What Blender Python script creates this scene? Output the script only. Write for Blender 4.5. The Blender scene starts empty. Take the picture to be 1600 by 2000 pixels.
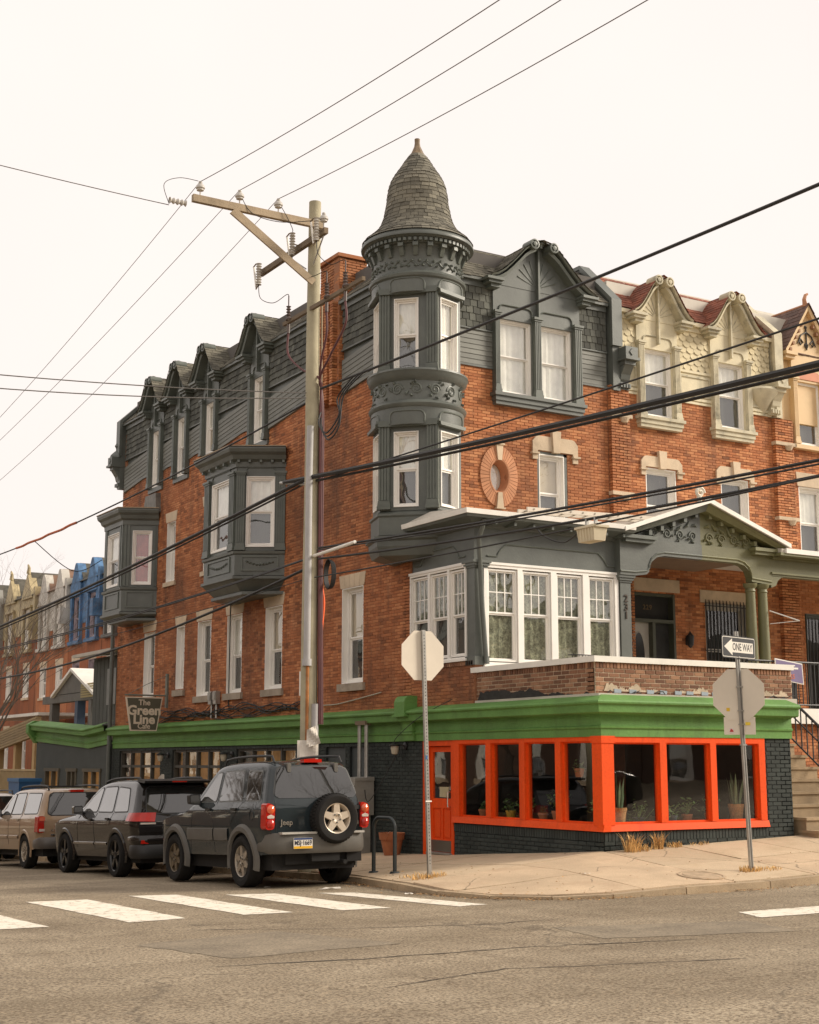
import bpy, bmesh, math, random
from mathutils import Vector, Matrix
SC = bpy.context.scene
COL = SC.collection
RN = random.Random(11)
PI = math.pi

# ---------------------------------------------------------------- camera
# world: X runs along the side street (to the right, away), Y along the parked-car street (to the left, away)
# origin = front corner of the cafe storefront
cam = bpy.data.cameras.new('camera'); cam_o = bpy.data.objects.new('camera', cam); COL.objects.link(cam_o)
cam.sensor_fit = 'HORIZONTAL'; cam.sensor_width = 36.0; cam.lens = 36.0 * 2804 / 1600
cam.clip_start = .1; cam.clip_end = 3000
cam_o.location = (-14.505, -18.107, 1.85)
cam_o.rotation_euler = (PI / 2 + math.atan(490 / 2804), 0, -math.radians(31.16))
SC.camera = cam_o
SC.view_settings.view_transform = 'Standard'; SC.view_settings.look = 'None'
SC.view_settings.gamma = 1; SC.view_settings.exposure = 0.90; SC.view_settings.use_curve_mapping = False

# ---------------------------------------------------------------- sky (bright thin overcast) and sun
SUN_EL, SUN_AZ = math.radians(28), math.radians(118)       # azimuth clockwise from +Y
w = bpy.data.worlds.new('World'); SC.world = w; w.use_nodes = True
nt = w.node_tree; nt.nodes.clear()
out = nt.nodes.new('ShaderNodeOutputWorld'); sky = nt.nodes.new('ShaderNodeTexSky')
sky.sky_type = 'NISHITA'; sky.sun_disc = False; sky.sun_elevation = SUN_EL; sky.sun_rotation = SUN_AZ
sky.air_density = 1.0; sky.dust_density = 4.0
b1 = nt.nodes.new('ShaderNodeBackground'); b1.inputs[1].default_value = .05
b2 = nt.nodes.new('ShaderNodeBackground'); b2.inputs[0].default_value = (1.0, .915, .862, 1); b2.inputs[1].default_value = .578
nz = nt.nodes.new('ShaderNodeTexNoise'); nz.inputs['Scale'].default_value = 1.6; nz.inputs['Detail'].default_value = 4
mr = nt.nodes.new('ShaderNodeMapRange'); mr.inputs[1].default_value = .3; mr.inputs[2].default_value = .7
mr.inputs[3].default_value = .88; mr.inputs[4].default_value = 1.0
mx = nt.nodes.new('ShaderNodeMixShader')
nt.links.new(nz.outputs[0], mr.inputs[0]); nt.links.new(mr.outputs[0], mx.inputs[0])
nt.links.new(sky.outputs[0], b1.inputs[0]); nt.links.new(b1.outputs[0], mx.inputs[1]); nt.links.new(b2.outputs[0], mx.inputs[2])
nt.links.new(mx.outputs[0], out.inputs[0])
sl = bpy.data.lights.new('sun', 'SUN'); sl.energy = 2.2; sl.angle = math.radians(20); sl.color = (1, .90, .76)
so = bpy.data.objects.new('sun', sl); COL.objects.link(so); so.location = (20, -30, 40)
sd = Vector((math.sin(SUN_AZ) * math.cos(SUN_EL), math.cos(SUN_AZ) * math.cos(SUN_EL), math.sin(SUN_EL)))
so.rotation_euler = sd.to_track_quat('Z', 'Y').to_euler()

# ---------------------------------------------------------------- helpers
def V(*a): return Vector(a)
class Fr:                                   # wall frame: u along the wall, d out of the wall, z up
    def __init__(s, o, u, d): s.o, s.u, s.d = Vector(o), Vector(u).normalized(), Vector(d).normalized()
    def __call__(s, u, d, z): return s.o + s.u * u + s.d * d + Vector((0, 0, z))
WF = Fr((0, 0, 0), (1, 0, 0), (0, 1, 0))
SIDE = Fr((0, 0, 0), (0, 1, 0), (-1, 0, 0))            # long flank along Y, u = Y
def FRONT(y): return Fr((0, y, 0), (1, 0, 0), (0, -1, 0))   # fronts along X, u = X
def FAC2(p, q):                              # frame with u from p to q, d to the right-hand outside
    u = Vector((q[0] - p[0], q[1] - p[1], 0)).normalized(); return Fr((p[0], p[1], 0), u, (u.y, -u.x, 0))

def tagp(o, label=None, cat=None, group=None, kind=None):
    if label: o['label'] = label
    if cat: o['category'] = cat
    if group: o['group'] = group
    if kind: o['kind'] = kind
    return o
def thing(name, loc, label, cat, group=None, rot=(0, 0, 0)):
    o = bpy.data.objects.new(name, None); COL.objects.link(o); o.empty_display_size = .3
    o.location = loc; o.rotation_euler = rot
    return tagp(o, label, cat, group)
def put(o, parent, local=False):
    COL.objects.link(o)
    if parent is not None:
        o.parent = parent
        if not local:
            m = Matrix.Identity(4); p = parent
            if p.type == 'EMPTY': m = Matrix.Translation(-p.location)
            o.matrix_parent_inverse = m
    return o
class MB:
    def __init__(s, fr=WF): s.fr = fr; s.v = []; s.f = []; s.c = []; s.m = []
    def fc(s, idx, r=0.): s.f.append(idx); s.c.append(r)
    def poly(s, pts, r=0.):
        n = len(s.v); s.v += [s.fr(*p) for p in pts]; s.fc(tuple(range(n, n + len(pts))), r); return s
    def hexa(s, p, r=0.):                    # p: 4 bottom then 4 top
        n = len(s.v); s.v += [s.fr(*q) for q in p]
        for q in ((3, 2, 1, 0), (4, 5, 6, 7), (0, 1, 5, 4), (1, 2, 6, 5), (2, 3, 7, 6), (3, 0, 4, 7)): s.fc(tuple(n + i for i in q), r)
        return s
    def box(s, u0, u1, d0, d1, z0, z1, r=0.):
        return s.hexa([(u0, d0, z0), (u1, d0, z0), (u1, d1, z0), (u0, d1, z0), (u0, d0, z1), (u1, d0, z1), (u1, d1, z1), (u0, d1, z1)], r)
    def brick(s, u0, u1, d0, d1, z0, z1, r=0., b=.004):       # five faces, front slightly smaller
        n = len(s.v)
        for (a, e, d) in ((0, 0, d0), (b, b, d1)):
            for (u, z) in ((u0 + a, z0 + e), (u1 - a, z0 + e), (u1 - a, z1 - e), (u0 + a, z1 - e)): s.v.append(s.fr(u, d, z))
        for q in ((4, 5, 6, 7), (0, 1, 5, 4), (1, 2, 6, 5), (2, 3, 7, 6), (3, 0, 4, 7)): s.fc(tuple(n + i for i in q), r)
    def prism(s, pts, d0, d1, r=0.):         # polygon in (u,z)
        n = len(s.v); k = len(pts)
        s.v += [s.fr(u, d0, z) for u, z in pts] + [s.fr(u, d1, z) for u, z in pts]
        s.fc(tuple(range(n, n + k)), r); s.fc(tuple(range(n + 2 * k - 1, n + k - 1, -1)), r)
        for i in range(k): j = (i + 1) % k; s.fc((n + i, n + j, n + k + j, n + k + i), r)
        return s
    def prismz(s, pts, z0, z1, r=0.):        # polygon in (u,d)
        n = len(s.v); k = len(pts)
        s.v += [s.fr(u, d, z0) for u, d in pts] + [s.fr(u, d, z1) for u, d in pts]
        s.fc(tuple(range(n, n + k)), r); s.fc(tuple(range(n + 2 * k - 1, n + k - 1, -1)), r)
        for i in range(k): j = (i + 1) % k; s.fc((n + i, n + j, n + k + j, n + k + i), r)
        return s
    def grid(s, fn, na, nb, r=0.):           # fn(i,j)->(u,d,z)
        n = len(s.v)
        for i in range(na + 1):
            for j in range(nb + 1): s.v.append(s.fr(*fn(i, j)))
        for i in range(na):
            for j in range(nb): a = n + i * (nb + 1) + j; s.fc((a, a + 1, a + nb + 2, a + nb + 1), r)
        return s
    def tube(s, path, r, n=8, cap=True):
        P = [s.fr(*p) for p in path]; base = len(s.v); k = len(P)
        rr = r if isinstance(r, (list, tuple)) else [r] * k
        up = None
        for i in range(k):
            t = (P[min(i + 1, k - 1)] - P[max(i - 1, 0)]).normalized()
            if up is None: up = V(0, 0, 1) if abs(t.z) < .9 else V(1, 0, 0)
            a = t.cross(up).normalized(); b = a.cross(t).normalized(); up = b
            for j in range(n):
                q = 2 * PI * j / n; s.v.append(P[i] + (a * math.cos(q) + b * math.sin(q)) * rr[i])
        for i in range(k - 1):
            for j in range(n): j2 = (j + 1) % n; s.fc((base + i * n + j, base + i * n + j2, base + (i + 1) * n + j2, base + (i + 1) * n + j))
        if cap:
            s.fc(tuple(base + j for j in range(n))[::-1]); s.fc(tuple(base + (k - 1) * n + j for j in range(n)))
        return s
    def lathe(s, prof, c=(0, 0), n=32, a0=0, a1=2 * PI, axis='z', r=0.):   # prof: (radius, height)
        base = len(s.v); k = len(prof); full = abs(a1 - a0 - 2 * PI) < 1e-6; m = n if full else n + 1
        for (q, h) in prof:
            for j in range(m):
                t = a0 + (a1 - a0) * j / n; x, y = q * math.cos(t), q * math.sin(t)
                s.v.append(s.fr(c[0] + x, c[1] + y, h) if axis == 'z' else (s.fr(h, c[0] + x, c[1] + y) if axis == 'u' else s.fr(c[0] + x, h, c[1] + y)))
        for i in range(k - 1):
            for j in range(n): j2 = (j + 1) % m; s.fc((base + i * m + j, base + i * m + j2, base + (i + 1) * m + j2, base + (i + 1) * m + j), r)
        return s
    def sweep(s, path, prof, ends=True, r=0.):      # path in plan (u,d), outside on the right when walking it; prof (out,z)
        k = len(path); base = len(s.v); m = len(prof)
        P = [Vector((p[0], p[1])) for p in path]
        for i in range(k):
            a = (P[i] - P[i - 1]).normalized() if i else None
            b = (P[i + 1] - P[i]).normalized() if i < k - 1 else None
            na = Vector((a.y, -a.x)) if a else None; nb = Vector((b.y, -b.x)) if b else None
            if na is None: nn = nb
            elif nb is None: nn = na
            else:
                nn = (na + nb).normalized(); nn = nn / max(.3, nn.dot(na))
            for (o, z) in prof: s.v.append(s.fr(P[i].x + nn.x * o, P[i].y + nn.y * o, z))
        for i in range(k - 1):
            for j in range(m - 1): q = base + i * m + j; s.fc((q, q + m, q + m + 1, q + 1), r)
        if ends:
            s.fc(tuple(base + j for j in range(m))); s.fc(tuple(base + (k - 1) * m + j for j in range(m))[::-1])
        return s
    def mesh(s, name, smooth=False):
        me = bpy.data.meshes.new(name); me.from_pydata([tuple(v) for v in s.v], [], s.f)
        at = me.attributes.new('rnd', 'FLOAT', 'FACE'); at.data.foreach_set('value', s.c)
        if smooth:
            me.polygons.foreach_set('use_smooth', [True] * len(me.polygons))
            me.set_sharp_from_angle(angle=math.radians(38))
        me.update(); return me
    def build(s, name, m, parent=None, smooth=False, kind=None, label=None, local=False):
        me = s.mesh(name, smooth); me.materials.append(m)
        o = bpy.data.objects.new(name, me); put(o, parent, local)
        return tagp(o, label, None, None, kind)
UNIT = {}
def unit(m):                                  # shared box, base at 0..1 in u, d, z with softened front
    if m.name not in UNIT:
        b = MB(); b.brick(0, 1, 0, 1, 0, 1, 0., .03); me = b.mesh('piece'); me.materials.append(m); UNIT[m.name] = me
    return UNIT[m.name]
def piece(name, m, fr, u0, u1, d0, d1, z0, z1, parent, tilt=0.):
    o = bpy.data.objects.new(name, unit(m)); put(o, parent)
    X, Y, Z = fr.u * (u1 - u0), fr.d * (d1 - d0), Vector((0, 0, z1 - z0))
    if tilt: Z = Z - fr.d * tilt
    p = fr(u0, d0, z0) + fr.d * tilt * 0
    o.matrix_basis = Matrix(((X.x, Y.x, Z.x, p.x), (X.y, Y.y, Z.y, p.y), (X.z, Y.z, Z.z, p.z), (0, 0, 0, 1)))
    return o

# ---------------------------------------------------------------- materials
MATS = {}
def mat(name, c, rough=.6, var=.10, ns=2.5, piece=0., bump=0., bs=40., metal=0., stain=0., stc=None, sts=.7, coat=0., spec=.5, streak=False, fine=0., fs=90., crack=0., cs=.6):
    if name in MATS: return MATS[name]
    m = bpy.data.materials.new(name); m.use_nodes = True; t = m.node_tree; N = t.nodes; Lk = t.links.new
    p = N['Principled BSDF']; p.inputs['Roughness'].default_value = rough; p.inputs['Metallic'].default_value = metal
    p.inputs['Specular IOR Level'].default_value = spec
    if coat: p.inputs['Coat Weight'].default_value = coat; p.inputs['Coat Roughness'].default_value = .025
    g = N.new('ShaderNodeNewGeometry')
    def noise(scale, det=5, vec=None, rg=.6):
        n = N.new('ShaderNodeTexNoise'); n.inputs['Scale'].default_value = scale; n.inputs['Detail'].default_value = det; n.inputs['Roughness'].default_value = rg
        Lk(vec or g.outputs['Position'], n.inputs['Vector']); return n.outputs[0]
    def mrange(v, a, b, x, y):
        n = N.new('ShaderNodeMapRange'); n.inputs[1].default_value = a; n.inputs[2].default_value = b; n.inputs[3].default_value = x; n.inputs[4].default_value = y
        Lk(v, n.inputs[0]); return n.outputs[0]
    def math_(op, a, b):
        n = N.new('ShaderNodeMath'); n.operation = op
        for i, q in enumerate((a, b)):
            if isinstance(q, (int, float)): n.inputs[i].default_value = q
            else: Lk(q, n.inputs[i])
        return n.outputs[0]
    f = mrange(noise(ns), .3, .7, 1 - var, 1 + var)
    if fine: f = math_('MULTIPLY', f, mrange(noise(fs, 3), .3, .7, 1 - fine, 1 + fine))
    if piece:
        at = N.new('ShaderNodeAttribute'); at.attribute_name = 'rnd'; oi = N.new('ShaderNodeObjectInfo')
        r = math_('FRACT', math_('ADD', at.outputs['Fac'], oi.outputs['Random']), 0)
        f = math_('MULTIPLY', f, mrange(r, 0, 1, 1 - piece, 1 + piece))
    vm = N.new('ShaderNodeVectorMath'); vm.operation = 'SCALE'; vm.inputs[0].default_value = c; Lk(f, vm.inputs['Scale'])
    colr = vm.outputs[0]
    if stain:
        vec = None
        if streak:
            mp = N.new('ShaderNodeMapping'); mp.inputs['Scale'].default_value = (1, 1, .12); Lk(g.outputs['Position'], mp.inputs[0]); vec = mp.outputs[0]
        k = mrange(noise(sts, 7, vec, .7), .52, .72, 0, stain)
        mi = N.new('ShaderNodeMix'); mi.data_type = 'RGBA'; Lk(k, mi.inputs[0]); Lk(colr, mi.inputs[6]); mi.inputs[7].default_value = (*(stc or [q * .3 for q in c]), 1)
        colr = mi.outputs[2]
    if crack:
        wn = N.new('ShaderNodeTexNoise'); wn.inputs['Scale'].default_value = 1.7; wn.inputs['Detail'].default_value = 6; Lk(g.outputs['Position'], wn.inputs['Vector'])
        mv = N.new('ShaderNodeMix'); mv.data_type = 'VECTOR'; mv.inputs[0].default_value = .3; Lk(g.outputs['Position'], mv.inputs[4]); Lk(wn.outputs['Color'], mv.inputs[5])
        vo = N.new('ShaderNodeTexVoronoi'); vo.feature = 'DISTANCE_TO_EDGE'; vo.inputs['Scale'].default_value = cs; Lk(mv.outputs[1], vo.inputs['Vector'])
        k = math_('MULTIPLY', mrange(vo.outputs['Distance'], 0, .007, crack, 0), mrange(noise(.7, 3), .46, .54, 0, 1))
        mi = N.new('ShaderNodeMix'); mi.data_type = 'RGBA'; Lk(k, mi.inputs[0]); Lk(colr, mi.inputs[6]); mi.inputs[7].default_value = (*[q * .25 for q in c], 1); colr = mi.outputs[2]
    Lk(colr, p.inputs['Base Color'])
    if bump:
        bn = N.new('ShaderNodeBump'); bn.inputs['Strength'].default_value = bump; bn.inputs['Distance'].default_value = .02
        Lk(noise(bs, 4), bn.inputs['Height']); Lk(bn.outputs[0], p.inputs['Normal'])
    MATS[name] = m; return m
def glass(name, tint=(1, 1, 1), ior=1.55, wav=.02, gain=1.0):
    if name in MATS: return MATS[name]
    m = bpy.data.materials.new(name); m.use_nodes = True; t = m.node_tree; N = t.nodes; N.clear(); Lk = t.links.new
    o = N.new('ShaderNodeOutputMaterial'); tr = N.new('ShaderNodeBsdfTransparent'); tr.inputs[0].default_value = (*tint, 1)
    gl = N.new('ShaderNodeBsdfGlossy'); gl.inputs['Roughness'].default_value = .015; gl.inputs[0].default_value = (1, 1, 1, 1)
    mx = N.new('ShaderNodeMixShader'); gi = N.new('ShaderNodeNewGeometry')
    def mt(op, *a, clamp=False):
        n = N.new('ShaderNodeMath'); n.operation = op; n.use_clamp = clamp
        for i, q in enumerate(a):
            if isinstance(q, (int, float)): n.inputs[i].default_value = q
            else: Lk(q, n.inputs[i])
        return n.outputs[0]
    dp = N.new('ShaderNodeVectorMath'); dp.operation = 'DOT_PRODUCT'; Lk(gi.outputs['Normal'], dp.inputs[0]); Lk(gi.outputs['Incoming'], dp.inputs[1])
    f0 = ((ior - 1) / (ior + 1)) ** 2 * 2 * gain       # two faces of the pane
    ml_ = mt('ADD', mt('MULTIPLY', mt('POWER', mt('SUBTRACT', 1., mt('ABSOLUTE', dp.outputs['Value'])), 5.), 1 - f0), f0, clamp=True)
    g = N.new('ShaderNodeNewGeometry'); n = N.new('ShaderNodeTexNoise'); n.inputs['Scale'].default_value = 2.2; n.inputs['Detail'].default_value = 1
    b = N.new('ShaderNodeBump'); b.inputs['Strength'].default_value = wav; b.inputs['Distance'].default_value = .3
    Lk(g.outputs['Position'], n.inputs['Vector']); Lk(n.outputs[0], b.inputs['Height']); Lk(b.outputs[0], gl.inputs['Normal'])
    Lk(ml_, mx.inputs[0]); Lk(tr.outputs[0], mx.inputs[1]); Lk(gl.outputs[0], mx.inputs[2]); Lk(mx.outputs[0], o.inputs[0])
    MATS[name] = m; return m
def emit(name, c, s):
    m = bpy.data.materials.new(name); m.use_nodes = True; p = m.node_tree.nodes['Principled BSDF']
    p.inputs['Base Color'].default_value = (*c, 1); p.inputs['Emission Color'].default_value = (*c, 1); p.inputs['Emission Strength'].default_value = s; return m

def brick_mat(name, c1, c2, soot=.55, sootc=(.055, .035, .025), ss=.55, rough=.85):
    m = bpy.data.materials.new(name); m.use_nodes = True; t = m.node_tree; N = t.nodes; Lk = t.links.new
    p = N['Principled BSDF']; p.inputs['Roughness'].default_value = rough
    g = N.new('ShaderNodeNewGeometry'); at = N.new('ShaderNodeAttribute'); at.attribute_name = 'rnd'; oi = N.new('ShaderNodeObjectInfo')
    ad = N.new('ShaderNodeMath'); ad.operation = 'ADD'; Lk(at.outputs['Fac'], ad.inputs[0]); Lk(oi.outputs['Random'], ad.inputs[1])
    fr = N.new('ShaderNodeMath'); fr.operation = 'FRACT'; Lk(ad.outputs[0], fr.inputs[0])
    cr = N.new('ShaderNodeValToRGB'); e = cr.color_ramp.elements; e[0].position = 0; e[0].color = (*[q * .42 for q in c1], 1); e[1].position = 1; e[1].color = (*c2, 1)
    q = e.new(.13); q.color = (*[v * .78 for v in c1], 1); q = e.new(.45); q.color = (*c1, 1)
    Lk(fr.outputs[0], cr.inputs[0])
    def noise(sc, det=6, z=1.):
        mp = N.new('ShaderNodeMapping'); mp.inputs['Scale'].default_value = (1, 1, z); Lk(g.outputs['Position'], mp.inputs[0])
        n = N.new('ShaderNodeTexNoise'); n.inputs['Scale'].default_value = sc; n.inputs['Detail'].default_value = det; n.inputs['Roughness'].default_value = .68; Lk(mp.outputs[0], n.inputs['Vector']); return n.outputs[0]
    def mixc(k, a, b):
        n = N.new('ShaderNodeMix'); n.data_type = 'RGBA'; Lk(k, n.inputs[0]); Lk(a, n.inputs[6])
        if isinstance(b, tuple): n.inputs[7].default_value = (*b, 1)
        else: Lk(b, n.inputs[7])
        return n.outputs[2]
    def mrg(v, a, b, x, y):
        n = N.new('ShaderNodeMapRange'); n.inputs[1].default_value = a; n.inputs[2].default_value = b; n.inputs[3].default_value = x; n.inputs[4].default_value = y; Lk(v, n.inputs[0]); return n.outputs[0]
    col = mixc(mrg(noise(.22, 4), .40, .68, 0, .55), cr.outputs[0], tuple(q * .52 for q in c1))
    col = mixc(mrg(noise(ss, 7, .5), .5, .74, 0, soot), col, sootc)
    col = mixc(mrg(noise(2.6, 5, .2), .49, .70, 0, soot * .75), col, sootc)
    col = mixc(mrg(noise(1.3, 6), .58, .75, 0, .35), col, (.62, .36, .20))
    col = mixc(mrg(noise(45, 3), .35, .75, 0, .3), col, tuple(q * .55 for q in c1))
    Lk(col, p.inputs['Base Color'])
    b = N.new('ShaderNodeBump'); b.inputs['Strength'].default_value = .4; b.inputs['Distance'].default_value = .008; Lk(noise(70, 3), b.inputs['Height']); Lk(b.outputs[0], p.inputs['Normal'])
    MATS[name] = m; return m

TRIM = mat('trim_paint_slate_green', (.110, .120, .106), .42, .20, 1.6, bump=.12, bs=30, stain=.3, stc=(.10, .105, .085), sts=1.3, streak=True)
TRIM2 = mat('trim_paint_slate_green_relief', (.114, .127, .108), .42, .16, 3., bump=.1, bs=60)
SIDING = mat('clapboard_slate_green', (.15, .152, .128), .55, .12, 1.2, piece=.10, bump=.1, bs=20, stain=.25, sts=1.1, streak=True)
SHING = mat('wall_shingle_dark', (.095, .098, .082), .85, .2, 2, piece=.38, bump=.3, bs=50)
ROOFM = mat('roof_shingle_grey', (.15, .138, .105), .9, .22, 1.2, piece=.38, bump=.35, bs=60, fine=.25, stain=.35, stc=(.07, .065, .05), sts=.9)
WHITE = mat('window_paint_white', (.86, .83, .77), .45, .05, 2, stain=.12, stc=(.5, .45, .36), sts=1.8, streak=True)
CREAMW = mat('weathered_cream_wood', (.76, .70, .58), .6, .12, 2, bump=.15, bs=25, stain=.35, stc=(.36, .28, .17), sts=2)
STONE = mat('lintel_stone', (.58, .46, .32), .8, .12, 3, piece=.1, bump=.2, bs=40, stain=.5, stc=(.24, .19, .13), sts=1.6)
STONED = mat('sill_stone', (.36, .30, .23), .85, .18, 3, bump=.2, bs=40, stain=.5, stc=(.14, .11, .08), sts=2)
MORTAR = mat('mortar', (.34, .15, .075), .9, .15, 3, bump=.2, bs=60, stain=.35, stc=(.05, .035, .025), sts=.55)
BRICK = brick_mat('brick_orange', (.52, .185, .066), (.68, .30, .125), soot=.55)
BRICKL = brick_mat('brick_orange_flank', (.48, .165, .058), (.64, .27, .11), soot=.85, ss=.36)
BRICKP = brick_mat('brick_parapet', (.26, .115, .06), (.47, .25, .14), soot=.35)
MORTARP = mat('mortar_pale', (.52, .40, .28), .9, .2, 4, bump=.2, bs=60)
DKBR = mat('painted_brick_dark', (.038, .046, .042), .75, .15, 2, spec=.25, piece=.16, bump=.25, bs=60, stain=.2, stc=(.10, .10, .09), sts=1.4)
DKMO = mat('painted_joint_dark', (.018, .022, .020), .7, .15, 3)
GREEN = mat('cornice_green', (.125, .265, .068), .6, .20, 1.1, spec=.3, bump=.3, bs=14, fine=.10, fs=22, stain=.5, stc=(.075, .13, .045), sts=1.6, streak=True)
ORANGE = mat('orange_paint', (.80, .082, .008), .6, spec=.2, var=.08, ns=1.6, bump=.08, bs=25, fine=.08, fs=25, stain=.45, stc=(.42, .04, .008), sts=2.2, streak=True)
PANE = glass('window_glass', (.95, .96, .94), 1.6, .03, 1.5)
PANED = glass('window_glass_plain', (.90, .92, .90), 1.5, .004, 1.3)
SHEER = mat('curtain_sheer', (.88, .86, .80), .9, .1, 4, bump=.25, bs=9)
DARKC = mat('window_dark_room', (.03, .03, .028), .9, .5, 1.5)  # dark colour stands in for the shade of unlit rooms
SCREEN = mat('insect_screen_grey', (.085, .088, .082), .9, .2, 1.2)
BLIND = mat('roller_blind', (.58, .49, .36), .8, .06, 2)
PINK = mat('red_curtain', (.42, .10, .085), .9, .2, 5)
LACE = mat('lace_curtain_green', (.24, .245, .175), .95, .5, 9, fine=.5, fs=28, bump=.4, bs=20)
BLACK = mat('black_metal', (.02, .02, .02), .45, .1)
STEEL = mat('galvanised_steel', (.42, .41, .38), .42, .15, 8, metal=.7)
# ================================================================ GROUND
def sstep(a, b, x): t = min(1, max(0, (x - a) / (b - a))); return t * t * (3 - 2 * t)
def zr(x, y):                                # road surface
    h = -.02 * (y - 2.2) if y < 2.2 else -.036 * (min(y, 160) - 2.2)
    if y < -25: h = .02 * 27.2
    q = min(40, max(0, x + 1)); return h + .030 * q * sstep(-1, 3, x) + .0
KERB = [(-3.3, 160), (-3.3, 30), (-3.3, 14), (-3.3, 5), (-3.32, 3), (-3.45, 1.6), (-3.66, .2), (-3.74, -1.0), (-3.55, -2.0), (-3.0, -2.65), (-2.2, -2.93), (-1.0, -3.0), (.5, -3.06), (2, -3.1), (4.5, -3.12), (20, -3.15), (80, -3.15)]
WALL = [(0, 160, -.036 * 155 + .18), (0, 5.18, .178), (0, 4.3, .205), (0, 0, .487), (4.1, 0, .626), (6.0, 0, .66), (80, 0, 3.1)]
def near(pl, x, y):
    best = (1e9, 0)
    for a, b in zip(pl, pl[1:]):
        dx, dy = b[0] - a[0], b[1] - a[1]; t = min(1, max(0, ((x - a[0]) * dx + (y - a[1]) * dy) / (dx * dx + dy * dy + 1e-12)))
        px, py = a[0] + t * dx, a[1] + t * dy; d = math.hypot(x - px, y - py)
        if d < best[0]: best = (d, a[2] + t * (b[2] - a[2]) if len(a) > 2 else 0, px, py)
    return best
def kz(x, y):                                # kerb top
    d = math.hypot(x + 3.2, y + 2.2); return zr(x, y) + .10 - .065 * (1 - sstep(.6, 2.6, d))
def zs(x, y):                                # sidewalk surface
    a = near(KERB, x, y); b = near(WALL, x, y); zk = kz(a[2], a[3])
    return (zk * b[0] + b[1] * a[0]) / max(1e-6, a[0] + b[0])

def asphalt():
    m = bpy.data.materials.new('asphalt'); m.use_nodes = True; t = m.node_tree; N = t.nodes; Lk = t.links.new
    p = N['Principled BSDF']; p.inputs['Roughness'].default_value = .88; p.inputs['Specular IOR Level'].default_value = .3
    g = N.new('ShaderNodeNewGeometry')
    def noise(sc, det=6, scl=(1, 1, 1), rg=.65):
        mp = N.new('ShaderNodeMapping'); mp.inputs['Scale'].default_value = scl; Lk(g.outputs['Position'], mp.inputs[0])
        n = N.new('ShaderNodeTexNoise'); n.inputs['Scale'].default_value = sc; n.inputs['Detail'].default_value = det; n.inputs['Roughness'].default_value = rg; Lk(mp.outputs[0], n.inputs['Vector']); return n.outputs[0]
    def mrg(v, a, b, x, y):
        n = N.new('ShaderNodeMapRange'); n.inputs[1].default_value = a; n.inputs[2].default_value = b; n.inputs[3].default_value = x; n.inputs[4].default_value = y; Lk(v, n.inputs[0]); return n.outputs[0]
    def mixc(k, a, b):
        n = N.new('ShaderNodeMix'); n.data_type = 'RGBA'; Lk(k, n.inputs[0])
        for i, q in ((6, a), (7, b)):
            if isinstance(q, tuple): n.inputs[i].default_value = (*q, 1)
            else: Lk(q, n.inputs[i])
        return n.outputs[2]
    c = mixc(mrg(noise(.45, 9, (.55, 1.3, 1)), .40, .60, 0, 1), (.275, .222, .150), (.44, .365, .258))
    c = mixc(mrg(noise(1.1, 6, (2.2, .5, 1)), .5, .75, 0, .55), c, (.19, .150, .10))
    c = mixc(mrg(noise(2.3, 6), .58, .8, 0, .5), c, (.38, .285, .18))
    c = mixc(mrg(noise(40, 2), .42, .60, 0, .85), c, (.105, .074, .045))
    c = mixc(mrg(noise(30, 2), .58, .70, 0, .8), c, (.45, .35, .23))
    # hairline cracks
    mp = N.new('ShaderNodeMapping'); Lk(g.outputs['Position'], mp.inputs[0])
    wn = N.new('ShaderNodeTexNoise'); wn.inputs['Scale'].default_value = 1.5; wn.inputs['Detail'].default_value = 6; Lk(g.outputs['Position'], wn.inputs['Vector'])
    mv = N.new('ShaderNodeMix'); mv.data_type = 'VECTOR'; mv.inputs[0].default_value = .35; Lk(mp.outputs[0], mv.inputs[4]); Lk(wn.outputs['Color'], mv.inputs[5])
    vo = N.new('ShaderNodeTexVoronoi'); vo.feature = 'DISTANCE_TO_EDGE'; vo.inputs['Scale'].default_value = .42; Lk(mv.outputs[1], vo.inputs['Vector'])
    k = mrg(vo.outputs['Distance'], 0, .005, .5, 0)
    mm = N.new('ShaderNodeMath'); mm.operation = 'MULTIPLY'; Lk(k, mm.inputs[0]); Lk(mrg(noise(.5, 3), .44, .54, 0, 1), mm.inputs[1])
    c = mixc(mm.outputs[0], c, (.05, .04, .03))
    Lk(c, p.inputs['Base Color'])
    b = N.new('ShaderNodeBump'); b.inputs['Strength'].default_value = .3; b.inputs['Distance'].default_value = .01; Lk(noise(60, 3), b.inputs['Height']); Lk(b.outputs[0], p.inputs['Normal'])
    return m
ASPH = asphalt()
xs = [-400, -150, -60, -30, -20, -16, -14, -12, -10, -8, -7, -6, -5, -4.5, -4, -3.5, -3, -2, -1, 0, 1, 2, 3, 4, 6, 9, 14, 20, 30, 39, 60, 150, 400]
ys = [-400, -150, -60, -30, -25.01, -25, -22, -18, -14, -10, -8, -6, -5, -4, -3, -2, -1, 0, 1, 2.2, 3, 4, 5, 7, 10, 14, 20, 30, 45, 70, 110, 160, 400]
b = MB(); b.grid(lambda i, j: (xs[i], ys[j], zr(xs[i], ys[j])), len(xs) - 1, len(ys) - 1)
road = b.build('road', ASPH, smooth=True); road['kind'] = 'structure'; road['label'] = 'worn brown grey asphalt of the street junction'

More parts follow.
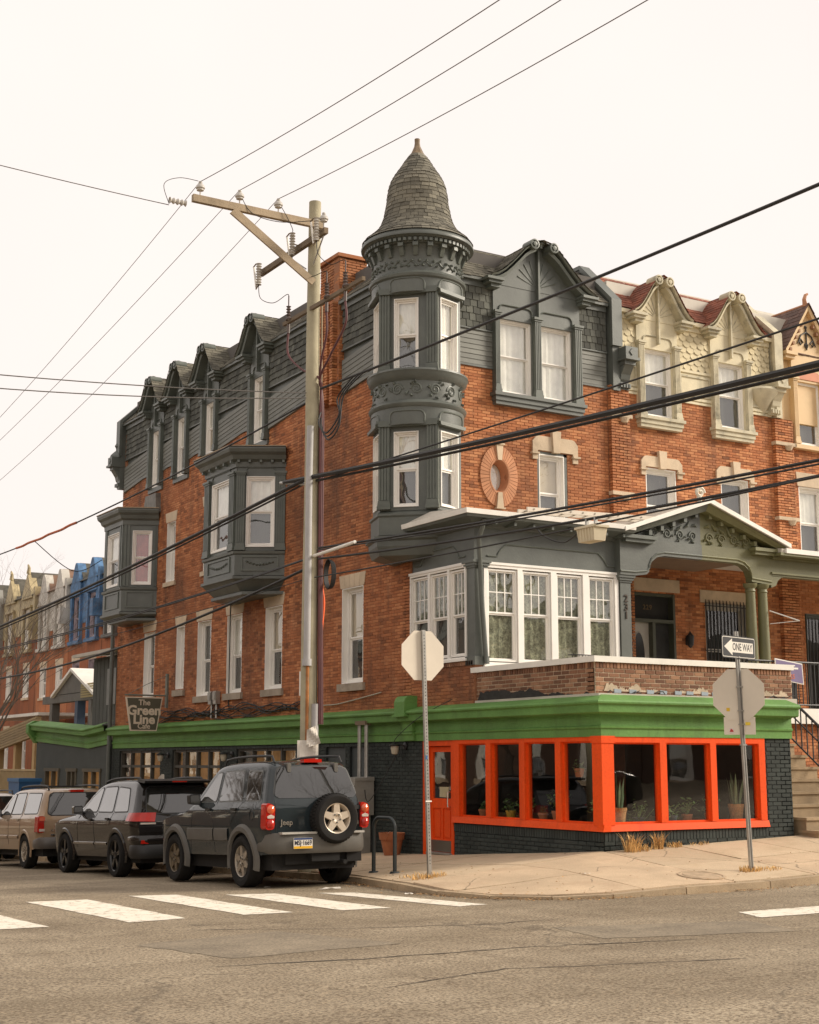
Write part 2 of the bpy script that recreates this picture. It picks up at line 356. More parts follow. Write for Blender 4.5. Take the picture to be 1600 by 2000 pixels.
def paint():
    m = bpy.data.materials.new('road_paint'); m.use_nodes = True; t = m.node_tree; N = t.nodes; Lk = t.links.new
    p = N['Principled BSDF']; p.inputs['Roughness'].default_value = .7
    g = N.new('ShaderNodeNewGeometry'); n = N.new('ShaderNodeTexNoise'); n.inputs['Scale'].default_value = 9; n.inputs['Detail'].default_value = 9; n.inputs['Roughness'].default_value = .75; Lk(g.outputs['Position'], n.inputs['Vector'])
    r = N.new('ShaderNodeValToRGB'); e = r.color_ramp.elements; e[0].position = .39; e[0].color = (.36, .29, .2, 1); e[1].position = .455; e[1].color = (.80, .73, .60, 1); q = e.new(.62); q.color = (.86, .80, .68, 1)
    Lk(n.outputs[0], r.inputs[0]); Lk(r.outputs[0], p.inputs['Base Color']); return m
PAINT = paint()
def stripe(pts):                              # four corners, edges a little ragged
    k = 14; L = []
    for a, c in zip(pts, pts[1:] + pts[:1]):
        for i in range(k):
            t = i / k; L.append((a[0] + (c[0] - a[0]) * t + RN.uniform(-.012, .012), a[1] + (c[1] - a[1]) * t + RN.uniform(-.012, .012)))
    b = MB(); b.poly([(x, y, zr(x, y) + .005) for x, y in L])
    return b.build('crosswalk_stripe', PAINT, road)
for p in ([(-8.66, 1.47), (-7.84, 1.37), (-7.88, -2.2), (-8.60, -2.3)], [(-7.15, 1.66), (-6.52, 1.45), (-6.54, -2.25), (-7.15, -2.2)],
          [(-5.97, .98), (-5.33, .75), (-5.29, -2.42), (-5.93, -2.37)], [(-4.80, .45), (-4.36, .2), (-4.06, -2.72), (-4.52, -2.77)],
          [(-10.3, 1.3), (-9.55, 1.3), (-9.5, -2.25), (-10.25, -2.2)], [(-2.72, -6.1), (-2.43, -5.45), (1.6, -5.4), (1.6, -6.2)], [(-2.9, -7.6), (-2.6, -7.0), (1.6, -6.95), (1.6, -7.6)],
          [(-11.9, 6.9), (-8.1, 6.1), (-8.1, 5.75), (-11.9, 6.4)]): stripe(p)

TARM = mat('tar_seam', (.085, .068, .05), .7, .3, 6)
ASP2 = mat('asphalt_patch', (.24, .195, .135), .9, .22, 2, fine=.4, fs=38, bump=.3, bs=60, stain=.6, stc=(.15, .12, .085), sts=.9)
def ribbon(pts, w_, m, nm, dz):
    P_ = []
    for a, c in zip(pts, pts[1:]):
        n = max(2, int(math.hypot(c[0] - a[0], c[1] - a[1]) / .18)); P_ += [(a[0] + (c[0] - a[0]) * i / n + RN.gauss(0, .018), a[1] + (c[1] - a[1]) * i / n + RN.gauss(0, .018)) for i in range(n)]
    L_, R_ = [], []
    for i, p in enumerate(P_):
        a, c = P_[max(0, i - 1)], P_[min(len(P_) - 1, i + 1)]; d = Vector((c[0] - a[0], c[1] - a[1])).normalized(); q = w_ * RN.uniform(.5, 1.3) * min(1, (i + .3) / 3, (len(P_) - i - .7) / 3); L_.append((p[0] - d.y * q, p[1] + d.x * q)); R_.append((p[0] + d.y * q, p[1] - d.x * q))
    b = MB()
    for i in range(len(P_) - 1): b.poly([(x, y, zr(x, y) + dz) for x, y in (L_[i], L_[i + 1], R_[i + 1], R_[i])])
    return b.build(nm, m, road)
ribbon([(-9.6, -6.6), (-8.2, -6.9), (-6.4, -7.0), (-4.6, -7.5)], .016, TARM, 'tar_seam', .004); ribbon([(-9.0, -8.6), (-7.6, -8.2), (-5.2, -8.9)], .012, TARM, 'tar_seam', .004); ribbon([(-8.6, -3.4), (-7.0, -4.4), (-5.6, -4.9), (-4.2, -4.9)], .012, TARM, 'tar_seam', .004); ribbon([(-5.4, -9.6), (-4.0, -8.2), (-1.0, -6.9)], .013, TARM, 'tar_seam', .004)
for q_ in ([(-9.4, -4.6), (-7.7, -4.2), (-7.3, -6.0), (-9.1, -6.2)], [(-5.2, -5.6), (-3.1, -6.3), (-3.5, -7.4), (-5.5, -6.8)]):
    b = MB(); e_ = dens(q_, .15) if 'dens' in globals() else [(a[0] + (c[0] - a[0]) * i / 12 + RN.uniform(-.03, .03), a[1] + (c[1] - a[1]) * i / 12 + RN.uniform(-.03, .03)) for a, c in zip(q_, q_[1:] + q_[:1]) for i in range(12)]
    b.poly([(x, y, zr(x, y) + .003) for x, y in e_]); b.build('asphalt_patch', ASP2, road)
WALK = mat('sidewalk_concrete', (.54, .415, .275), .88, .14, .9, piece=.10, bump=.35, bs=45, fine=.16, fs=70, crack=.8, stain=.65, stc=(.33, .24, .14), sts=.9)
WALKP = mat('sidewalk_concrete_pinkish', (.54, .405, .265), .88, .16, 1.1, piece=.08, bump=.35, bs=45, fine=.16, fs=70, crack=.8, stain=.6, stc=(.40, .26, .16), sts=1.3)
DIRT = mat('joint_dirt', (.12, .085, .05), .95, .3, 8)
KERBM = mat('kerb_concrete', (.40, .30, .19), .9, .2, 2, piece=.12, bump=.4, bs=40, fine=.2, stain=.6, stc=(.15, .11, .07), sts=1.6)
def inner(off):                                # kerb line moved inwards
    o = []
    for i, p in enumerate(KERB):
        a = KERB[max(0, i - 1)]; c = KERB[min(len(KERB) - 1, i + 1)]; d = Vector((c[0] - a[0], c[1] - a[1])).normalized(); o.append((p[0] - d.y * off, p[1] + d.x * off))
    return o
INK = inner(.16)
def clip(poly, a, c):
    d = (c[0] - a[0], c[1] - a[1]); s = lambda p: d[0] * (p[1] - a[1]) - d[1] * (p[0] - a[0])
    o = []
    for i in range(len(poly)):
        p, q = poly[i], poly[(i + 1) % len(poly)]; sp, sq = s(p), s(q)
        if sp >= 0: o.append(p)
        if sp * sq < 0: t = sp / (sp - sq); o.append((p[0] + (q[0] - p[0]) * t, p[1] + (q[1] - p[1]) * t))
    return o
def shrink(poly, g):
    cx = sum(p[0] for p in poly) / len(poly); cy = sum(p[1] for p in poly) / len(poly); o = []
    for p in poly:
        d = math.hypot(p[0] - cx, p[1] - cy); k = max(0, 1 - g / max(d, .05)); o.append((cx + (p[0] - cx) * k, cy + (p[1] - cy) * k))
    return o
def dens(poly, st=.5):
    o = []
    for p, q in zip(poly, poly[1:] + poly[:1]):
        n = max(1, int(math.hypot(q[0] - p[0], q[1] - p[1]) / st))
        o += [(p[0] + (q[0] - p[0]) * i / n, p[1] + (q[1] - p[1]) * i / n) for i in range(n)]
    return o
cells = []
yv = [0, 1.45, 2.9, 4.35, 5.8, 7.3, 8.8, 10.4, 12, 14, 16, 18.5, 21, 24, 28, 34, 42, 60, 90, 158]
for y0, y1 in zip(yv, yv[1:]):
    for x0, x1 in ((-4, -1.6), (-1.6, .02)): cells.append([(x0, y0), (x1, y0), (x1, y1), (x0, y1)])
xv = [0, 1.5, 3.0, 4.5, 6.2, 8, 10, 13, 17, 22, 30, 45, 78]
for x0, x1 in zip(xv, xv[1:]):
    for y0, y1 in ((-3.4, -1.45), (-1.45, .02)): cells.append([(x0, y0), (x1, y0), (x1, y1), (x0, y1)])
cells += [[(-1.6, -1.45), (0, -1.45), (0, 0), (-1.6, 0)], [(-4, -1.1), (-1.6, -1.45), (-1.6, 0), (-4, 0)], [(-1.6, -3.4), (0, -3.4), (0, -1.45), (-1.6, -1.45)], [(-4.2, -3.4), (-1.6, -3.4), (-1.6, -1.45), (-4.2, -1.1)]]
bed = MB(); slabs = []
for c in cells:
    q = c
    cx0, cx1, cy0, cy1 = min(p[0] for p in c), max(p[0] for p in c), min(p[1] for p in c), max(p[1] for p in c)
    for i in range(len(INK) - 1):
        a_, e_ = INK[i], INK[i + 1]
        if q and max(a_[0], e_[0]) >= cx0 and min(a_[0], e_[0]) <= cx1 and max(a_[1], e_[1]) >= cy0 and min(a_[1], e_[1]) <= cy1: q = clip(q, a_, e_)
    if len(q) < 3: continue
    e = dens(q); cx = sum(p[0] for p in q) / len(q); cy = sum(p[1] for p in q) / len(q)
    for p, r in zip(e, e[1:] + e[:1]): bed.poly([(cx, cy, zs(cx, cy) - .03), (p[0], p[1], zs(*p) - .03), (r[0], r[1], zs(*r) - .03)])
    slabs.append((shrink(q, .02), cx, cy))
walk = bed.build('sidewalk', DIRT); walk['kind'] = 'structure'; walk['label'] = 'tan concrete sidewalk wrapping round the cafe corner'
for q, cx, cy in slabs:
    b = MB(); e = dens(q, .45); n = len(e); t = RN.uniform(-.005, .005); tx, ty = RN.uniform(-.004, .004), RN.uniform(-.004, .004)
    Z = lambda p: zs(*p) + t + tx * (p[0] - cx) + ty * (p[1] - cy)
    rings = [[(cx + (p[0] - cx) * k, cy + (p[1] - cy) * k) for p in e] for k in (1, .7, .35)]
    vs = [(p[0], p[1], Z(p) - .06) for p in e] + [(p[0], p[1], Z(p)) for r in rings for p in r] + [(cx, cy, Z((cx, cy)))]
    b.v = [Vector(v) for v in vs]; r_ = RN.random()
    for k in range(3):
        for i in range(n): j = (i + 1) % n; b.fc((k * n + i, k * n + j, (k + 1) * n + j, (k + 1) * n + i), r_)
    for i in range(n): b.fc((3 * n + i, 3 * n + (i + 1) % n, 4 * n), r_)
    b.build('slab', WALKP if (cx < .5 and cy < .5) or RN.random() < .2 else WALK, walk, smooth=True)
# kerb stones
def along(pl, st):
    o = [pl[0]]
    for a, c in zip(pl, pl[1:]):
        n = max(1, round(math.hypot(c[0] - a[0], c[1] - a[1]) / st)); o += [(a[0] + (c[0] - a[0]) * i / n, a[1] + (c[1] - a[1]) * i / n) for i in range(1, n + 1)]
    return o
kp = along([p for p in KERB if -70 < p[1] < 31 and p[0] < 21], 1.3)
ki = []
for i, p in enumerate(kp):
    a = kp[max(0, i - 1)]; c = kp[min(len(kp) - 1, i + 1)]; d = Vector((c[0] - a[0], c[1] - a[1])).normalized(); ki.append((p[0] - d.y * .15, p[1] + d.x * .15))
for i in range(len(kp) - 1):
    A, B, C, D = kp[i], kp[i + 1], ki[i + 1], ki[i]; g = .008 / max(.3, math.hypot(B[0] - A[0], B[1] - A[1]))
    lp = lambda p, q, t: (p[0] + (q[0] - p[0]) * t, p[1] + (q[1] - p[1]) * t)
    A, B, C, D = lp(A, B, g), lp(B, A, g), lp(C, D, g), lp(D, C, g); dz = RN.uniform(-.008, .006)
    b = MB(); tp = lambda p, e=0: (p[0], p[1], kz(*near(KERB, *p)[2:4]) + .004 + dz + e); bt = lambda p: (p[0], p[1], kz(*p) - .35)
    A2, B2 = lp(A, D, .12), lp(B, C, .12)
    b.hexa([bt(A), bt(B), bt(C), bt(D), tp(A2), tp(B2), tp(C), tp(D)], RN.random()); b.build('kerb_stone', KERBM, walk)
# litter of dry leaves and grit in the gutter and against the kerb
LEAF = mat('dry_leaf_litter', (.33, .19, .08), .9, .4, 20, piece=.5)
b = MB()
for i in range(5000):
    t = RN.random()
    k = RN.choice([0, 1, 1, 2]); pl = kp
    a = RN.randrange(len(pl) - 1); p, q = pl[a], pl[a + 1]
    if p[1] > 12 or p[0] > 9: continue
    d = Vector((q[0] - p[0], q[1] - p[1])); n = Vector((d.y, -d.x)).normalized(); o = abs(RN.gauss(0, .16)) if RN.random() < .8 else -RN.uniform(.02, 1.4) ** 1.5
    x, y = p[0] + d.x * t + n.x * o, p[1] + d.y * t + n.y * o
    if math.sin(x * 2.1 + y * 1.7) < -.2 and RN.random() < .8: continue
    s = RN.uniform(.008, .035); an = RN.uniform(0, 6); z = (zr(x, y) if o > 0 else max(zs(x, y), kz(*near(KERB, x, y)[2:4]) if o > -.17 else -9) + .006) + .006 + RN.uniform(0, .012)
    pts = [(x + s * math.cos(an + j * PI / 2) * (1 if j % 2 else .5), y + s * math.sin(an + j * PI / 2) * (1 if j % 2 else .5), z + RN.uniform(0, .018)) for j in range(4)]
    b.poly(pts, RN.random())
o = b.build('leaf_litter', LEAF, kind='stuff'); tagp(o, 'dry brown leaves and grit lying in the gutter', 'leaves')
STRAW = mat('dry_grass', (.62, .39, .15), .9, .3, 15, piece=.4)
def tuft(name, spots, label):
    b = MB()
    for (x, y, n, h, rad) in spots:
        for i in range(n):
            a = RN.uniform(0, 2 * PI); r = rad * math.sqrt(RN.random()); px, py = x + r * math.cos(a), y + r * math.sin(a) * .6; z = zs(px, py) - .01
            l = h * RN.uniform(.35, 1); la = RN.uniform(0, 2 * PI); le = l * RN.uniform(.15, .95); w_ = .005
            mx_, my = px + math.cos(la) * le * .4, py + math.sin(la) * le * .4; ex, ey = px + math.cos(la) * le, py + math.sin(la) * le
            sx, sy = -math.sin(la) * w_, math.cos(la) * w_; r_ = RN.random()
            b.poly([(px - sx, py - sy, z), (px + sx, py + sy, z), (mx_ + sx, my + sy, z + l * .6), (mx_ - sx, my - sy, z + l * .6)], r_)
            b.poly([(mx_ - sx, my - sy, z + l * .6), (mx_ + sx, my + sy, z + l * .6), (ex, ey, z + l * .92)], r_)
    o = b.build(name, STRAW, kind='stuff'); return tagp(o, label, 'weeds')
tuft('dry_weeds', [(.40, -.2, 95, .36, .15), (.62, -.17, 60, .16, .2), (.98, -.15, 75, .34, .10), (1.35, -.1, 60, .12, .15), (1.9, -.08, 40, .08, .2)], 'clump of dry straw coloured weeds at the foot of the dark front wall')
tuft('dry_weeds', [(-3.04, .28, 150, .10, .3), (-3.0, .75, 50, .08, .3)], 'flattened dry grass around the base of the perforated sign post')
tuft('dry_weeds', [(.86, -2.3, 170, .10, .20), (1.2, -2.35, 70, .07, .2)], 'dry grass at the foot of the leaning one way sign post')
b = MB(); b.lathe([(.34, 0), (.34, .012), (.30, .014), (.295, .006), (.27, .006), (.265, .012), (0, .012)], (0, 0), 28)
o = b.build('utility_cover', mat('cover_rust', (.42, .31, .20), .8, .25, 9, bump=.4, bs=30), None, True)
mx_, my_ = -.14, -2.35; o.location = (mx_, my_, zs(mx_, my_) + .004)
o.rotation_euler = (math.atan((zs(mx_, my_ + .3) - zs(mx_, my_ - .3)) / .6), -math.atan((zs(mx_ + .3, my_) - zs(mx_ - .3, my_)) / .6), 0)
tagp(o, 'round utility cover set in the sloping sidewalk slab', 'manhole cover')
# ================================================================ WALL, WINDOW AND ROOF BUILDERS
def sub(iv, hs):                              # interval minus holes
    out = [iv]
    for a, c in hs:
        o = []
        for x, y in out:
            if c <= x or a >= y: o.append((x, y)); continue
            if a > x: o.append((x, a))
            if c < y: o.append((c, y))
        out = o
    return [q for q in out if q[1] - q[0] > .012]
def panel(mb, u0, u1, z0, z1, holes, d0, d1):
    us = sorted({u0, u1} | {min(u1, max(u0, h[i])) for h in holes for i in (0, 1)}); zz = sorted({z0, z1} | {min(z1, max(z0, h[i])) for h in holes for i in (2, 3)})
    for a, c in zip(us, us[1:]):
        for e, f in zip(zz, zz[1:]):
            m, n = (a + c) / 2, (e + f) / 2
            if not any(h[0] < m < h[1] and h[2] < n < h[3] for h in holes): mb.box(a, c, d0, d1, e, f)
    return mb
def cells_of(u0, u1, z0, z1, holes, L, H, ph=0):
    i = 0; z = z0; o = []
    while z < z1 - .01:
        zt = min(z + H, z1); zm = (z + zt) / 2; hs = [(h[0], h[1]) for h in holes if h[2] < zm < h[3]]
        for a, c in sub((u0, u1), hs):
            u = math.floor((a - ph) / L) * L + ph + (i % 2) * L / 2 - L
            while u < c:
                x, y = max(u, a), min(u + L, c)
                if y - x > .02: o.append((x, y, z, zt))
                u += L
        z = zt; i += 1
    return o
def brickwall(par, fr, u0, u1, z0, z1, holes, bm, mm, ind=0, key=None, L=.215, H=.0635, g=.0075, pr=.009, name='wall', th=.25):
    w_ = panel(MB(fr), u0, u1, z0, z1, holes, -th, 0).build(name, mm, par)
    cs = cells_of(u0, u1, z0, z1, holes, L, H)
    if ind: cs.sort(key=key)
    b = MB(fr)
    for i, (a, c, e, f) in enumerate(cs):
        d = pr + RN.uniform(-.003, .003)
        if i < ind: piece('brick', bm, fr, a + g / 2, c - g / 2, 0, d, e + g / 2, f - g / 2, par)
        else: b.brick(a + g / 2, c - g / 2, 0, d, e + g / 2, f - g / 2, RN.random())
    if b.f: b.build('bricks', bm, par, kind='stuff')
    return w_
def curtain_or_dark_room(par, fr, u0, u1, z0, z1, d, m, wave=.012):
    n = max(8, int((u1 - u0) / .035)); ph = RN.uniform(0, 6)
    b = MB(fr); b.grid(lambda i, j: (u0 + (u1 - u0) * i / n, d + wave * math.sin(i * 1.35 + ph + .4 * math.sin(i * .7)), z0 + (z1 - z0) * j), n, 1)
    return b.build('curtain_or_dark_room', m, par, True)
def window(par, fr, u0, u1, z0, z1, dep=.09, fw=.05, split=.5, cur=(SHEER, SCREEN), wood=WHITE, mun=None, sill=None, lint=None, rev=True, gl=None, sw=.035, mullow=False):
    b = MB(fr); e = .006; D = -dep
    if rev:
        for q in ((u0, u0 + .02, z0, z1), (u1 - .02, u1, z0, z1), (u0 + .02, u1 - .02, z1 - .02, z1), (u0 + .02, u1 - .02, z0, z0 + .02)): b.box(q[0], q[1], D - .12, e, q[2], q[3])
    a, c, s, t = u0 + .02, u1 - .02, z0 + .02, z1 - .02
    for q in ((a, a + fw, s, t), (c - fw, c, s, t), (a + fw, c - fw, t - fw, t), (a + fw, c - fw, s, s + fw)): b.box(q[0], q[1], D - .1, D, q[2], q[3])
    a, c, s, t = a + fw, c - fw, s + fw, t - fw; zm = s + (t - s) * split
    for (p, q, dd) in ((zm, t, D - .035), (s, zm, D - .06)):
        for r in ((a, a + sw, p, q), (c - sw, c, p, q), (a + sw, c - sw, q - sw, q), (a + sw, c - sw, p, p + sw)): b.box(r[0], r[1], dd - .028, dd + .0, r[2], r[3])
        if mun and (p == zm or mullow):
            nc, nr = mun
            for i in range(1, nc): x = a + sw + (c - a - 2 * sw) * i / nc; b.box(x - .009, x + .009, dd - .02, dd - .004, p + sw, q - sw)
            for i in range(1, nr):
                z = p + sw + (q - p - 2 * sw) * i / nr
                for k in range(nc):
                    x0, x1 = a + sw + (c - a - 2 * sw) * k / nc + (.009 if k else 0), a + sw + (c - a - 2 * sw) * (k + 1) / nc - (.009 if k < nc - 1 else 0); b.box(x0, x1, dd - .02, dd - .004, z - .009, z + .009)
    w_ = b.build('window', wood, par)
    for (p, q, dd) in ((zm, t, D - .05), (s, zm, D - .075)):
        g_ = MB(fr); g_.poly([(a + sw, dd, p + sw), (c - sw, dd, p + sw), (c - sw, dd, q - sw), (a + sw, dd, q - sw)]); g_.build('pane', gl or PANE, w_)
    for (p, q), m in zip(((zm, t), (s, zm)), cur):
        if m is None: continue
        wv = .004 if m in (DARKC, SCREEN, BLIND) else .014
        curtain_or_dark_room(w_, fr, a - .05, c + .05, p - .01, q, D - .105 - (.03 if m in (DARKC, SCREEN) else 0), m, wv)  # dark sheets here imitate an unlit room, the others are real hangings
    if sill:
        x = MB(fr); x.box(u0 - sill[0], u1 + sill[0], -.05, sill[1], z0 - sill[2], z0 - .004); x.build('sill', sill[3], w_)
    if lint:
        n = lint[1]; b = MB(fr); ex = lint[2]; H = lint[0]
        for i in range(n):
            f0, f1 = i / n, (i + 1) / n; g_ = .004 if n > 1 else 0
            b.prism([(u0 - .05 + (u1 - u0 + .1) * f0 + g_, z1 + .003), (u0 - .05 + (u1 - u0 + .1) * f1 - g_, z1 + .003), (u0 - .05 - ex + (u1 - u0 + .1 + 2 * ex) * f1 - g_, z1 + H), (u0 - .05 - ex + (u1 - u0 + .1 + 2 * ex) * f0 + g_, z1 + H)], -.08, .02, RN.random())
        b.build('lintel', STONE, w_)
    return w_
def shingles(surf, a0, a1, b0, b1, wa, hb, th=.012, mb=None, jit=.01, cb=None):
    """courses of shingles on surf(a,b) -> Vector; a along the course, b up the slope"""
    mb = mb or MB(); nr = max(1, round((b1 - b0) / hb)); h = (b1 - b0) / nr
    for i in range(nr):
        n = max(1, round((a1 - a0) / wa)); wv = (a1 - a0) / n; off = (i % 2) * .5 * wv + RN.uniform(-.1, .1) * wv
        a = a0 - off
        while a < a1:
            x, y = max(a, a0), min(a + wv * RN.uniform(.9, 1.1), a1); a_next = y if y > a else a + wv
            if y - x > .02:
                bl = b0 + i * h + RN.uniform(-jit, jit); bt = b0 + (i + 1.25) * h
                bt = min(bt, b1 + .02); g = .004
                p = [surf(x + g, bl), surf(y - g, bl), surf(y - g, bt), surf(x + g, bt)]
                nn = (p[1] - p[0]).cross(p[3] - p[0]).normalized(); t = th * RN.uniform(.7, 1.4); r = RN.random()
                m = cb(i, x, y) if cb else mb
                k = len(m.v); m.v += [p[0] + nn * t, p[1] + nn * t, p[2] + nn * .003, p[3] + nn * .003, p[0], p[1]]
                m.fc((k, k + 1, k + 2, k + 3), r); m.fc((k + 4, k + 5, k + 1, k), r)
                if cb: cb(i, None, None)
            a = max(a_next, a + .03)
    return mb
def frame_slope(fr, d0, z0, d1, z1):          # sloped plane in a wall frame, b in metres up the slope
    L = math.hypot(d1 - d0, z1 - z0)
    return (lambda a, b: fr(a, d0 + (d1 - d0) * b / L, z0 + (z1 - z0) * b / L)), L

def fluted(b, fr_unused, u0, u1, d0, d1, z0, z1):      # fluted pilaster with base and cap
    w_ = u1 - u0; b.box(u0, u1, d0, d1 - .018, z0 + .17, z1 - .09); n = 4
    for i in range(n):
        x = u0 + w_ * (i + .18) / n; b.box(x, x + w_ / n * .62, d1 - .018, d1, z0 + .18, z1 - .1)
    b.box(u0 - .02, u1 + .02, d0, d1 + .025, z0, z0 + .06); b.prism([(u0 - .015, z0 + .06), (u1 + .015, z0 + .06), (u1, z0 + .17), (u0, z0 + .17)], d0, d1 + .012)
    b.box(u0 - .015, u1 + .015, d0, d1 + .012, z1 - .09, z1 - .05); b.box(u0 - .035, u1 + .035, d0, d1 + .035, z1 - .05, z1)
GC = [(1.0, 0), (.87, .07), (.74, .20), (.61, .38), (.48, .58), (.36, .77), (.25, .90), (.13, 1.0)]
def gcurve(uc, g, ze, zp, off=0., inset=0.): # bell shaped gable edge from the near foot over the peak
    L = [(uc - x * (g + off), ze + y * (zp - ze) + off * (.6 + .4 * y)) for x, y in GC]; return L + [(2 * uc - u, z) for u, z in L[::-1]]
def dormer(par, fr, uc, wins, zb, zt, half, g, ze, zp, wood, wood2, roofm, cur, out=.10, back=1.5, winwood=WHITE, sillm=None, low=None, roofw=.2, skip_roof=False):
    """flat fronted dormer: windows, fluted pilasters, arched heads, shell gable with rolled barge boards"""
    edges = sorted([w_[0] for w_ in wins] + [w_[1] for w_ in wins])
    b = MB(fr)
    holes = [(a, c, zb, zt) for a, c in wins]
    panel(b, uc - half, uc + half, zb - .02, ze - .05, holes, -.3, out - .06)
    d = b.build('dormer', wood, par)
    pil = [(uc - half, wins[0][0] - .02)] + [(wins[i][1] + .02, wins[i + 1][0] - .02) for i in range(len(wins) - 1)] + [(wins[-1][1] + .02, uc + half)]
    for p, q in pil:
        b = MB(fr); fluted(b, fr, p, q, out - .06, out + .03, zb - .02, zt + .13); b.build('pilaster', wood2, d, label=None)
    for a, c in wins:
        b = MB(fr); r = .12; k = []
        for i in range(7): t = PI - i * PI / 12; k.append((a + r + r * math.cos(t) - .0, zt + .12 + r * math.sin(t) + .06))
        k2 = [(a + c - u, z) for u, z in k[::-1]]
        b.tube([(u, out - .045, z) for u, z in [(a, zt + .1)] + k + k2 + [(c, zt + .1)]], .016, 6); b.build('arch_moulding', wood2, d)
        window(par, fr, a, c, zb + .02, zt, dep=.02 if out > .06 else .05, cur=cur, wood=winwood, rev=True, fw=.025, sw=.026)
    b = MB(fr)
    if sillm is not None:
        b.box(uc - half - .06, uc + half + .06, -.02, out + .09, zb - .10, zb - .03); b.box(uc - half - .02, uc + half + .02, -.02, out + .05, zb - .20, zb - .10); b.box(uc - half, uc + half, -.02, out + .02, zb - .28, zb - .20)
        b.build('sill', sillm, d)
    # gable
    gc = gcurve(uc, g, ze, zp); base = [(uc + half, ze - .06), (uc - half, ze - .06)]
    b = MB(fr); b.prism([(uc - half, ze - .05)] + [p for p in gc if abs(p[0] - uc) < half + .02] + [(uc + half, ze - .05)], -.2, out - .05); b.build('gable', wood, d)
    go = gcurve(uc, g, ze, zp); gi = gcurve(uc, g - .10, ze - .02, zp - .10)
    for s in (0, 1):
        b = MB(fr)
        n = len(GC); A = go[s * n:(s + 1) * n]; B = gi[s * n:(s + 1) * n]
        for i in range(n - 1): b.hexa([(A[i][0], out - .05, A[i][1]), (A[i + 1][0], out - .05, A[i + 1][1]), (A[i + 1][0], out + .22, A[i + 1][1]), (A[i][0], out + .22, A[i][1])][::1] + [(A[i][0] * .0 + A[i][0], out - .05, A[i][1] + .045), (A[i + 1][0], out - .05, A[i + 1][1] + .045), (A[i + 1][0], out + .25, A[i + 1][1] + .045), (A[i][0], out + .25, A[i][1] + .045)])
        for i in range(n - 1): b.hexa([(B[i][0], out - .05, B[i][1] - .05), (B[i + 1][0], out - .05, B[i + 1][1] - .05), (B[i + 1][0], out + .17, B[i + 1][1] - .05), (B[i][0], out + .17, B[i][1] - .05), (B[i][0], out - .05, B[i][1] + .03), (B[i + 1][0], out - .05, B[i + 1][1] + .03), (B[i + 1][0], out + .19, B[i + 1][1] + .03), (B[i][0], out + .19, B[i][1] + .03)])
        b.build('barge_board', wood2, d)
    for s in (-1, 1):                          # rolled scrolls and the corbel blocks below the feet
        b = MB(fr); sx = uc + s * .16 * g / .85
        b.lathe([(.0, out - .05), (.115, out - .05), (.115, out + .27), (.085, out + .275), (.085, out + .25), (.05, out + .25), (.05, out + .285), (0, out + .29)], (sx, zp - .03), 18, axis='d'); b.build('scroll', wood2, d, True)
        b = MB(fr); fx = uc + s * (half + .02); q = s * .30
        x0, x1 = sorted((fx - s * .12, fx + q)); b.box(x0, x1, -.05, out + .24, ze - .06, ze + .0); x0, x1 = sorted((fx - s * .10, fx + q * .8)); b.box(x0, x1, -.05, out + .19, ze - .12, ze - .06)
        x0, x1 = sorted((fx - s * .08, fx + q * .5)); b.box(x0, x1, -.05, out + .13, ze - .19, ze - .12); b.build('corbel', wood2, d)
    b = MB(fr); b.lathe([(.0, zp + .14), (.06, zp + .13), (.09, zp + .08), (.09, zp + .05), (.05, zp + .02), (.05, zp - .05)], (uc, out + .1), 12); b.build('knop', wood2, d, True)
    b = MB(fr)                                  # shell ribs
    b.box(uc - .022, uc + .022, out - .05, out + .04, zt + .12, zp - .06)
    for k in range(9):
        t = PI * (.12 + .76 * k / 8)
        if k == 4: continue
        r0, r1 = .12, min(.62, (zp - ze) * .7) * (.8 + .2 * abs(math.sin(t))); cx, cz = uc, ze + .02
        p, q = (cx + r0 * math.cos(t), cz + r0 * math.sin(t)), (cx + r1 * math.cos(t), cz + r1 * math.sin(t))
        if abs(q[0] - uc) > half: continue
        b.tube([(p[0], out - .05, p[1]), (q[0], out - .05, q[1])], [.008, .02], 5)
    b.build('shell_rib', wood2, d)
    if not skip_roof:
        ro = gcurve(uc, g, ze, zp, .05); b = MB(fr)
        n = len(GC)
        pts = [(uc - g * 1.05, ze)] + ro[1:n] + [(uc, zp + .1)]
        L = [0]
        for p, q in zip(pts, pts[1:]): L.append(L[-1] + math.hypot(q[0] - p[0], q[1] - p[1]))
        def at(s):
            for i in range(len(L) - 1):
                if s <= L[i + 1] or i == len(L) - 2:
                    t = (s - L[i]) / (L[i + 1] - L[i]); return pts[i][0] + (pts[i + 1][0] - pts[i][0]) * t, pts[i][1] + (pts[i + 1][1] - pts[i][1]) * t
        dl = out + .27
        def s1(a, bb): u, z = at(bb); return fr(u, dl - a, z)
        def s2(a, bb): u, z = at(bb); return fr(2 * uc - u, dl - a, z)
        for f in (s1, s2):
            flip = (f(1, .1) - f(0, .1)).cross(f(0, .2) - f(0, .1))
            nz = flip.z
            if nz < 0: g2 = (lambda h: (lambda a, bb: h(back - a, bb)))(f)
            else: g2 = f
            shingles(g2, 0, back, 0, L[-1], roofw, .095, .012, b)
        b.build('dormer_roof_shingles', roofm, d, kind='stuff')
        c = MB(fr); c.prism([(u, z - .02) for u, z in [(uc - g, ze)] + ro[1:-1] + [(uc + g, ze)]], -back + dl, out - .06); c.build('dormer_roof', roofm, d)
    return d

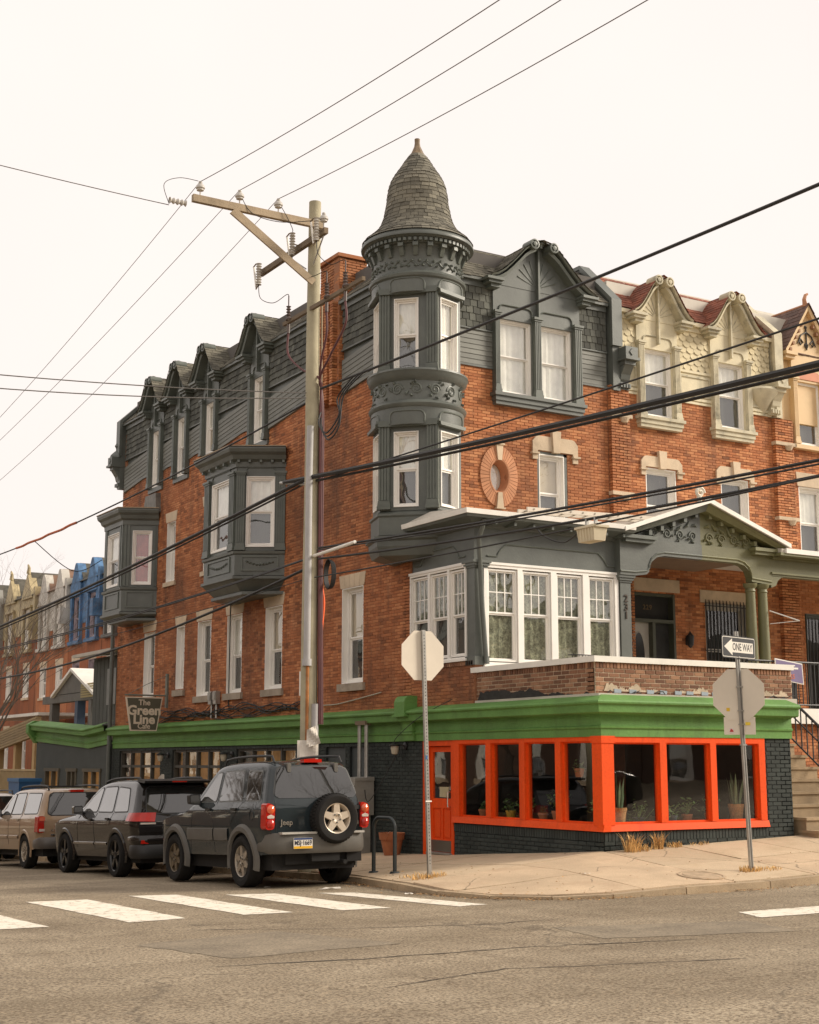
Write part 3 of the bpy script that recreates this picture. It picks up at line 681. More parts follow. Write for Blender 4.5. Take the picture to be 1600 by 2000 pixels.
# ================================================================ CORNER HOUSE
FY = 5.84; FR = FRONT(FY)
house = thing('corner_house', (0, FY, 0), 'three storey orange brick corner house with slate green turret and mansard roof', 'house')
win1 = [(19.45, 20.26, 3.64, 5.45), (17.32, 17.87, 3.74, 5.42), (15.58, 16.44, 3.52, 5.44), (13.70, 14.58, 3.52, 5.44), (11.50, 12.40, 3.52, 5.43), (7.72, 8.64, 3.48, 5.49)]
win2 = [(18.16, 18.78, 6.70, 8.36), (15.55, 16.20, 6.72, 8.43)]
DH = [(19.70, 9.53), (17.83, 9.53), (15.88, 9.80), (12.90, 9.51)]
holesL = [tuple(w_) for w_ in win1 + win2] + [(c - .52, c + .52, zb - .1, 10.2) for c, zb in DH]
brickwall(house, SIDE, 5.80, 22.42, 2.5, 9.98, holesL, BRICKL, MORTAR, ind=150, key=lambda q: abs(q[0] - 7.0) + abs(q[2] - 4.2) * .7)
for i, w_ in enumerate(win1):
    window(house, SIDE, *w_, dep=.11, fw=.065, cur=[(SCREEN, DARKC), (SCREEN, DARKC), (SCREEN, DARKC), (SHEER, DARKC), (BLIND, DARKC), (BLIND, DARKC)][i], wood=WHITE, split=.47,
           sill=(.10, .07, .16, STONED), lint=(.28, 5 if i == 5 else 1, .07))
for i, w_ in enumerate(win2): window(house, SIDE, *w_, dep=.12, fw=.05, cur=(SCREEN, DARKC), wood=WHITE if i else WHITE, sill=(.1, .06, .12, STONE), lint=(.27, 1, .07))
doorw = [(3.15, 3.83, 6.55, 8.33)]
oval = (2.12, 7.68)
holesF = [(3.12, 3.90, 6.4, 8.36), (oval[0] - .2, oval[0] + .2, oval[1] - .31, oval[1] + .31), (2.1, 4.1, 9.46, 10.2), (5.50, 6.80, 3.0, 5.53)]
holesF += [(0.95, 1.1, 3, 3.01)]
brickwall(house, FR, 0, 5.04, 3.0, 9.98, holesF, BRICK, MORTAR, ind=150, key=lambda q: abs(q[0] - 2.6) + abs(q[2] - 9.0))
brickwall(house, FR, 5.05, 5.58, 3.0, 10.03, [], BRICK, MORTAR, pr=.113, th=.05, name='pier')
for z in (7.62, 9.36):
    b = MB(FR); b.box(5.02, 5.62, .0, .16, z - .05, z + .03); b.lathe([(.0, z - .17), (.08, z - .15), (.13, z - .05)], (5.42, .1), 12); b.build('pier_band', STONE, house)
# framed window with eared lintel
b = MB(FR); b.box(3.12, 3.17, -.2, .0, 6.4, 8.33); b.box(3.81, 3.90, -.2, .0, 6.4, 8.33); b.box(3.12, 3.90, -.2, -.0, 8.27, 8.36); b.build('window_surround', TRIM, house)
window(house, FR, 3.16, 3.82, 6.45, 8.28, dep=.08, cur=(BLIND, SCREEN), split=.55)
def eared(fr, u0, u1, z0, zt, par, key=True):
    b = MB(fr); h = zt - z0
    b.prism([(u0, z0), (u0 + .13, z0), (u0 + .13, z0 + .2), (u1 - .13, z0 + .2), (u1 - .13, z0), (u1, z0), (u1, zt - .12), (u1 - .09, zt - .02), (u1 - .15, zt), (u0 + .15, zt), (u0 + .09, zt - .02), (u0, zt - .12)], -.1, .05)
    b.box(u0 - .04, u0 + .15, .0, .09, z0 + .11, z0 + .15); b.box(u1 - .15, u1 + .04, .0, .09, z0 + .11, z0 + .15)
    if key: c = (u0 + u1) / 2; b.prism([(c - .085, z0 + .17), (c + .085, z0 + .17), (c + .115, zt + .13), (c - .115, zt + .13)], .0, .10)
    b.build('lintel', STONE, par)
eared(FR, 2.98, 4.17, 8.15, 8.66, house)
# oval window: terracotta rays
TERRA = mat('terracotta', (.50, .23, .115), .8, .12, 3, piece=.12, bump=.2, bs=50)
b = MB(FR); n = 44; cx, cz = oval
ov = b
for i in range(n):
    t0, t1 = 2 * PI * (i + .06) / n, 2 * PI * (i + .94) / n; q = []
    for (rx, rz, dd) in ((.24, .36, .05), (.47, .645, .035)):
        q.append([(cx + rx * math.cos(t), dd, cz + rz * math.sin(t)) for t in (t0, t1)])
    for (rx, rz, dd) in ((.24, .36, -.02), (.47, .645, -.02)):
        q.append([(cx + rx * math.cos(t), dd, cz + rz * math.sin(t)) for t in (t0, t1)])
    b.hexa([q[2][0], q[2][1], q[3][1], q[3][0], q[0][0], q[0][1], q[1][1], q[1][0]], RN.random())
ovo = b.build('oval_window', TERRA, house)
b = MB(FR); m_ = 40; prof = [(1.2, .055), (1.08, .05), (.98, .0), (.94, -.12), (.90, -.2)]
b.grid(lambda i, j: (cx + .21 * prof[j][0] * math.cos(2 * PI * i / m_), prof[j][1], cz + .32 * prof[j][0] * math.sin(2 * PI * i / m_)), m_, len(prof) - 1); b.build('oval_reveal', TERRA, ovo, True)
b = MB(FR); b.poly([(cx + .2 * math.cos(2 * PI * i / 24), -.17, cz + .31 * math.sin(2 * PI * i / 24)) for i in range(24)]); b.build('pane', PANE, ovo)
b = MB(FR); b.box(cx - .25, cx + .25, -.26, -.22, cz - .36, cz + .36); b.build('curtain_or_dark_room', SHEER, ovo)
for s in (1, -1):
    b = MB(FR); z0_, z1_ = cz + s * .34, cz + s * .66
    b.hexa([(cx - .05, .0, z0_), (cx + .05, .0, z0_), (cx + .05, .075, z0_), (cx - .05, .075, z0_), (cx - .085, .0, z1_), (cx + .085, .0, z1_), (cx + .085, .075, z1_), (cx - .085, .075, z1_)])
    x0, x1 = sorted((z1_, z1_ + s * .03)); b.box(cx - .11, cx + .11, .0, .1, x0, x1); b.build('keystone', STONE, ovo)

# ---- mansard zone: boards, shingles, fascia, roof slope
def mansard(par, fr, spans, us, ue, slope_u, wall_m, shing_m, board_m, roof_m, fas_m, ind_sh, roof_spans=()):
    b = MB(fr)
    for (a, c) in spans: b.box(a - .05, c + .05, -.3, -.03, 9.98, 11.9)
    if spans: b.build('mansard_wall', wall_m, par)
    sh = MB(fr)
    for (a, c) in spans:
        n = 7; h = .75 / n
        for i in range(n): piece('clapboard', board_m, fr, a, c, -.03, .030, 9.985 + i * h, 9.985 + (i + 1) * h + .012, par, tilt=.028)
        b = MB(fr); b.box(a, c, -.03, .05, 10.735, 10.765); b.box(a, c, -.03, .045, 9.94, 9.985); b.build('board_edge', fas_m, par)
        rows = 6; h = .91 / rows
        for i in range(rows):
            n = max(2, round((c - a) / .165)); wv = (c - a) / n; u = a - (i % 2) * wv / 2
            while u < c - .01:
                x, y = max(a, u), min(c, u + wv * RN.uniform(.92, 1.06)); nx = y if y > u + .02 else u + wv
                if y - x > .03:
                    z = 10.77 + i * h + RN.uniform(-.012, .008)
                    if ind_sh: piece('shingle', shing_m, fr, x + .004, y - .004, -.03, .028 + RN.uniform(-.004, .006), z, 10.77 + (i + 1) * h + .015, par, tilt=.026)
                    else:
                        t = RN.uniform(.024, .034); zz = 10.77 + (i + 1) * h + .012; k = len(sh.v)
                        sh.v += [fr(x + .004, t, z), fr(y - .004, t, z), fr(y - .004, .004, zz), fr(x + .004, .004, zz), fr(x + .004, -.02, z), fr(y - .004, -.02, z)]; r = RN.random()
                        sh.fc((k, k + 1, k + 2, k + 3), r); sh.fc((k + 4, k + 5, k + 1, k), r)
                u = nx if nx > u else u + wv
    if sh.f: sh.build('wall_shingles', shing_m, par, kind='stuff')
    for (a, c) in spans:
        b = MB(fr); b.box(a, c, -.03, .05, 11.68, 11.80); b.prism([(a, 11.80), (c, 11.80), (c, 11.86), (a, 11.86)], -.05, .13); b.build('fascia', fas_m, par)
    f, L = frame_slope(fr, .14, 11.86, -.98, 12.92)
    fb = f
    if (f(1, 0) - f(0, 0)).cross(f(0, 1) - f(0, 0)).z < 0: fb = (lambda a, bb: f(us + ue - a, bb))
    mb = MB(); cut = sorted(spans or roof_spans); segs = []; u = slope_u[0]
    for (a, c) in cut: segs += [(u, max(u, a), .42), (max(u, a), min(c, slope_u[1]), 0)]; u = min(c, slope_u[1])
    segs.append((u, slope_u[1], .42))
    for (a, c, b0) in segs:
        if c - a < .04: continue
        if fb is f: shingles(fb, a, c, b0, L, .21, .13, .012, mb)
        else: shingles(fb, us + ue - c, us + ue - a, b0, L, .21, .13, .012, mb)
    mb.build('roof_shingles', roof_m, par, kind='stuff')
    b = MB(fr); b.hexa([(slope_u[0], -.12, 11.84), (slope_u[1], -.12, 11.84), (slope_u[1], -.9, 11.84), (slope_u[0], -.9, 11.84), (slope_u[0], -.12, 12.09), (slope_u[1], -.12, 12.09), (slope_u[1], -.98, 12.90), (slope_u[0], -.98, 12.90)]); b.build('roof', roof_m, par)
spl = []
cu = 22.28
for c, zb in DH: spl.append((c + .50, cu)); cu = c - .50
spl.append((9.95, cu)); spl.append((6.55, 8.70))
mansard(house, SIDE, spl, 6.2, 22.3, (6.6, 22.3), TRIM, SHING, SIDING, ROOFM, TRIM, False)
mansard(house, FR, [(1.0, 2.02), (4.28, 5.04)], .9, 5.06, (.8, 5.06), TRIM, SHING, SIDING, ROOFM, TRIM, True)
b = MB(); b.box(.9, 5.1, 6.75, 21.5, 12.6, 12.90); b.box(.30, 5.1, 6.2, 22.3, 2.4, 12.6); b.build('house_core', mat('roof_felt', (.12, .11, .1), .9), house)
for i, (c, zb) in enumerate(DH):
    dormer(house, SIDE, c, [(c - .345, c + .345)], zb, 11.16, .50, .80, 11.80, 12.60, TRIM, TRIM2, ROOFM, [(SHEER, SHEER), (SHEER, SCREEN), (SHEER, BLIND), (SHEER, SHEER)][i:i + 1][0], out=.10, back=1.3)
    b = MB(SIDE); b.box(c - .52, c + .52, -.02, .06, zb - .14, zb - .03); b.build('sill', TRIM, house)
dormer(house, FR, 3.13, [(2.13, 2.99), (3.20, 4.06)], 9.47, 11.08, 1.14, 1.36, 11.86, 12.78, TRIM, TRIM2, ROOFM, (SHEER, SHEER), out=.12, back=1.4, sillm=TRIM)

# end walls with copings and brackets
def endwall(par, fr, u0, u1, m, bu, bs, finial=False):
    b = MB(Fr(fr(0, 0, 0), fr.d, fr.u))       # profile in (d,z) extruded along u
    b.prism([(-.3, 9.9), (.16, 9.9), (.16, 11.93), (-.9, 12.98), (-1.3, 12.98), (-1.3, 9.9)], u0 + .04, u1 - .04)
    b.prism([(.13, 10.9), (.22, 10.9), (.22, 11.97), (-.9, 13.06), (-1.4, 13.06), (-1.4, 12.97), (-.93, 12.97), (.13, 11.93)], u0, u1)
    e = b.build('end_wall', m, par)
    b = MB(fr); c = bu                         # bracket
    b.box(c - .17, c + .17, .0, .42, 10.62, 10.86); b.box(c - .2, c + .2, -.02, .46, 10.56, 10.62); b.box(c - .15, c + .15, .0, .36, 10.47, 10.56)
    b2 = MB(Fr(fr(0, 0, 0), fr.d, fr.u)); b2.prism([(0, 9.95), (.13, 9.95), (.13, 10.12), (.17, 10.17), (.20, 10.28), (.28, 10.40), (.33, 10.47), (0, 10.47)], c - .13, c + .13)
    b.prism([(c - .07, 10.74), (c, 10.82), (c + .07, 10.74), (c, 10.66)], .42, .44)
    for k in range(4): piece('bracket_dentil', m, fr, c - .15 + .08 * k, c - .10 + .08 * k, .13, .20, 9.98, 10.08, par)
    if finial:
        b.lathe([(.22, 10.86), (.20, 10.93), (.10, 11.03), (.04, 11.08), (.04, 11.14), (.085, 11.22), (.0, 11.36)], (c, .2), 4)
    b.build('bracket', m, par); b2.build('bracket_scroll', m, par)
    return e
endwall(house, FR, 5.06, 5.34, TRIM, 5.43, 1)
endwall(house, SIDE, 22.30, 22.58, TRIM, 22.52, 1, True)
brickwall(house, Fr((0, 22.43, 0), (1, 0, 0), (0, 1, 0)), 0, 5, 2.4, 11.6, [], BRICKL, MORTAR, L=.42, H=.21)
# chimney
ch = brickwall(house, SIDE, 8.72, 9.62, 9.98, 12.92, [], BRICK, MORTAR, pr=.10, th=.6, name='chimney')
brickwall(house, Fr((0, 8.72, 0), (1, 0, 0), (0, -1, 0)), -.1, .6, 9.98, 12.92, [], BRICK, MORTAR)
brickwall(house, SIDE, 8.78, 8.94, 9.55, 11.9, [], BRICK, MORTAR, pr=.22, th=.02); brickwall(house, SIDE, 9.3, 9.5, 9.62, 11.9, [], BRICK, MORTAR, pr=.22, th=.02); brickwall(house, SIDE, 9.04, 9.2, 9.7, 11.9, [], BRICK, MORTAR, pr=.22, th=.02)
b = MB(); b.box(-.16, .68, 8.66, 9.68, 12.92, 13.0); b.build('chimney_cap', BRICK, house)

# ---- turret
TX, TY = .2, 5.9
AXF = Fr((TX, TY, 0), (1, 0, 0), (0, 1, 0))
UU, NN = Vector((.70711, -.70711, 0)), Vector((-.70711, -.70711, 0))
def tp(u, v): p = Vector((TX, TY, 0)) + UU * u + NN * v; return (p.x, p.y)
POLY = [(.05, 6.75), tp(-.92, .08), tp(-.58, .75), tp(.58, .75), tp(.92, .08), (1.05, 5.9)]
def tring(prof, name, m=TRIM, n=72): b = MB(AXF); b.lathe(prof, (0, 0), n); return b.build(name, m, house, True)
tring([(.0, 12.40), (1.05, 12.32), (1.13, 12.27), (1.16, 12.20), (1.155, 12.17), (1.11, 12.165), (1.09, 12.15), (1.03, 12.13), (1.0, 12.05), (.93, 12.04), (.90, 12.0), (.90, 11.50), (.96, 11.47), (1.0, 11.42), (.985, 11.37), (.94, 11.34), (.93, 11.06), (.5, 11.05)], 'turret_drum')
tring([(.5, 9.47), (1.02, 9.47), (1.03, 9.43), (1.0, 9.38), (.99, 9.33), (.93, 9.27), (.90, 9.24), (.89, 8.86), (.95, 8.83), (.99, 8.78), (.975, 8.73), (.94, 8.70), (.93, 8.36), (.5, 8.35)], 'turret_drum')
for k in range(64):
    t = 2 * PI * k / 64; n = Vector((math.cos(t), math.sin(t), 0))
    if n.dot(NN) < -.35: continue
    piece('dentil', TRIM2, Fr((TX, TY, 0), (-n.y, n.x, 0), n), -.033, .033, 1.0, 1.085, 12.06, 12.125, house)
    if k % 3 == 0:
        b = MB(Fr((TX, TY, 0), (-n.y, n.x, 0), n)); b.box(-.055, .055, .85, 1.04, 11.97, 12.045); b.hexa([(-.045, .85, 11.80), (.045, .85, 11.80), (.045, .93, 11.80), (-.045, .93, 11.80), (-.045, .85, 11.97), (.045, .85, 11.97), (.045, 1.0, 11.97), (-.045, 1.0, 11.97)]); b.build('modillion', TRIM2, house)
def cyl(r, t, z): return (r * math.cos(t), r * math.sin(t), z)
TA = math.atan2(NN.y, NN.x)
# vine band and scroll frieze in relief
b = MB(AXF); b.tube([cyl(.905, TA - 1.75 + 3.5 * i / 120, 11.64 + .045 * math.sin(i * .62)) for i in range(121)], .016, 5)
for i in range(44):
    t = TA - 1.72 + 3.44 * i / 43; z = 11.64 + (.05 if i % 2 else -.05)
    b.tube([cyl(.902, t - .03, z), cyl(.93, t, z + RN.uniform(-.02, .02)), cyl(.902, t + .035, z + .01)], [.012, .03, .008], 5)
b.build('vine_relief', TRIM2, house, True, kind='stuff')
b = MB(AXF)
for s in range(8):
    t0 = TA - 1.5 + 3.0 * s / 7; sg = 1 if s % 2 else -1; pts = []
    for i in range(30):
        a = i * .42; r = .115 * (1 - i / 34); pts.append(cyl(.895, t0 + sg * r * math.cos(a) / .9, 9.07 + r * math.sin(a)))
    b.tube(pts, [.026 - .0005 * i for i in range(30)], 5)
    for k in range(5):
        a = RN.uniform(0, 6.28); t = t0 + .2 * math.cos(a); z = 9.06 + .12 * math.sin(a) * 1.2
        b.tube([cyl(.892, t, z), cyl(.93, t + .03, z + .03 * math.sin(a)), cyl(.892, t + .075, z + .05 * math.cos(a))], [.01, .03, .006], 5)
b.build('scroll_relief', TRIM2, house, True, kind='stuff')
for (zb, zt, zl) in ((9.40, 11.06, 9.44), (6.68, 8.36, 6.62)):
    faces = [(1, 2), (2, 3), (3, 4)]
    for fi, (i, j) in enumerate(faces):
        fr = FAC2(POLY[i], POLY[j]); L = (Vector(POLY[j]) - Vector(POLY[i])).length
        if fi == 1: a, c = L / 2 - .30, L / 2 + .20
        else: a, c = L / 2 - .27, L / 2 + .27
        wz0, wz1 = (9.47, 10.97) if zb > 9 else (6.75, 8.25)
        b = panel(MB(fr), .0, L, zb, zt, [(a, c, wz0, wz1)], -.12, -.02); b.build('turret_face', TRIM, house)
        cu_ = {0: (SHEER, DARKC), 1: (SHEER, SCREEN), 2: (SHEER, SHEER if zb > 9 else SCREEN)}[fi]
        window(house, fr, a, c, wz0, wz1, dep=.045, fw=.03, cur=cu_, rev=True)
        b = MB(fr); b.prism([(-.02, zt + .05), (L + .02, zt + .05), (L + .0, zt - .02), (.0, zt - .02)], -.1, .10); b.build('hood', TRIM2, house)
    for i in (2, 3):                           # fluted corner pilasters
        p = Vector((*POLY[i], 0)); fr = Fr(p, UU, NN); s = 1 if i == 2 else -1
        b = MB(fr); x0, x1 = sorted((-s * .02, s * .21)); fluted(b, fr, x0, x1, -.05, .06, zb + .02, zt + .10); b.build('pilaster', TRIM2, house)
    for fi, da in enumerate((-63, 0, 63)):     # sunk arched panels on the round head
        t0 = TA + math.radians(da); w_ = .36; z0_, z1_ = zt + .03, zt + .27; pts = []
        for i in range(25):
            q = i / 24
            if q < .2: a = q / .2; pts.append((-w_, z0_ + (z1_ - z0_ - .12) * a))
            elif q < .4: a = (q - .2) / .2 * PI / 2; pts.append((-w_ + .12 - .12 * math.cos(a), z1_ - .12 + .12 * math.sin(a)))
            elif q < .6: a = (q - .4) / .2; pts.append((-w_ + .12 + (2 * w_ - .24) * a, z1_))
            elif q < .8: a = (q - .6) / .2 * PI / 2; pts.append((w_ - .12 + .12 * math.sin(a), z1_ - .12 + .12 * math.cos(a)))
            else: a = (q - .8) / .2; pts.append((w_, z1_ - .12 - (z1_ - z0_ - .12) * a))
        b = MB(AXF); b.tube([cyl(.938, t0 - u / .94, z) for u, z in pts], .02, 6); b.build('arch_moulding', TRIM2, house, True)
b = MB(); b.sweep(POLY, [(-.5, 6.18), (.0, 6.18), (.02, 6.20), (.02, 6.55), (.05, 6.58), (.05, 6.62), (.0, 6.66), (-.05, 6.68), (-.5, 6.68)]); b.build('turret_apron', TRIM, house)
b = MB(); b.sweep(POLY, [(-.6, 5.75), (-.28, 5.72), (.0, 5.80), (.06, 5.98), (.06, 6.08), (.12, 6.12), (.12, 6.17), (-.5, 6.178)]); b.build('turret_corbel', TRIM, house)
b = MB(); b.prismz([(TX + .15 + (p[0] - TX - .15) * .6, TY + .15 + (p[1] - TY - .15) * .6) for p in POLY], 5.75, 11.2); b.build('turret_core', mat('roof_felt', (.12, .11, .1)), house)
# bell roof
PR = [(1.13, 12.29), (1.08, 12.36), (.98, 12.44), (.88, 12.53), (.80, 12.63), (.735, 12.75), (.69, 12.90), (.64, 13.16), (.605, 13.48), (.565, 13.63), (.51, 13.75), (.385, 13.95), (.286, 14.11), (.20, 14.24), (.16, 14.30)]
tring([(r - .012, z) for r, z in PR], 'turret_roof', ROOFM)
troof = bpy.context.scene.objects.get('turret_roof')
PL = [0]
for p, q in zip(PR, PR[1:]): PL.append(PL[-1] + math.hypot(q[0] - p[0], q[1] - p[1]))
def bell(s):
    for i in range(len(PL) - 1):
        if s <= PL[i + 1] or i == len(PL) - 2: t = (s - PL[i]) / (PL[i + 1] - PL[i]); return PR[i][0] + (PR[i + 1][0] - PR[i][0]) * t, PR[i][1] + (PR[i + 1][1] - PR[i][1]) * t
rest = MB(); nr = 25; hh = PL[-1] / nr
for i in range(nr):
    r0, _ = bell(i * hh); n = max(7, round(2 * PI * r0 / .185)); off = RN.random()
    edges = [(k + off + RN.uniform(-.16, .16)) * 2 * PI / n for k in range(n)]
    for k in range(n):
        t0, t1 = edges[k], edges[(k + 1) % n] + (2 * PI if k == n - 1 else 0); tm = (t0 + t1) / 2
        vis = math.cos(tm - TA) > -.22
        m = MB() if vis else rest; s0 = max(0, i * hh + RN.uniform(-.014, .006)); s1 = min(PL[-1], (i + 1.3) * hh); th = RN.uniform(.010, .022); K = len(m.v); r = RN.random(); g = .004 / r0
        for (s, e) in ((s0, -.005), (s0, th), (s1, .002)):
            rr, z = bell(s)
            for q in range(3): t = t0 + g + (t1 - t0 - 2 * g) * q / 2; m.v.append(Vector((TX + (rr + e) * math.cos(t), TY + (rr + e) * math.sin(t), z)))
        for a in (0, 1):
            for q in (0, 1): m.fc((K + a * 3 + q, K + a * 3 + q + 1, K + a * 3 + q + 4, K + a * 3 + q + 3), r)
        if vis: m.build('shingle', ROOFM, troof)
rest.build('rear_shingles', ROOFM, troof, kind='stuff')
b = MB(AXF); b.lathe([(.20, 14.20), (.165, 14.29), (.135, 14.34), (.10, 14.42), (.065, 14.50), (.055, 14.58), (.06, 14.66), (.0, 14.67)], (0, 0), 8); b.build('finial', mat('finial_metal', (.22, .155, .09), .7, .3, 6, bump=.3, bs=30, piece=.2), house)

# ---- oriel bays on the flank
def bay(pts, zc, zt, zsill, zap, zbot, wz, wside, wfront, curs, over, orn, flute):
    """pts: near wall point, near corner, far corner, far wall point"""
    path = [pts[3], pts[2], pts[1], pts[0]]
    b = MB(); b.prismz(pts, zsill - .02, zc); core = b
    by = None
    for k, (p, q) in enumerate(((pts[2], pts[1]), (pts[1], pts[0]), (pts[3], pts[2]))):
        fr = FAC2(p, q); L = (Vector(q) - Vector(p)).length
        if k == 2: hole = []
        else: a, c = (wfront if k == 0 else wside); hole = [(a * L, c * L, wz[0], wz[1])]
        b = panel(MB(fr), 0, L, zsill, zc, hole, -.14, -.02)
        f_ = b.build('bay_face', TRIM, house)
        if by is None: by = f_
        if hole:
            h = hole[0]; window(house, fr, *h, dep=.03, fw=.045, cur=curs[k], rev=True)
            if flute:
                for (x0, x1) in ((0.01, h[0] - .03), (h[1] + .03, L - .01)):
                    if x1 - x0 > .06:
                        b = MB(fr); fluted(b, fr, x0, min(x1, x0 + .3), -.02, .045, zsill, zc - .22); b.build('pilaster', TRIM2, house)
                b = MB(fr); r = .1; A, C, z0_ = h[0] - .02, h[1] + .02, h[3] + .06
                b.tube([(A, -.01, z0_), (A, -.01, z0_ + .05)] + [(A + r - r * math.cos(t * PI / 12), -.01, z0_ + .05 + r * math.sin(t * PI / 12)) for t in range(1, 7)] + [(C - r + r * math.sin(t * PI / 12), -.01, z0_ + .05 + r * math.cos(t * PI / 12)) for t in range(0, 7)] + [(C, -.01, z0_)], .014, 6); b.build('arch_moulding', TRIM2, house)
            else:
                b = MB(fr)
                for x in (.03, h[0] - .14, h[1] + .06, L - .10): b.box(x, x + .07, -.02, .01, zsill + .02, zc - .12)
                b.build('pilaster', TRIM2, house)
        if hole:                                # sunk apron panel
            b = MB(fr); m0, m1, n0, n1 = .16 * L, .84 * L, zap + .14, zsill - .16
            for r in ((m0, m1, n1, n1 + .04), (m0, m1, n0 - .04, n0), (m0 - .04, m0, n0 - .04, n1 + .04), (m1, m1 + .04, n0 - .04, n1 + .04)): b.box(r[0], r[1], -.03, .025, r[2], r[3])
            b.build('apron_panel', TRIM2, house)
            if orn:
                b = MB(fr); cxx = (m0 + m1) / 2; czz = (n0 + n1) / 2; W2 = (m1 - m0) * .38
                b.tube([(cxx - W2 + 2 * W2 * i / 24, .005, czz - .07 * math.sin(PI * i / 24) + .035 + .02 * math.sin(i * 1.9)) for i in range(25)], .014, 5)
                for i in range(9): u = cxx - W2 + 2 * W2 * i / 8; zz = czz - .07 * math.sin(PI * i / 8) + .035; b.tube([(u - .03, .0, zz + .02), (u, .025, zz), (u + .03, .0, zz + RN.uniform(-.03, .03))], [.006, .022, .006], 5)
                b.build('garland', TRIM2, house, True)
    b = MB(); b.sweep(path, [(-.4, zap), (.0, zap), (.0, zsill - .1), (.04, zsill - .08), (.05, zsill - .02), (.0, zsill), (-.3, zsill)]); b.build('bay_apron', TRIM, house)
    b = MB(); b.sweep(path, [(-.55, zbot), (-.3, zbot), (.0, zap - .12), (.06, zap - .08), (.06, zap - .02), (-.1, zap - .002)]); b.build('bay_base', TRIM, house)
    b = MB(); b.prismz([(p[0] * .8, p[1]) for p in pts], zbot + .01, zbot + .08); b.build('bay_soffit', TRIM, house)
    b = MB(); b.sweep(path, [(-.1, zc - .12), (.02, zc - .12), (.03, zc), (over * .45, zc + .05), (over * .6, zc + .14), (over * .9, zc + .20), (over, zc + .27), (over, zc + .31), (-.1, zt)]); b.build('bay_cornice', TRIM, house)
    b = MB(); b.sweep(path, [(-.35, zt + .05), (over + .02, zc + .325), (over + .02, zc + .345), (-.5, zt + .09)]); b.build('bay_roof_edge', mat('roof_edge_tan', (.40, .31, .21), .7, .2, 3), house)
    b = MB(); b.prismz([(p[0] + .02, p[1]) for p in pts], zc, zt + .06); b.build('bay_roof', ROOFM, house)
    if flute:
        for k, (p, q) in enumerate(((pts[2], pts[1]), (pts[1], pts[0]))):
            fr = FAC2(p, q); L = (Vector(q) - Vector(p)).length; n = 5
            for i in range(n): u = .06 + (L - .12) * i / (n - 1); piece('modillion', TRIM2, fr, u - .03, u + .03, .02, .13, zc - .03, zc + .035, house)
    b = MB(); b.prismz([(p[0] * .62, p[1] + (.3 if i < 2 else -.3)) for i, p in enumerate(pts)], zap, zc); b.build('bay_core', DARKC, house)
bay([(0, 11.43), (-1.0, 12.02), (-1.0, 13.80), (0, 14.4)], 8.76, 9.06, 6.68, 6.10, 5.66, (6.76, 8.42), (.21, .78), (.22, .80), [(SHEER, SCREEN), (SHEER, SCREEN)], .27, True, True)
bay([(0, 19.42), (-.88, 19.86), (-.88, 21.36), (0, 21.9)], 8.52, 8.72, 6.66, 5.98, 5.72, (6.72, 8.24), (.27, .82), (.18, .80), [(SHEER, SCREEN), (PINK, PINK)], .22, False, False)
b = MB(SIDE); b.prism([(19.3, 8.75), (20.3, 8.75), (20.15, 9.3), (19.35, 9.3)], .0, .16); b.build('lead_flashing', mat('lead', (.16, .15, .13), .6, .3, 8, bump=.5, bs=14), house)
# downpipe at the far end, meter boxes, cable bundles on the flank
def pipe(par, pts, r, m, name='downpipe'): b = MB(); b.tube(pts, r, 10); return b.build(name, m, par, True)
pipe(house, [(-.12, 22.55, 5.9), (-.12, 22.55, .0)], .06, TRIM)
for (y, z) in ((15.28, 3.44), (14.98, 3.44), (9.95, 3.45)):
    b = MB(SIDE); b.box(y - .09, y + .09, .02, .14, z - .16, z + .16); b.box(y - .07, y + .07, .14, .165, z - .05, z + .13); b.tube([(y, .08, z - .16), (y, .08, z - .5)], .025, 6); b.build('meter_box', STEEL, house)
CABLE = mat('cable_black', (.018, .017, .016), .6, .1)
for k in range(7):
    zb = 3.06 + RN.uniform(-.1, .1); n = 60; y0_, y1_ = RN.uniform(9.8, 10.6), RN.uniform(17, 22.2)
    pipe(house, [(-.035 - .012 * k, y0_ + (y1_ - y0_) * i / n, zb + .08 * math.sin(i * .21 + k * 1.7) + .05 * math.sin(i * .53 + k) - .00 * i) for i in range(n + 1)], .012, CABLE, 'cable')
for y in (15.28, 14.98):
    for k in range(3): pipe(house, [(-.08, y + .03 * (k - 1), 3.28), (-.07, y + .25 * (k - .6), 3.15), (-.05, y + .7 * (k - .5), 3.05), (-.05, y + 1.4 * (k - .5), 3.0)], .010, CABLE, 'cable')
pipe(house, [(-.05, 9.8, 3.12)] + [(-.05, 9.8 - 2.9 * i / 20, 3.02 + .16 * abs(i / 20 - .35) ** 1.2 + (.12 * i / 20)) for i in range(1, 21)], .012, mat('cable_pale', (.42, .38, .3), .6), 'cable')
pipe(house, [(-.03, 14.36, 6.0), (-.03, 14.36, 3.2)], .014, CABLE, 'cable')
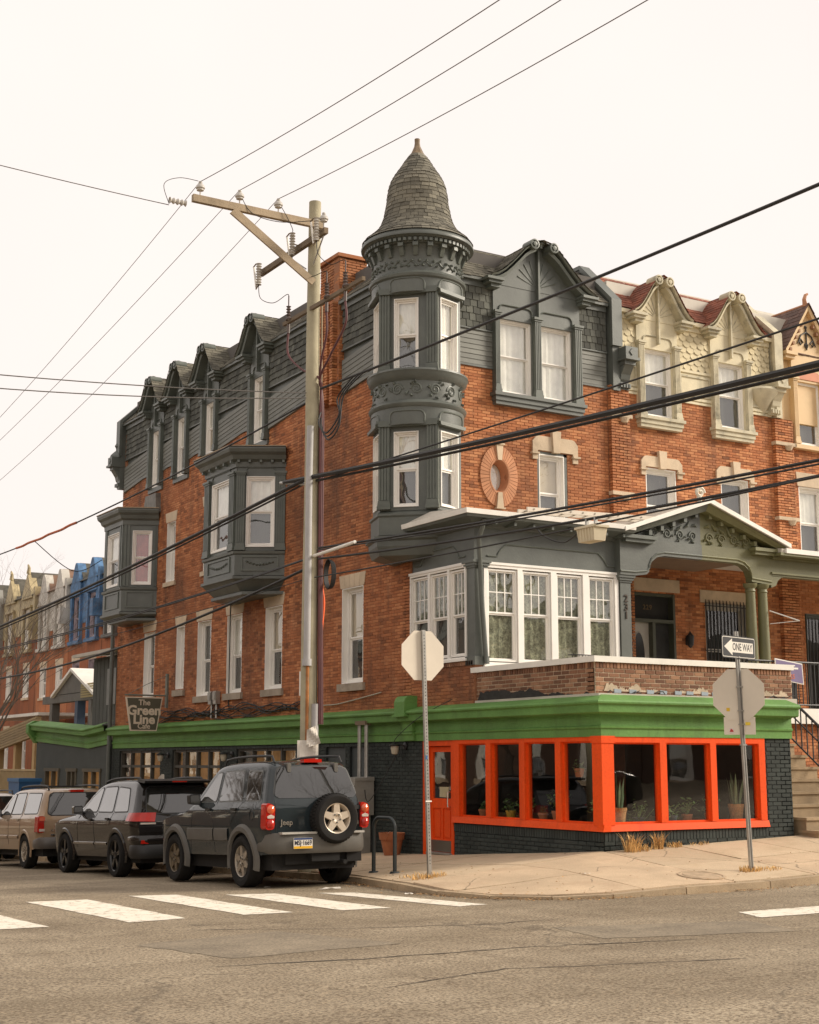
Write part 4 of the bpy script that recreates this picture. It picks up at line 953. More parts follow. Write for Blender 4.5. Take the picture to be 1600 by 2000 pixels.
# ================================================================ CAFE STOREFRONT
def text(par, fr, s, size, u, d, z, m, off=0., ext=.004, align='CENTER', sx=1., name='lettering', rot=None):
    c = bpy.data.curves.new(name, 'FONT'); c.body = s; c.size = size; c.align_x = align; c.align_y = 'CENTER'; c.extrude = ext; c.offset = off; c.resolution_u = 3
    tmp = bpy.data.objects.new(name, c); COL.objects.link(tmp); dg = bpy.context.evaluated_depsgraph_get(); me = bpy.data.meshes.new_from_object(tmp.evaluated_get(dg)); bpy.data.objects.remove(tmp)
    me.materials.clear(); me.materials.append(m); o = bpy.data.objects.new(name, me); put(o, par)
    X, Y, Z, p = fr.u * sx, Vector((0, 0, 1)), fr.d, fr(u, d, z)
    o.matrix_basis = Matrix(((X.x, Y.x, Z.x, p.x), (X.y, Y.y, Z.y, p.y), (X.z, Y.z, Z.z, p.z), (0, 0, 0, 1))); return o
store = thing('cafe_storefront', (0, 0, .3), 'dark painted brick corner storefront with orange window frames and green cornice', 'storefront')
SF = FRONT(0)
shw = [(18.8, 21.95), (14.86, 17.96), (10.75, 13.88)]
hl = [(-.3, 4.30, .78, 2.4), (4.29, 5.37, -.5, 2.4)] + [(a, c, .2, 2.2) for a, c in shw] + [(7.58, 8.25, .3, 2.19), (8.45, 9.30, .3, 2.19)]
def kf(q): return (0 if 5.3 < q[0] < 8 or q[0] < 4.4 else 5) + abs(q[0] - 4.6) * .3 - q[2] * .05 + (9 if q[3] < .12 else 0)
brickwall(store, SIDE, .0, 22.6, -1.0, 2.32, hl + [(-.3, 4.32, .62, .79)], DKBR, DKMO, ind=165, key=kf, H=.0705, L=.215, g=.011, pr=.012)
for i in range(61):
    y = 4.29 - i * .0705
    if y > .0: piece('brick', DKBR, SIDE, y - .06, y, 0, .016, .625, .775, store)
brickwall(store, SF, .0, 4.13, .0, 2.32, [(-.3, 3.53, .62, 2.4)], DKBR, DKMO, ind=110, key=lambda q: -q[0] - q[2] * .3 + (9 if q[3] < .5 else 0), H=.0705, L=.215, g=.011, pr=.012)
for i in range(50):
    x = .01 + i * .0705; piece('brick', DKBR, SF, x, x + .06, 0, .016, .625, .775, store)
b = MB(); b.box(.02, .25, .02, 4.3, .3, .625); b.box(.02, 3.53, .02, .25, .3, .624); b.build('sill_wall', DKMO, store)
brickwall(store, Fr((4.13, 0, 0), (0, 1, 0), (1, 0, 0)), 0, 5.8, .2, 2.9, [], DKBR, DKMO)
# boarded openings
b = MB(SIDE)
for a, c in ((7.58, 8.25), (8.45, 9.30)): b.box(a, c, -.2, -.045, .3, 2.19)
b.build('blank_panel', mat('panel_dark', (.05, .06, .06), .6, .1), store)
# shop windows further along: timber grids
DKW = mat('timber_dark', (.060, .058, .048), .6, .15)
AMB = mat('amber_interior_glow', (.30, .15, .05), .9, .5, 2.2, stain=.9, stc=(.03, .02, .012), sts=2.2)
AMB.node_tree.nodes['Principled BSDF'].inputs['Emission Strength'].default_value = .22; AMB.node_tree.links.new(AMB.node_tree.nodes['Principled BSDF'].inputs['Base Color'].links[0].from_socket, AMB.node_tree.nodes['Principled BSDF'].inputs['Emission Color'])  # emission puts lamplight into the wall colour; no lamp stands inside
for a, c in shw:
    b = MB(SIDE); n = 4; zt = 2.19; zb = .25
    for i in range(n + 1): u = a + (c - a - .07) * i / n; b.box(u, u + .07, -.14, -.04, zb, zt)
    for z in (zb, 1.02, 1.72, zt - .07):
        for i in range(n): u0_ = a + (c - a - .07) * i / n + .07; u1_ = a + (c - a - .07) * (i + 1) / n; b.box(u0_, u1_, -.135, -.05, z, z + .07)
    w_ = b.build('shop_window', DKW, store)
    for i in range(n):
        for z0_, z1_ in ((.32, 1.02), (1.09, 1.72), (1.79, 2.12)):
            g_ = MB(SIDE); u0_ = a + (c - a - .07) * i / n + .07; u1_ = a + (c - a - .07) * (i + 1) / n; g_.poly([(u0_, -.1, z0_), (u1_, -.1, z0_), (u1_, -.1, z1_), (u0_, -.1, z1_)]); g_.build('pane', PANED, w_)
    b = MB(SIDE); b.box(a - .1, c + .1, -.6, -.5, .1, 2.25); b.build('room_wall', AMB, w_)
# cornice
PROF = [(-.12, 2.26), (.045, 2.26), (.05, 2.38), (.075, 2.395), (.08, 2.42), (.05, 2.44), (.045, 2.60), (.07, 2.615), (.20, 2.625), (.225, 2.64), (.235, 2.75), (.275, 2.775), (.28, 2.80), (.265, 2.825), (-.12, 2.95)]
def corn(path, nm='cornice'):
    b = MB(); b.sweep(path, PROF); return b.build(nm, GREEN, store)
joints = [22.45, 19.2, 15.6, 12.2, 9.0, 5.95]
for a, c in zip(joints, joints[1:]): corn([(0, a), (0, c + .006)])
corn([(0, 5.95 - .0), (0, 0), (4.14, 0)])
b = MB(SIDE); b2 = MB(Fr((0, 0, 0), (-1, 0, 0), (0, 1, 0)))      # console bracket
b2.prism([(0, 2.27), (.09, 2.27), (.10, 2.36), (.13, 2.40), (.11, 2.46), (.13, 2.58), (.22, 2.70), (.30, 2.74), (.30, 3.0), (.27, 3.07), (.22, 3.11), (.14, 3.12), (0, 3.12)], 5.58, 5.96)
b2.prism([(.1, 2.72), (.33, 2.72), (.33, 2.76), (.1, 2.76)], 5.54, 6.0); b2.prism([(.05, 2.44), (.145, 2.44), (.145, 2.47), (.05, 2.47)], 5.57, 5.97); b2.build('console_bracket', GREEN, store)
# orange joinery
b = MB(SIDE); e = .03
for (a, c) in ((4.10, 4.30), (3.08, 3.24), (2.06, 2.22), (1.05, 1.20)): b.box(a, c, -.12, e, .90, 2.19)
b.box(.2, 4.30, -.12, e, 2.19, 2.27)
b.hexa([(.0 - .06, -.1, .785), (4.33, -.1, .785), (4.33, .06, .785), (-.06, .06, .785), (-.06, -.1, .905), (4.33, -.1, .905), (4.33, .03, .895), (-.06, .03, .895)]); fl = b.build('window_frame', ORANGE, store)
b = MB(SF)
for (a, c) in ((1.17, 1.31), (2.26, 2.39), (3.36, 3.5)): b.box(a, c, -.12, e, .90, 2.17)
b.box(.2, 3.5, -.12, e, 2.17, 2.27)
b.hexa([(-.055, -.1, .787), (3.53, -.1, .787), (3.53, .058, .787), (-.055, .058, .787), (-.055, -.1, .903), (3.53, -.1, .903), (3.53, .028, .893), (-.055, .028, .893)]); ff = b.build('window_frame', ORANGE, store)
b = MB(); b.box(-.045, .2, -.045, .2, .88, 2.275); b.box(-.06, .22, -.06, .22, 2.16, 2.272); b.build('corner_post', ORANGE, store)
b = MB(SIDE)                                    # sash beads
def bead(b, a, c, z0_, z1_):
    for r in ((a, a + .025, z0_, z1_), (c - .025, c, z0_, z1_), (a + .025, c - .025, z1_ - .025, z1_), (a + .025, c - .025, z0_, z0_ + .025)): b.box(r[0], r[1], -.075, -.03, r[2], r[3])
for a, c in ((3.24, 4.10), (2.22, 3.08), (1.20, 2.06), (.2, 1.05)):
    b = MB(SIDE); bead(b, a, c, .90, 2.19); b.build('bead', ORANGE, fl); g_ = MB(SIDE); g_.poly([(a + .02, -.055, .92), (c - .02, -.055, .92), (c - .02, -.055, 2.17), (a + .02, -.055, 2.17)]); g_.build('pane', PANED, fl)
for a, c in ((.2, 1.17), (1.31, 2.26), (2.39, 3.36)):
    b = MB(SF); bead(b, a, c, .90, 2.17); b.build('bead', ORANGE, ff); g_ = MB(SF); g_.poly([(a + .02, -.055, .92), (c - .02, -.055, .92), (c - .02, -.055, 2.15), (a + .02, -.055, 2.15)]); g_.build('pane', PANED, ff)
# door
b = MB(SIDE); b.box(5.22, 5.36, -.15, .02, .1, 2.27); b.box(4.30, 4.385, -.15, .02, .1, 2.27); b.box(4.385, 5.22, -.15, .02, 2.16, 2.27); b.build('door_frame', ORANGE, store)
b = MB(SIDE); D = -.05
for r in ((4.39, 4.49, .23, 2.15), (5.11, 5.215, .23, 2.15), (4.49, 5.11, 2.05, 2.15), (4.49, 5.11, 1.02, 1.20), (4.49, 5.11, .23, .46), (4.77, 4.83, .46, 1.02)): b.box(r[0], r[1], D - .045, D, r[2], r[3])
b.box(4.49, 4.77, D - .03, D - .022, .46, 1.02); b.box(4.83, 5.11, D - .03, D - .022, .46, 1.02)
for a, c in ((4.53, 4.73), (4.87, 5.07)): b.box(a, c, D - .022, D - .008, .50, .98)
dr = b.build('door', ORANGE, store)
g_ = MB(SIDE); g_.poly([(4.49, D - .02, 1.2), (5.11, D - .02, 1.2), (5.11, D - .02, 2.05), (4.49, D - .02, 2.05)]); g_.build('pane', PANED, dr)
b = MB(SIDE); b.box(4.40, 5.2, D, D + .004, .235, .44); b.build('kick_plate', mat('kick_plate', (.20, .18, .15), .35, .1, metal=.6), dr)
b = MB(SIDE); b.tube([(4.50, D, 1.32), (4.50, D + .07, 1.32), (4.50, D + .07, 1.05), (4.50, D, 1.05)], .014, 8); b.box(4.46, 4.54, D, D + .008, 1.36, 1.42); b.build('handle', mat('chrome', (.7, .68, .64), .2, .05, metal=1.), dr)
b = MB(SIDE); b.box(4.62, 4.93, D - .04, D - .03, 1.22, 1.41); b.build('paper_notice', mat('paper_cream', (.66, .56, .36), .8), dr)
b = MB(SIDE); b.box(4.32, 5.24, -.3, .03, -.02, .20); b.box(4.35, 5.2, -.1, .06, .2, .225); b.build('threshold', STEEL, store)
# wall lantern by the bracket
def lantern(y, z):
    b = MB(SIDE); b.lathe([(.0, .02), (.07, .02), (.07, .05), (.03, .06), (.0, .06)], (y - .12, z + .0), 12, axis='d'); b.tube([(y - .12, .05, z), (y - .10, .13, z + .03), (y - .02, .19, z + .05)], .016, 6)
    b.lathe([(.0, z + .07), (.05, z + .06), (.115, z + .02), (.11, z + .0)], (y, .2), 14); L_ = b.build('wall_lamp', BLACK, store, True)
    b = MB(SIDE); b.lathe([(.075, z), (.08, z - .05), (.06, z - .15), (.0, z - .17)], (y, .2), 12); b.build('lamp_glass', mat('lamp_glass_cream', (.45, .40, .30), .25), L_, True)
lantern(6.1, 2.17); lantern(14.2, 2.05); lantern(18.3, 2.05); lantern(9.9, 2.02)
# room behind the glass
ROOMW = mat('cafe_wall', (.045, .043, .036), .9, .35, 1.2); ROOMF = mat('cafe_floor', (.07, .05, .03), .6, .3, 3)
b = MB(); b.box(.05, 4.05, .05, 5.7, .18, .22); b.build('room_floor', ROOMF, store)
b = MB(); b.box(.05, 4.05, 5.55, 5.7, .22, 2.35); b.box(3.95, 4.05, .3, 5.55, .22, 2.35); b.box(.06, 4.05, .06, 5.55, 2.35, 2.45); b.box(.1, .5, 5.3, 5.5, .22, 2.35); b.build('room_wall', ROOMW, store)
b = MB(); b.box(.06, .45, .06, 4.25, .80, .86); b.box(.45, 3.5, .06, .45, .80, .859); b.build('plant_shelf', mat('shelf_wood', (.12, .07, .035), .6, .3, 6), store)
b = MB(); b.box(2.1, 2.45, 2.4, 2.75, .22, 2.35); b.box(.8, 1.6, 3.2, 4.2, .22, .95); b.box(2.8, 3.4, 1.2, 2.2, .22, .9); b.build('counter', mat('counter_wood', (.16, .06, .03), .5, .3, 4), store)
# ---- hanging cafe sign
sg = thing('cafe_sign', (-.65, 18.4, 2.68), 'brown tapered hanging sign lettered The Green Line Cafe above the green cornice', 'sign')
HF = Fr((0, 18.4, 0), (1, 0, 0), (0, -1, 0))
SB = mat('sign_brown', (.098, .092, .064), .6, .1, 2); SL = mat('sign_cream', (.70, .60, .47), .6, .05)
b = MB(HF); b.prism([(-1.18, 3.57), (-.15, 3.57), (-.30, 2.68), (-1.03, 2.68)], -.03, .03); b.build('border', SL, sg)
b = MB(HF); b.prism([(-1.145, 3.54), (-.185, 3.54), (-.325, 2.71), (-1.005, 2.71)], -.034, .034); b.build('board', SB, sg)
text(sg, HF, 'The', .21, -.665, .036, 3.42, SL, .003); text(sg, HF, 'Green', .34, -.665, .036, 3.21, SL, .012, sx=1.06); text(sg, HF, 'Line', .34, -.665, .036, 2.975, SL, .012, sx=1.06); text(sg, HF, 'Cafe', .19, -.665, .036, 2.80, SL, .003)
def serifs(word_y, x0, xs_, size): pass
b = MB(); b.tube([(-.02, 18.4, 3.62), (-1.2, 18.4, 3.62)], .022, 8); b.build('bracket_arm', mat('bracket_paint', (.16, .17, .14), .6), sg); b = MB(); b.box(-.06, .0, 18.34, 18.46, 3.3, 4.2); b.build('bracket', mat('bracket_paint', (.16, .17, .14), .6), sg); b = MB(); b.tube([(-.05, 18.4, 4.15), (-.62, 18.4, 3.9), (-1.1, 18.4, 3.64)], .008, 6); b.build('stay_wire', mat('bracket_paint', (.16, .17, .14), .6), sg)
for x in (-.35, -.95): b = MB(); b.tube([(x, 18.4, 3.56), (x, 18.4, 3.62)], .01, 6); b.build('hook', BLACK, sg)

# ---- potted plants in the windows
LEAFG = mat('leaf_green', (.11, .19, .06), .5, .3, 9, piece=.35); LEAFD = mat('leaf_sage', (.16, .23, .13), .5, .25, 8, piece=.3)
TERR = mat('terracotta_pot', (.42, .16, .07), .75, .15, 6); BASK = mat('woven_basket', (.45, .25, .10), .8, .3, 40, bump=.8, bs=55)
PYEL = mat('pot_yellow', (.55, .34, .05), .5); PWHT = mat('pot_pale', (.42, .33, .24), .6); PBLU = mat('pot_blue', (.05, .07, .09), .4)
def plant(x, y, z, kind, pm, pr, ph, h, label, name='potted_plant'):
    t = thing(name, (x, y, z), label, 'plant', 'plants in the cafe window')
    b = MB(); b.lathe([(0, z), (pr * .72, z), (pr * .97, z + ph * .78), (pr * 1.04, z + ph * .8), (pr * 1.06, z + ph), (pr * .92, z + ph), (pr * .9, z + ph * .9), (0, z + ph * .9)], (x, y), 16); b.build('pot', pm, t, True)
    b = MB()
    if kind == 'snake':
        for i in range(11):
            a = RN.uniform(0, 6.28); r = RN.uniform(0, pr * .6); px, py = x + r * math.cos(a), y + r * math.sin(a); hh_ = h * RN.uniform(.55, 1); wv = .022; q = RN.uniform(0, 3.1); dx, dy = math.cos(q) * wv, math.sin(q) * wv; tx, ty = px + math.cos(a) * hh_ * .18, py + math.sin(a) * hh_ * .18; r_ = RN.random(); zz = z + ph * .88
            b.poly([(px - dx, py - dy, zz), (px + dx, py + dy, zz), ((px + tx) / 2 + dx * 1.2, (py + ty) / 2 + dy * 1.2, zz + hh_ * .55), (tx, ty, zz + hh_), ((px + tx) / 2 - dx * 1.2, (py + ty) / 2 - dy * 1.2, zz + hh_ * .55)], r_)
    else:
        n = 60 if kind == 'bush' else 46
        for i in range(n):
            a = RN.uniform(0, 6.28); el = RN.uniform(.1, 1.5) if kind != 'trail' else RN.uniform(-.5, 1.2); r = h * RN.uniform(.35, 1); px, py, pz = x + math.cos(a) * math.cos(el) * r * .75, y + math.sin(a) * math.cos(el) * r * .55, z + ph + max(-.05, math.sin(el) * r)
            s = RN.uniform(.022, .05); q = RN.uniform(0, 6.28); ux, uy, uz = math.cos(q) * s, math.sin(q) * s, RN.uniform(-.6, .6) * s; vx, vy, vz = -math.sin(q) * s * .45, math.cos(q) * s * .45, RN.uniform(-.4, .4) * s
            b.poly([(px - ux, py - uy, pz - uz), (px + vx, py + vy, pz + vz), (px + ux, py + uy, pz + uz), (px - vx, py - vy, pz - vz)], RN.random())
        for i in range(7): a = RN.uniform(0, 6.28); b.tube([(x, y, z + ph * .8), (x + math.cos(a) * h * .3, y + math.sin(a) * h * .2, z + ph + h * .4), (x + math.cos(a) * h * .55, y + math.sin(a) * h * .4, z + ph + h * .65)], .004, 4)
    b.build('leaves', LEAFG if kind != 'snake' else LEAFD, t, kind='stuff'); return t
plant(.50, .24, .862, 'snake', BASK, .13, .28, .62, 'tall snake plant in a woven basket behind the corner post, front window')
plant(1.62, .26, .862, 'trail', PBLU, .10, .14, .26, 'trailing plant in a dark blue pot in the middle front window')
plant(2.5, .30, .862, 'bush', TERR, .09, .16, .36, 'slim leafy plant beside the second front mullion')
plant(3.12, .32, .862, 'snake', BASK, .13, .30, .60, 'snake plant in a basket in the front window nearest the steps')
plant(.95, .28, .862, 'trail', PBLU, .10, .12, .30, 'low leafy plant to the far side of the corner basket')
plant(.26, 3.72, .862, 'bush', TERR, .10, .17, .14, 'small terracotta pot behind the window pane next to the door')
plant(.24, 2.86, .862, 'trail', PYEL, .09, .17, .24, 'bushy plant in a yellow pot in the second flank window')
plant(.26, 2.42, .862, 'bush', PWHT, .115, .20, .30, 'leafy plant in a pale clay pot beside the yellow pot')
plant(.24, 1.92, .862, 'bush', TERR, .085, .16, .10, 'small bare terracotta pot in the third flank window')
plant(.26, 1.50, .862, 'bush', TERR, .12, .20, .42, 'branching jade plant in a terracotta pot in the third flank window')
plant(.3, .42, .862, 'bush', PBLU, .10, .18, .34, 'leafy plant close behind the corner post, flank window')
t_ = plant(.3, .98, 1.62, 'trail', TERR, .085, .14, .16, 'small plant hanging high in the flank window next to the corner post')
b = MB(); b.tube([(.3, .98, 1.76), (.3, .98, 2.3)], .004, 4); b.build('hanger', BLACK, t_)
plant(.95, .5, .24, 'bush', PWHT, .2, .35, .8, 'tall leafy floor plant deep behind the corner basket'); plant(.55, 3.2, .24, 'bush', TERR, .18, .32, .75, 'floor plant standing behind the first flank window'); plant(2.0, .3, .862, 'bush', TERR, .09, .15, .3, 'small leafy plant in terracotta in the middle front window')
# ================================================================ ENCLOSED PORCH WITH TERRACE
SY = 3.6
porch = thing('enclosed_porch', (1.7, 4.6, 2.95), 'slate green enclosed porch with white grid windows on the roof terrace', 'porch')
PF = FRONT(SY)
OLIVE = mat('trim_paint_olive', (.155, .150, .068), .5, .14, 1.6, bump=.12, bs=30, stain=.25, sts=1.2, streak=True)
OLIVE2 = mat('trim_paint_olive_relief', (.17, .165, .075), .5, .14, 2, bump=.1, bs=40)
WHITR = mat('roof_edge_white', (.84, .81, .74), .6, .08, 2, stain=.2, stc=(.45, .40, .32), sts=1.5)
ROOFL = mat('porch_roof_pale', (.50, .46, .39), .8, .15, 1.2, bump=.2, bs=20)
b = MB(); b.box(.0, 4.4, .05, 5.8, 2.78, 2.95); b.build('terrace_floor', ROOFL, porch)
brickwall(porch, SIDE, SY, 5.79, 2.9, 3.60, [], BRICKL, MORTAR)
b = MB(SIDE)
for i in range(29): piece('brick', BRICKP, SIDE, SY + .02 + i * .0745, SY + .085 + i * .0745, -.02, .03, 3.60, 3.685, porch)
# flank windows and front windows
wl = [(5.15, 5.80), (4.46, 5.10), (3.87, 4.41)]
b = panel(MB(SIDE), 3.84, 5.82, 3.69, 5.47, [(a + .01, c - .01, 3.76, 5.41) for a, c in wl], -.16, .03); b.box(3.82, 5.84, .0, .06, 3.685, 3.73); b.box(3.82, 5.84, .0, .05, 5.45, 5.50); b.build('window_casing', WHITE, porch)
for i, (a, c) in enumerate(wl): window(porch, SIDE, a + .0, c - .0, 3.76, 5.41, dep=.0, fw=.03, sw=.03, cur=(LACE, SCREEN), mun=(3, 2), rev=False, split=.47)
wf = [(.27, .97), (1.06, 1.74), (1.85, 2.50), (2.62, 3.28)]
b = panel(MB(PF), .20, 3.36, 3.50, 5.47, [(a + .01, c - .01, 3.66, 5.40) for a, c in wf], -.16, .03); b.box(.18, 3.38, .0, .06, 3.50, 3.62); b.box(.18, 3.38, .0, .05, 5.455, 5.50); b.build('window_casing', WHITE, porch)
for (a, c) in wf: window(porch, PF, a, c, 3.66, 5.40, dep=.0, fw=.03, sw=.03, cur=(LACE, LACE), mun=(3, 2), rev=False, split=.52)
def post(par, x0, x1, y0, y1, z0, z1, m):
    b = MB(); b.box(x0, x1, y0, y1, z0 + .16, z1 - .1); b.box(x0 - .03, x1 + .03, y0 - .03, y1 + .03, z0, z0 + .16); b.box(x0 - .02, x1 + .02, y0 - .02, y1 + .02, z1 - .14, z1 - .1); b.box(x0 - .045, x1 + .045, y0 - .045, y1 + .045, z1 - .1, z1 - .05); b.box(x0 - .07, x1 + .07, y0 - .07, y1 + .07, z1 - .05, z1); return b.build('post', m, par)
post(porch, .0, .26, SY - .02, SY + .24, 3.60, 5.52, TRIM)
post(porch, 3.38, 3.64, SY - .06, SY + .2, 2.95, 5.46, TRIM)
DIG = mat('house_number', (.05, .035, .025), .5, .1, metal=.4)
for s, z in (('2', 5.0), ('3', 4.83), ('1', 4.67)): text(porch, PF, s, .20, 3.51, .072, z, DIG, .004, .006, name='house_number')
# frieze with stepped panels, eave and roof
path = [(0, 5.8), (0, SY), (3.5, SY)]
b = MB(); b.sweep(path, [(-.3, 5.50), (-.02, 5.50), (-.02, 6.12), (.02, 6.14), (.04, 6.20), (-.3, 6.20)]); b.build('frieze', TRIM, porch)
def stepmould(fr, u0, u1, z0, z1, par, m):
    s = .12; P = [(u0, z0 + s), (u0 + .02, z1 - .02), (u0 + s, z1 - .02), (u0 + s + .04, z1), (u1 - s - .04, z1), (u1 - s, z1 - .02), (u1 - .02, z1 - .02), (u1, z0 + s)]
    P = [(u0, z0), (u0 + .22, z0), (u0 + .28, z0 + .10), (u0 + .36, z1 - .06), (u0 + .44, z1), (u1 - .44, z1), (u1 - .36, z1 - .06), (u1 - .28, z0 + .10), (u1 - .22, z0), (u1, z0)]
    b = MB(fr); b.tube([(u, -.015, z) for u, z in P], .018, 6); b.build('step_moulding', m, par)
stepmould(PF, .3, 3.34, 5.62, 5.86, porch, TRIM2); stepmould(SIDE, 3.9, 5.7, 5.62, 5.86, porch, TRIM2)
ov = .42
b = MB(); b.sweep(path + [], [(-.2, 6.19), (.06, 6.19), (ov - .10, 6.24), (ov - .02, 6.25), (ov, 6.30), (-.2, 6.42)]); b.build('eave', TRIM, porch)
b = MB(); b.sweep(path, [(ov - .04, 6.302), (ov + .02, 6.30), (ov + .03, 6.39), (ov - .04, 6.40)]); b.build('roof_edge', WHITR, porch)
b = MB(); b.hexa([(-ov, SY - ov, 6.38), (3.6, SY - ov, 6.38), (3.6, 5.84, 6.38), (-ov, 5.84, 6.38), (-ov, SY - ov, 6.392), (3.6, SY - ov, 6.392), (3.6, 5.84, 6.72), (.1, 5.84, 6.72)]); b.build('porch_roof', ROOFL, porch)
for i in range(8):
    x = .25 + i * .43; b = MB(PF); b.box(x, x + .05, .02, ov - .08, 6.16, 6.225); b.build('rafter_end', TRIM2, porch)
b = MB(); b.tube([(.02, SY - .3, 6.24), (.03, SY - .25, 6.1), (.05, SY - .09, 5.9), (.12, SY - .09, 4.6), (.20, SY - .09, 3.62)], .045, 10); b.build('downpipe', TRIM, porch, True)
b = MB(); b.box(.3, 3.4, SY + .5, 5.7, 3.0, 6.1); b.build('room_core', DARKC, porch)

# ---- terrace parapet
par_ = thing('terrace_parapet', (.1, .3, 2.9), 'low brick terrace parapet with white coping above the green cornice', 'parapet')
PS = Fr((.04, 0, 0), (0, 1, 0), (-1, 0, 0)); PP = FRONT(.18)
SOL = .115
for fr, u0, u1, n in ((PS, .20, 3.60, 105), (PP, .04, 4.42, 145)):
    brickwall(par_, fr, u0, u1, 2.86, 3.355, [], BRICKP, MORTARP, ind=n, key=lambda q: -q[2], H=.0705, g=.014, th=.2)
    u = u0 + .01
    b = MB(fr); b.box(u0, u1, -.2, -.002, 3.355, 3.47); b.build('wall', MORTARP, par_)
    while u < u1 - .05: piece('brick', BRICKP, fr, u, u + .056, -.02, .016, 3.36, 3.462, par_); u += .0725
b = MB(); b.sweep([(.04, 3.72), (.04, .18), (4.44, .18)], [(-.26, 3.455), (.05, 3.455), (.055, 3.55), (-.26, 3.565)]); b.build('coping', WHITR, par_)
brickwall(par_, Fr((4.42, 0, 0), (0, 1, 0), (1, 0, 0)), .2, 2.5, 2.86, 3.47, [], BRICKP, MORTARP)
b = MB(); b.sweep([(4.42, .3), (4.42, 2.5)], [(-.26, 3.472), (.05, 3.472), (.055, 3.532), (-.26, 3.546)]); b.build('coping', WHITR, par_)
TAR = mat('tar_patch', (.022, .020, .018), .75, .4, 8, bump=.4, bs=30); REND = mat('render_patch', (.52, .42, .30), .9, .2, 4, bump=.4, bs=30)
def patch(fr, u0, u1, z0, amp, m, d, seed, nm):
    r = random.Random(seed); n = 70; top = []; zc = z0 + amp * .5
    for i in range(n + 1):
        zc += r.uniform(-.03, .03); zc = min(z0 + amp, max(z0 + .015, zc)); e = min(1, i / 3, (n - i) / 3); top.append((u0 + (u1 - u0) * i / n, z0 + (zc - z0) * e))
    b = MB(fr); b.prism([(u0, z0 - .01)] + top + [(u1, z0 - .01)], 0, d); b.build(nm, m, par_)
patch(PS, .21, 3.6, 2.87, .24, TAR, .022, 3, 'tar_patch'); patch(PP, .2, 1.4, 3.0, .12, REND, .020, 5, 'render_patch'); patch(PP, 1.8, 2.5, 3.0, .10, REND, .020, 8, 'render_patch'); patch(PP, 3.7, 4.3, 3.0, .2, REND, .019, 12, 'render_patch')
patch(PP, .06, 4.4, 2.87, .12, TAR, .024, 21, 'tar_patch')
b = MB(PP)
for i in range(9): x = .45 + i * .3 + RN.uniform(-.05, .05); b.prism([(x, 2.965), (x + .14, 2.965), (x + .15, 3.02), (x - .0, 3.03)], .02, .03)
b.build('flashing_scrap', mat('flashing_blue', (.30, .36, .40), .5), par_)
for k in range(7):
    x0_ = .1 + k * .6; pts = [(x0_ + .1 * i, .18 - .03 - RN.uniform(0, .06), 2.93 + RN.uniform(-.03, .08)) for i in range(9)]
    b = MB(); b.tube(pts, .008, 5); b.build('loose_cable', CABLE, par_, True)
# ---- wire chairs on the terrace
def wire_chair(x, y, rz, label):
    t = thing('wire_chair', (x, y, 2.95), label, 'chair', 'wire chairs on the terrace', (0, 0, rz)); b = MB()
    for i in range(15):
        a = PI * (.08 + .84 * i / 14); c, s = math.cos(a), math.sin(a)
        b.tube([(c * .06, .05, .42), (c * .26, -.02 - .16 * s, .40), (c * .36, -.10 - .25 * s, .58), (c * .40, -.12 - .30 * s, .78)], .007, 5)
    b.tube([(math.cos(PI * i / 20) * .40, -.12 - .30 * math.sin(PI * i / 20), .78) for i in range(21)], .011, 6); b.tube([(math.cos(2 * PI * i / 16) * .27, .05 + math.sin(2 * PI * i / 16) * .22, .41) for i in range(17)], .010, 5)
    b.build('seat_shell', BLACK, t, local=True)
    for sx in (-1, 1):
        for sy in (-1, 1): b = MB(); b.tube([(sx * .18, .05 + sy * .14, .41), (sx * .26, .05 + sy * .24, 0)], .010, 6); b.build('leg', BLACK, t, local=True)
wire_chair(1.35, 2.5, .5, 'black wire chair showing its back above the coping, nearer the downpipe'); wire_chair(2.65, 2.55, -.3, 'black wire chair showing its back above the coping, nearer the numbered post')
# ---- ladder lying on the porch roof
ld = thing('ladder', (2.3, 3.5, 6.45), 'pale aluminium ladder lying across the porch roof', 'ladder'); ALU = mat('aluminium_pale', (.62, .55, .45), .5, .1, 3)
for y in (3.42, 3.72):
    b = MB(); b.hexa([(1.1, y, 6.50), (4.6, y, 6.60), (4.6, y + .04, 6.60), (1.1, y + .04, 6.50), (1.1, y, 6.58), (4.6, y, 6.68), (4.6, y + .04, 6.68), (1.1, y + .04, 6.58)]); b.build('rail', ALU, ld)
for i in range(12): x = 1.25 + i * .29; b = MB(); b.tube([(x, 3.405, 6.545 + (x - 1.1) * .0286), (x, 3.775, 6.545 + (x - 1.1) * .0286)], .016, 6); b.build('rung', mat('rung_steel', (.3, .27, .22), .5), ld)

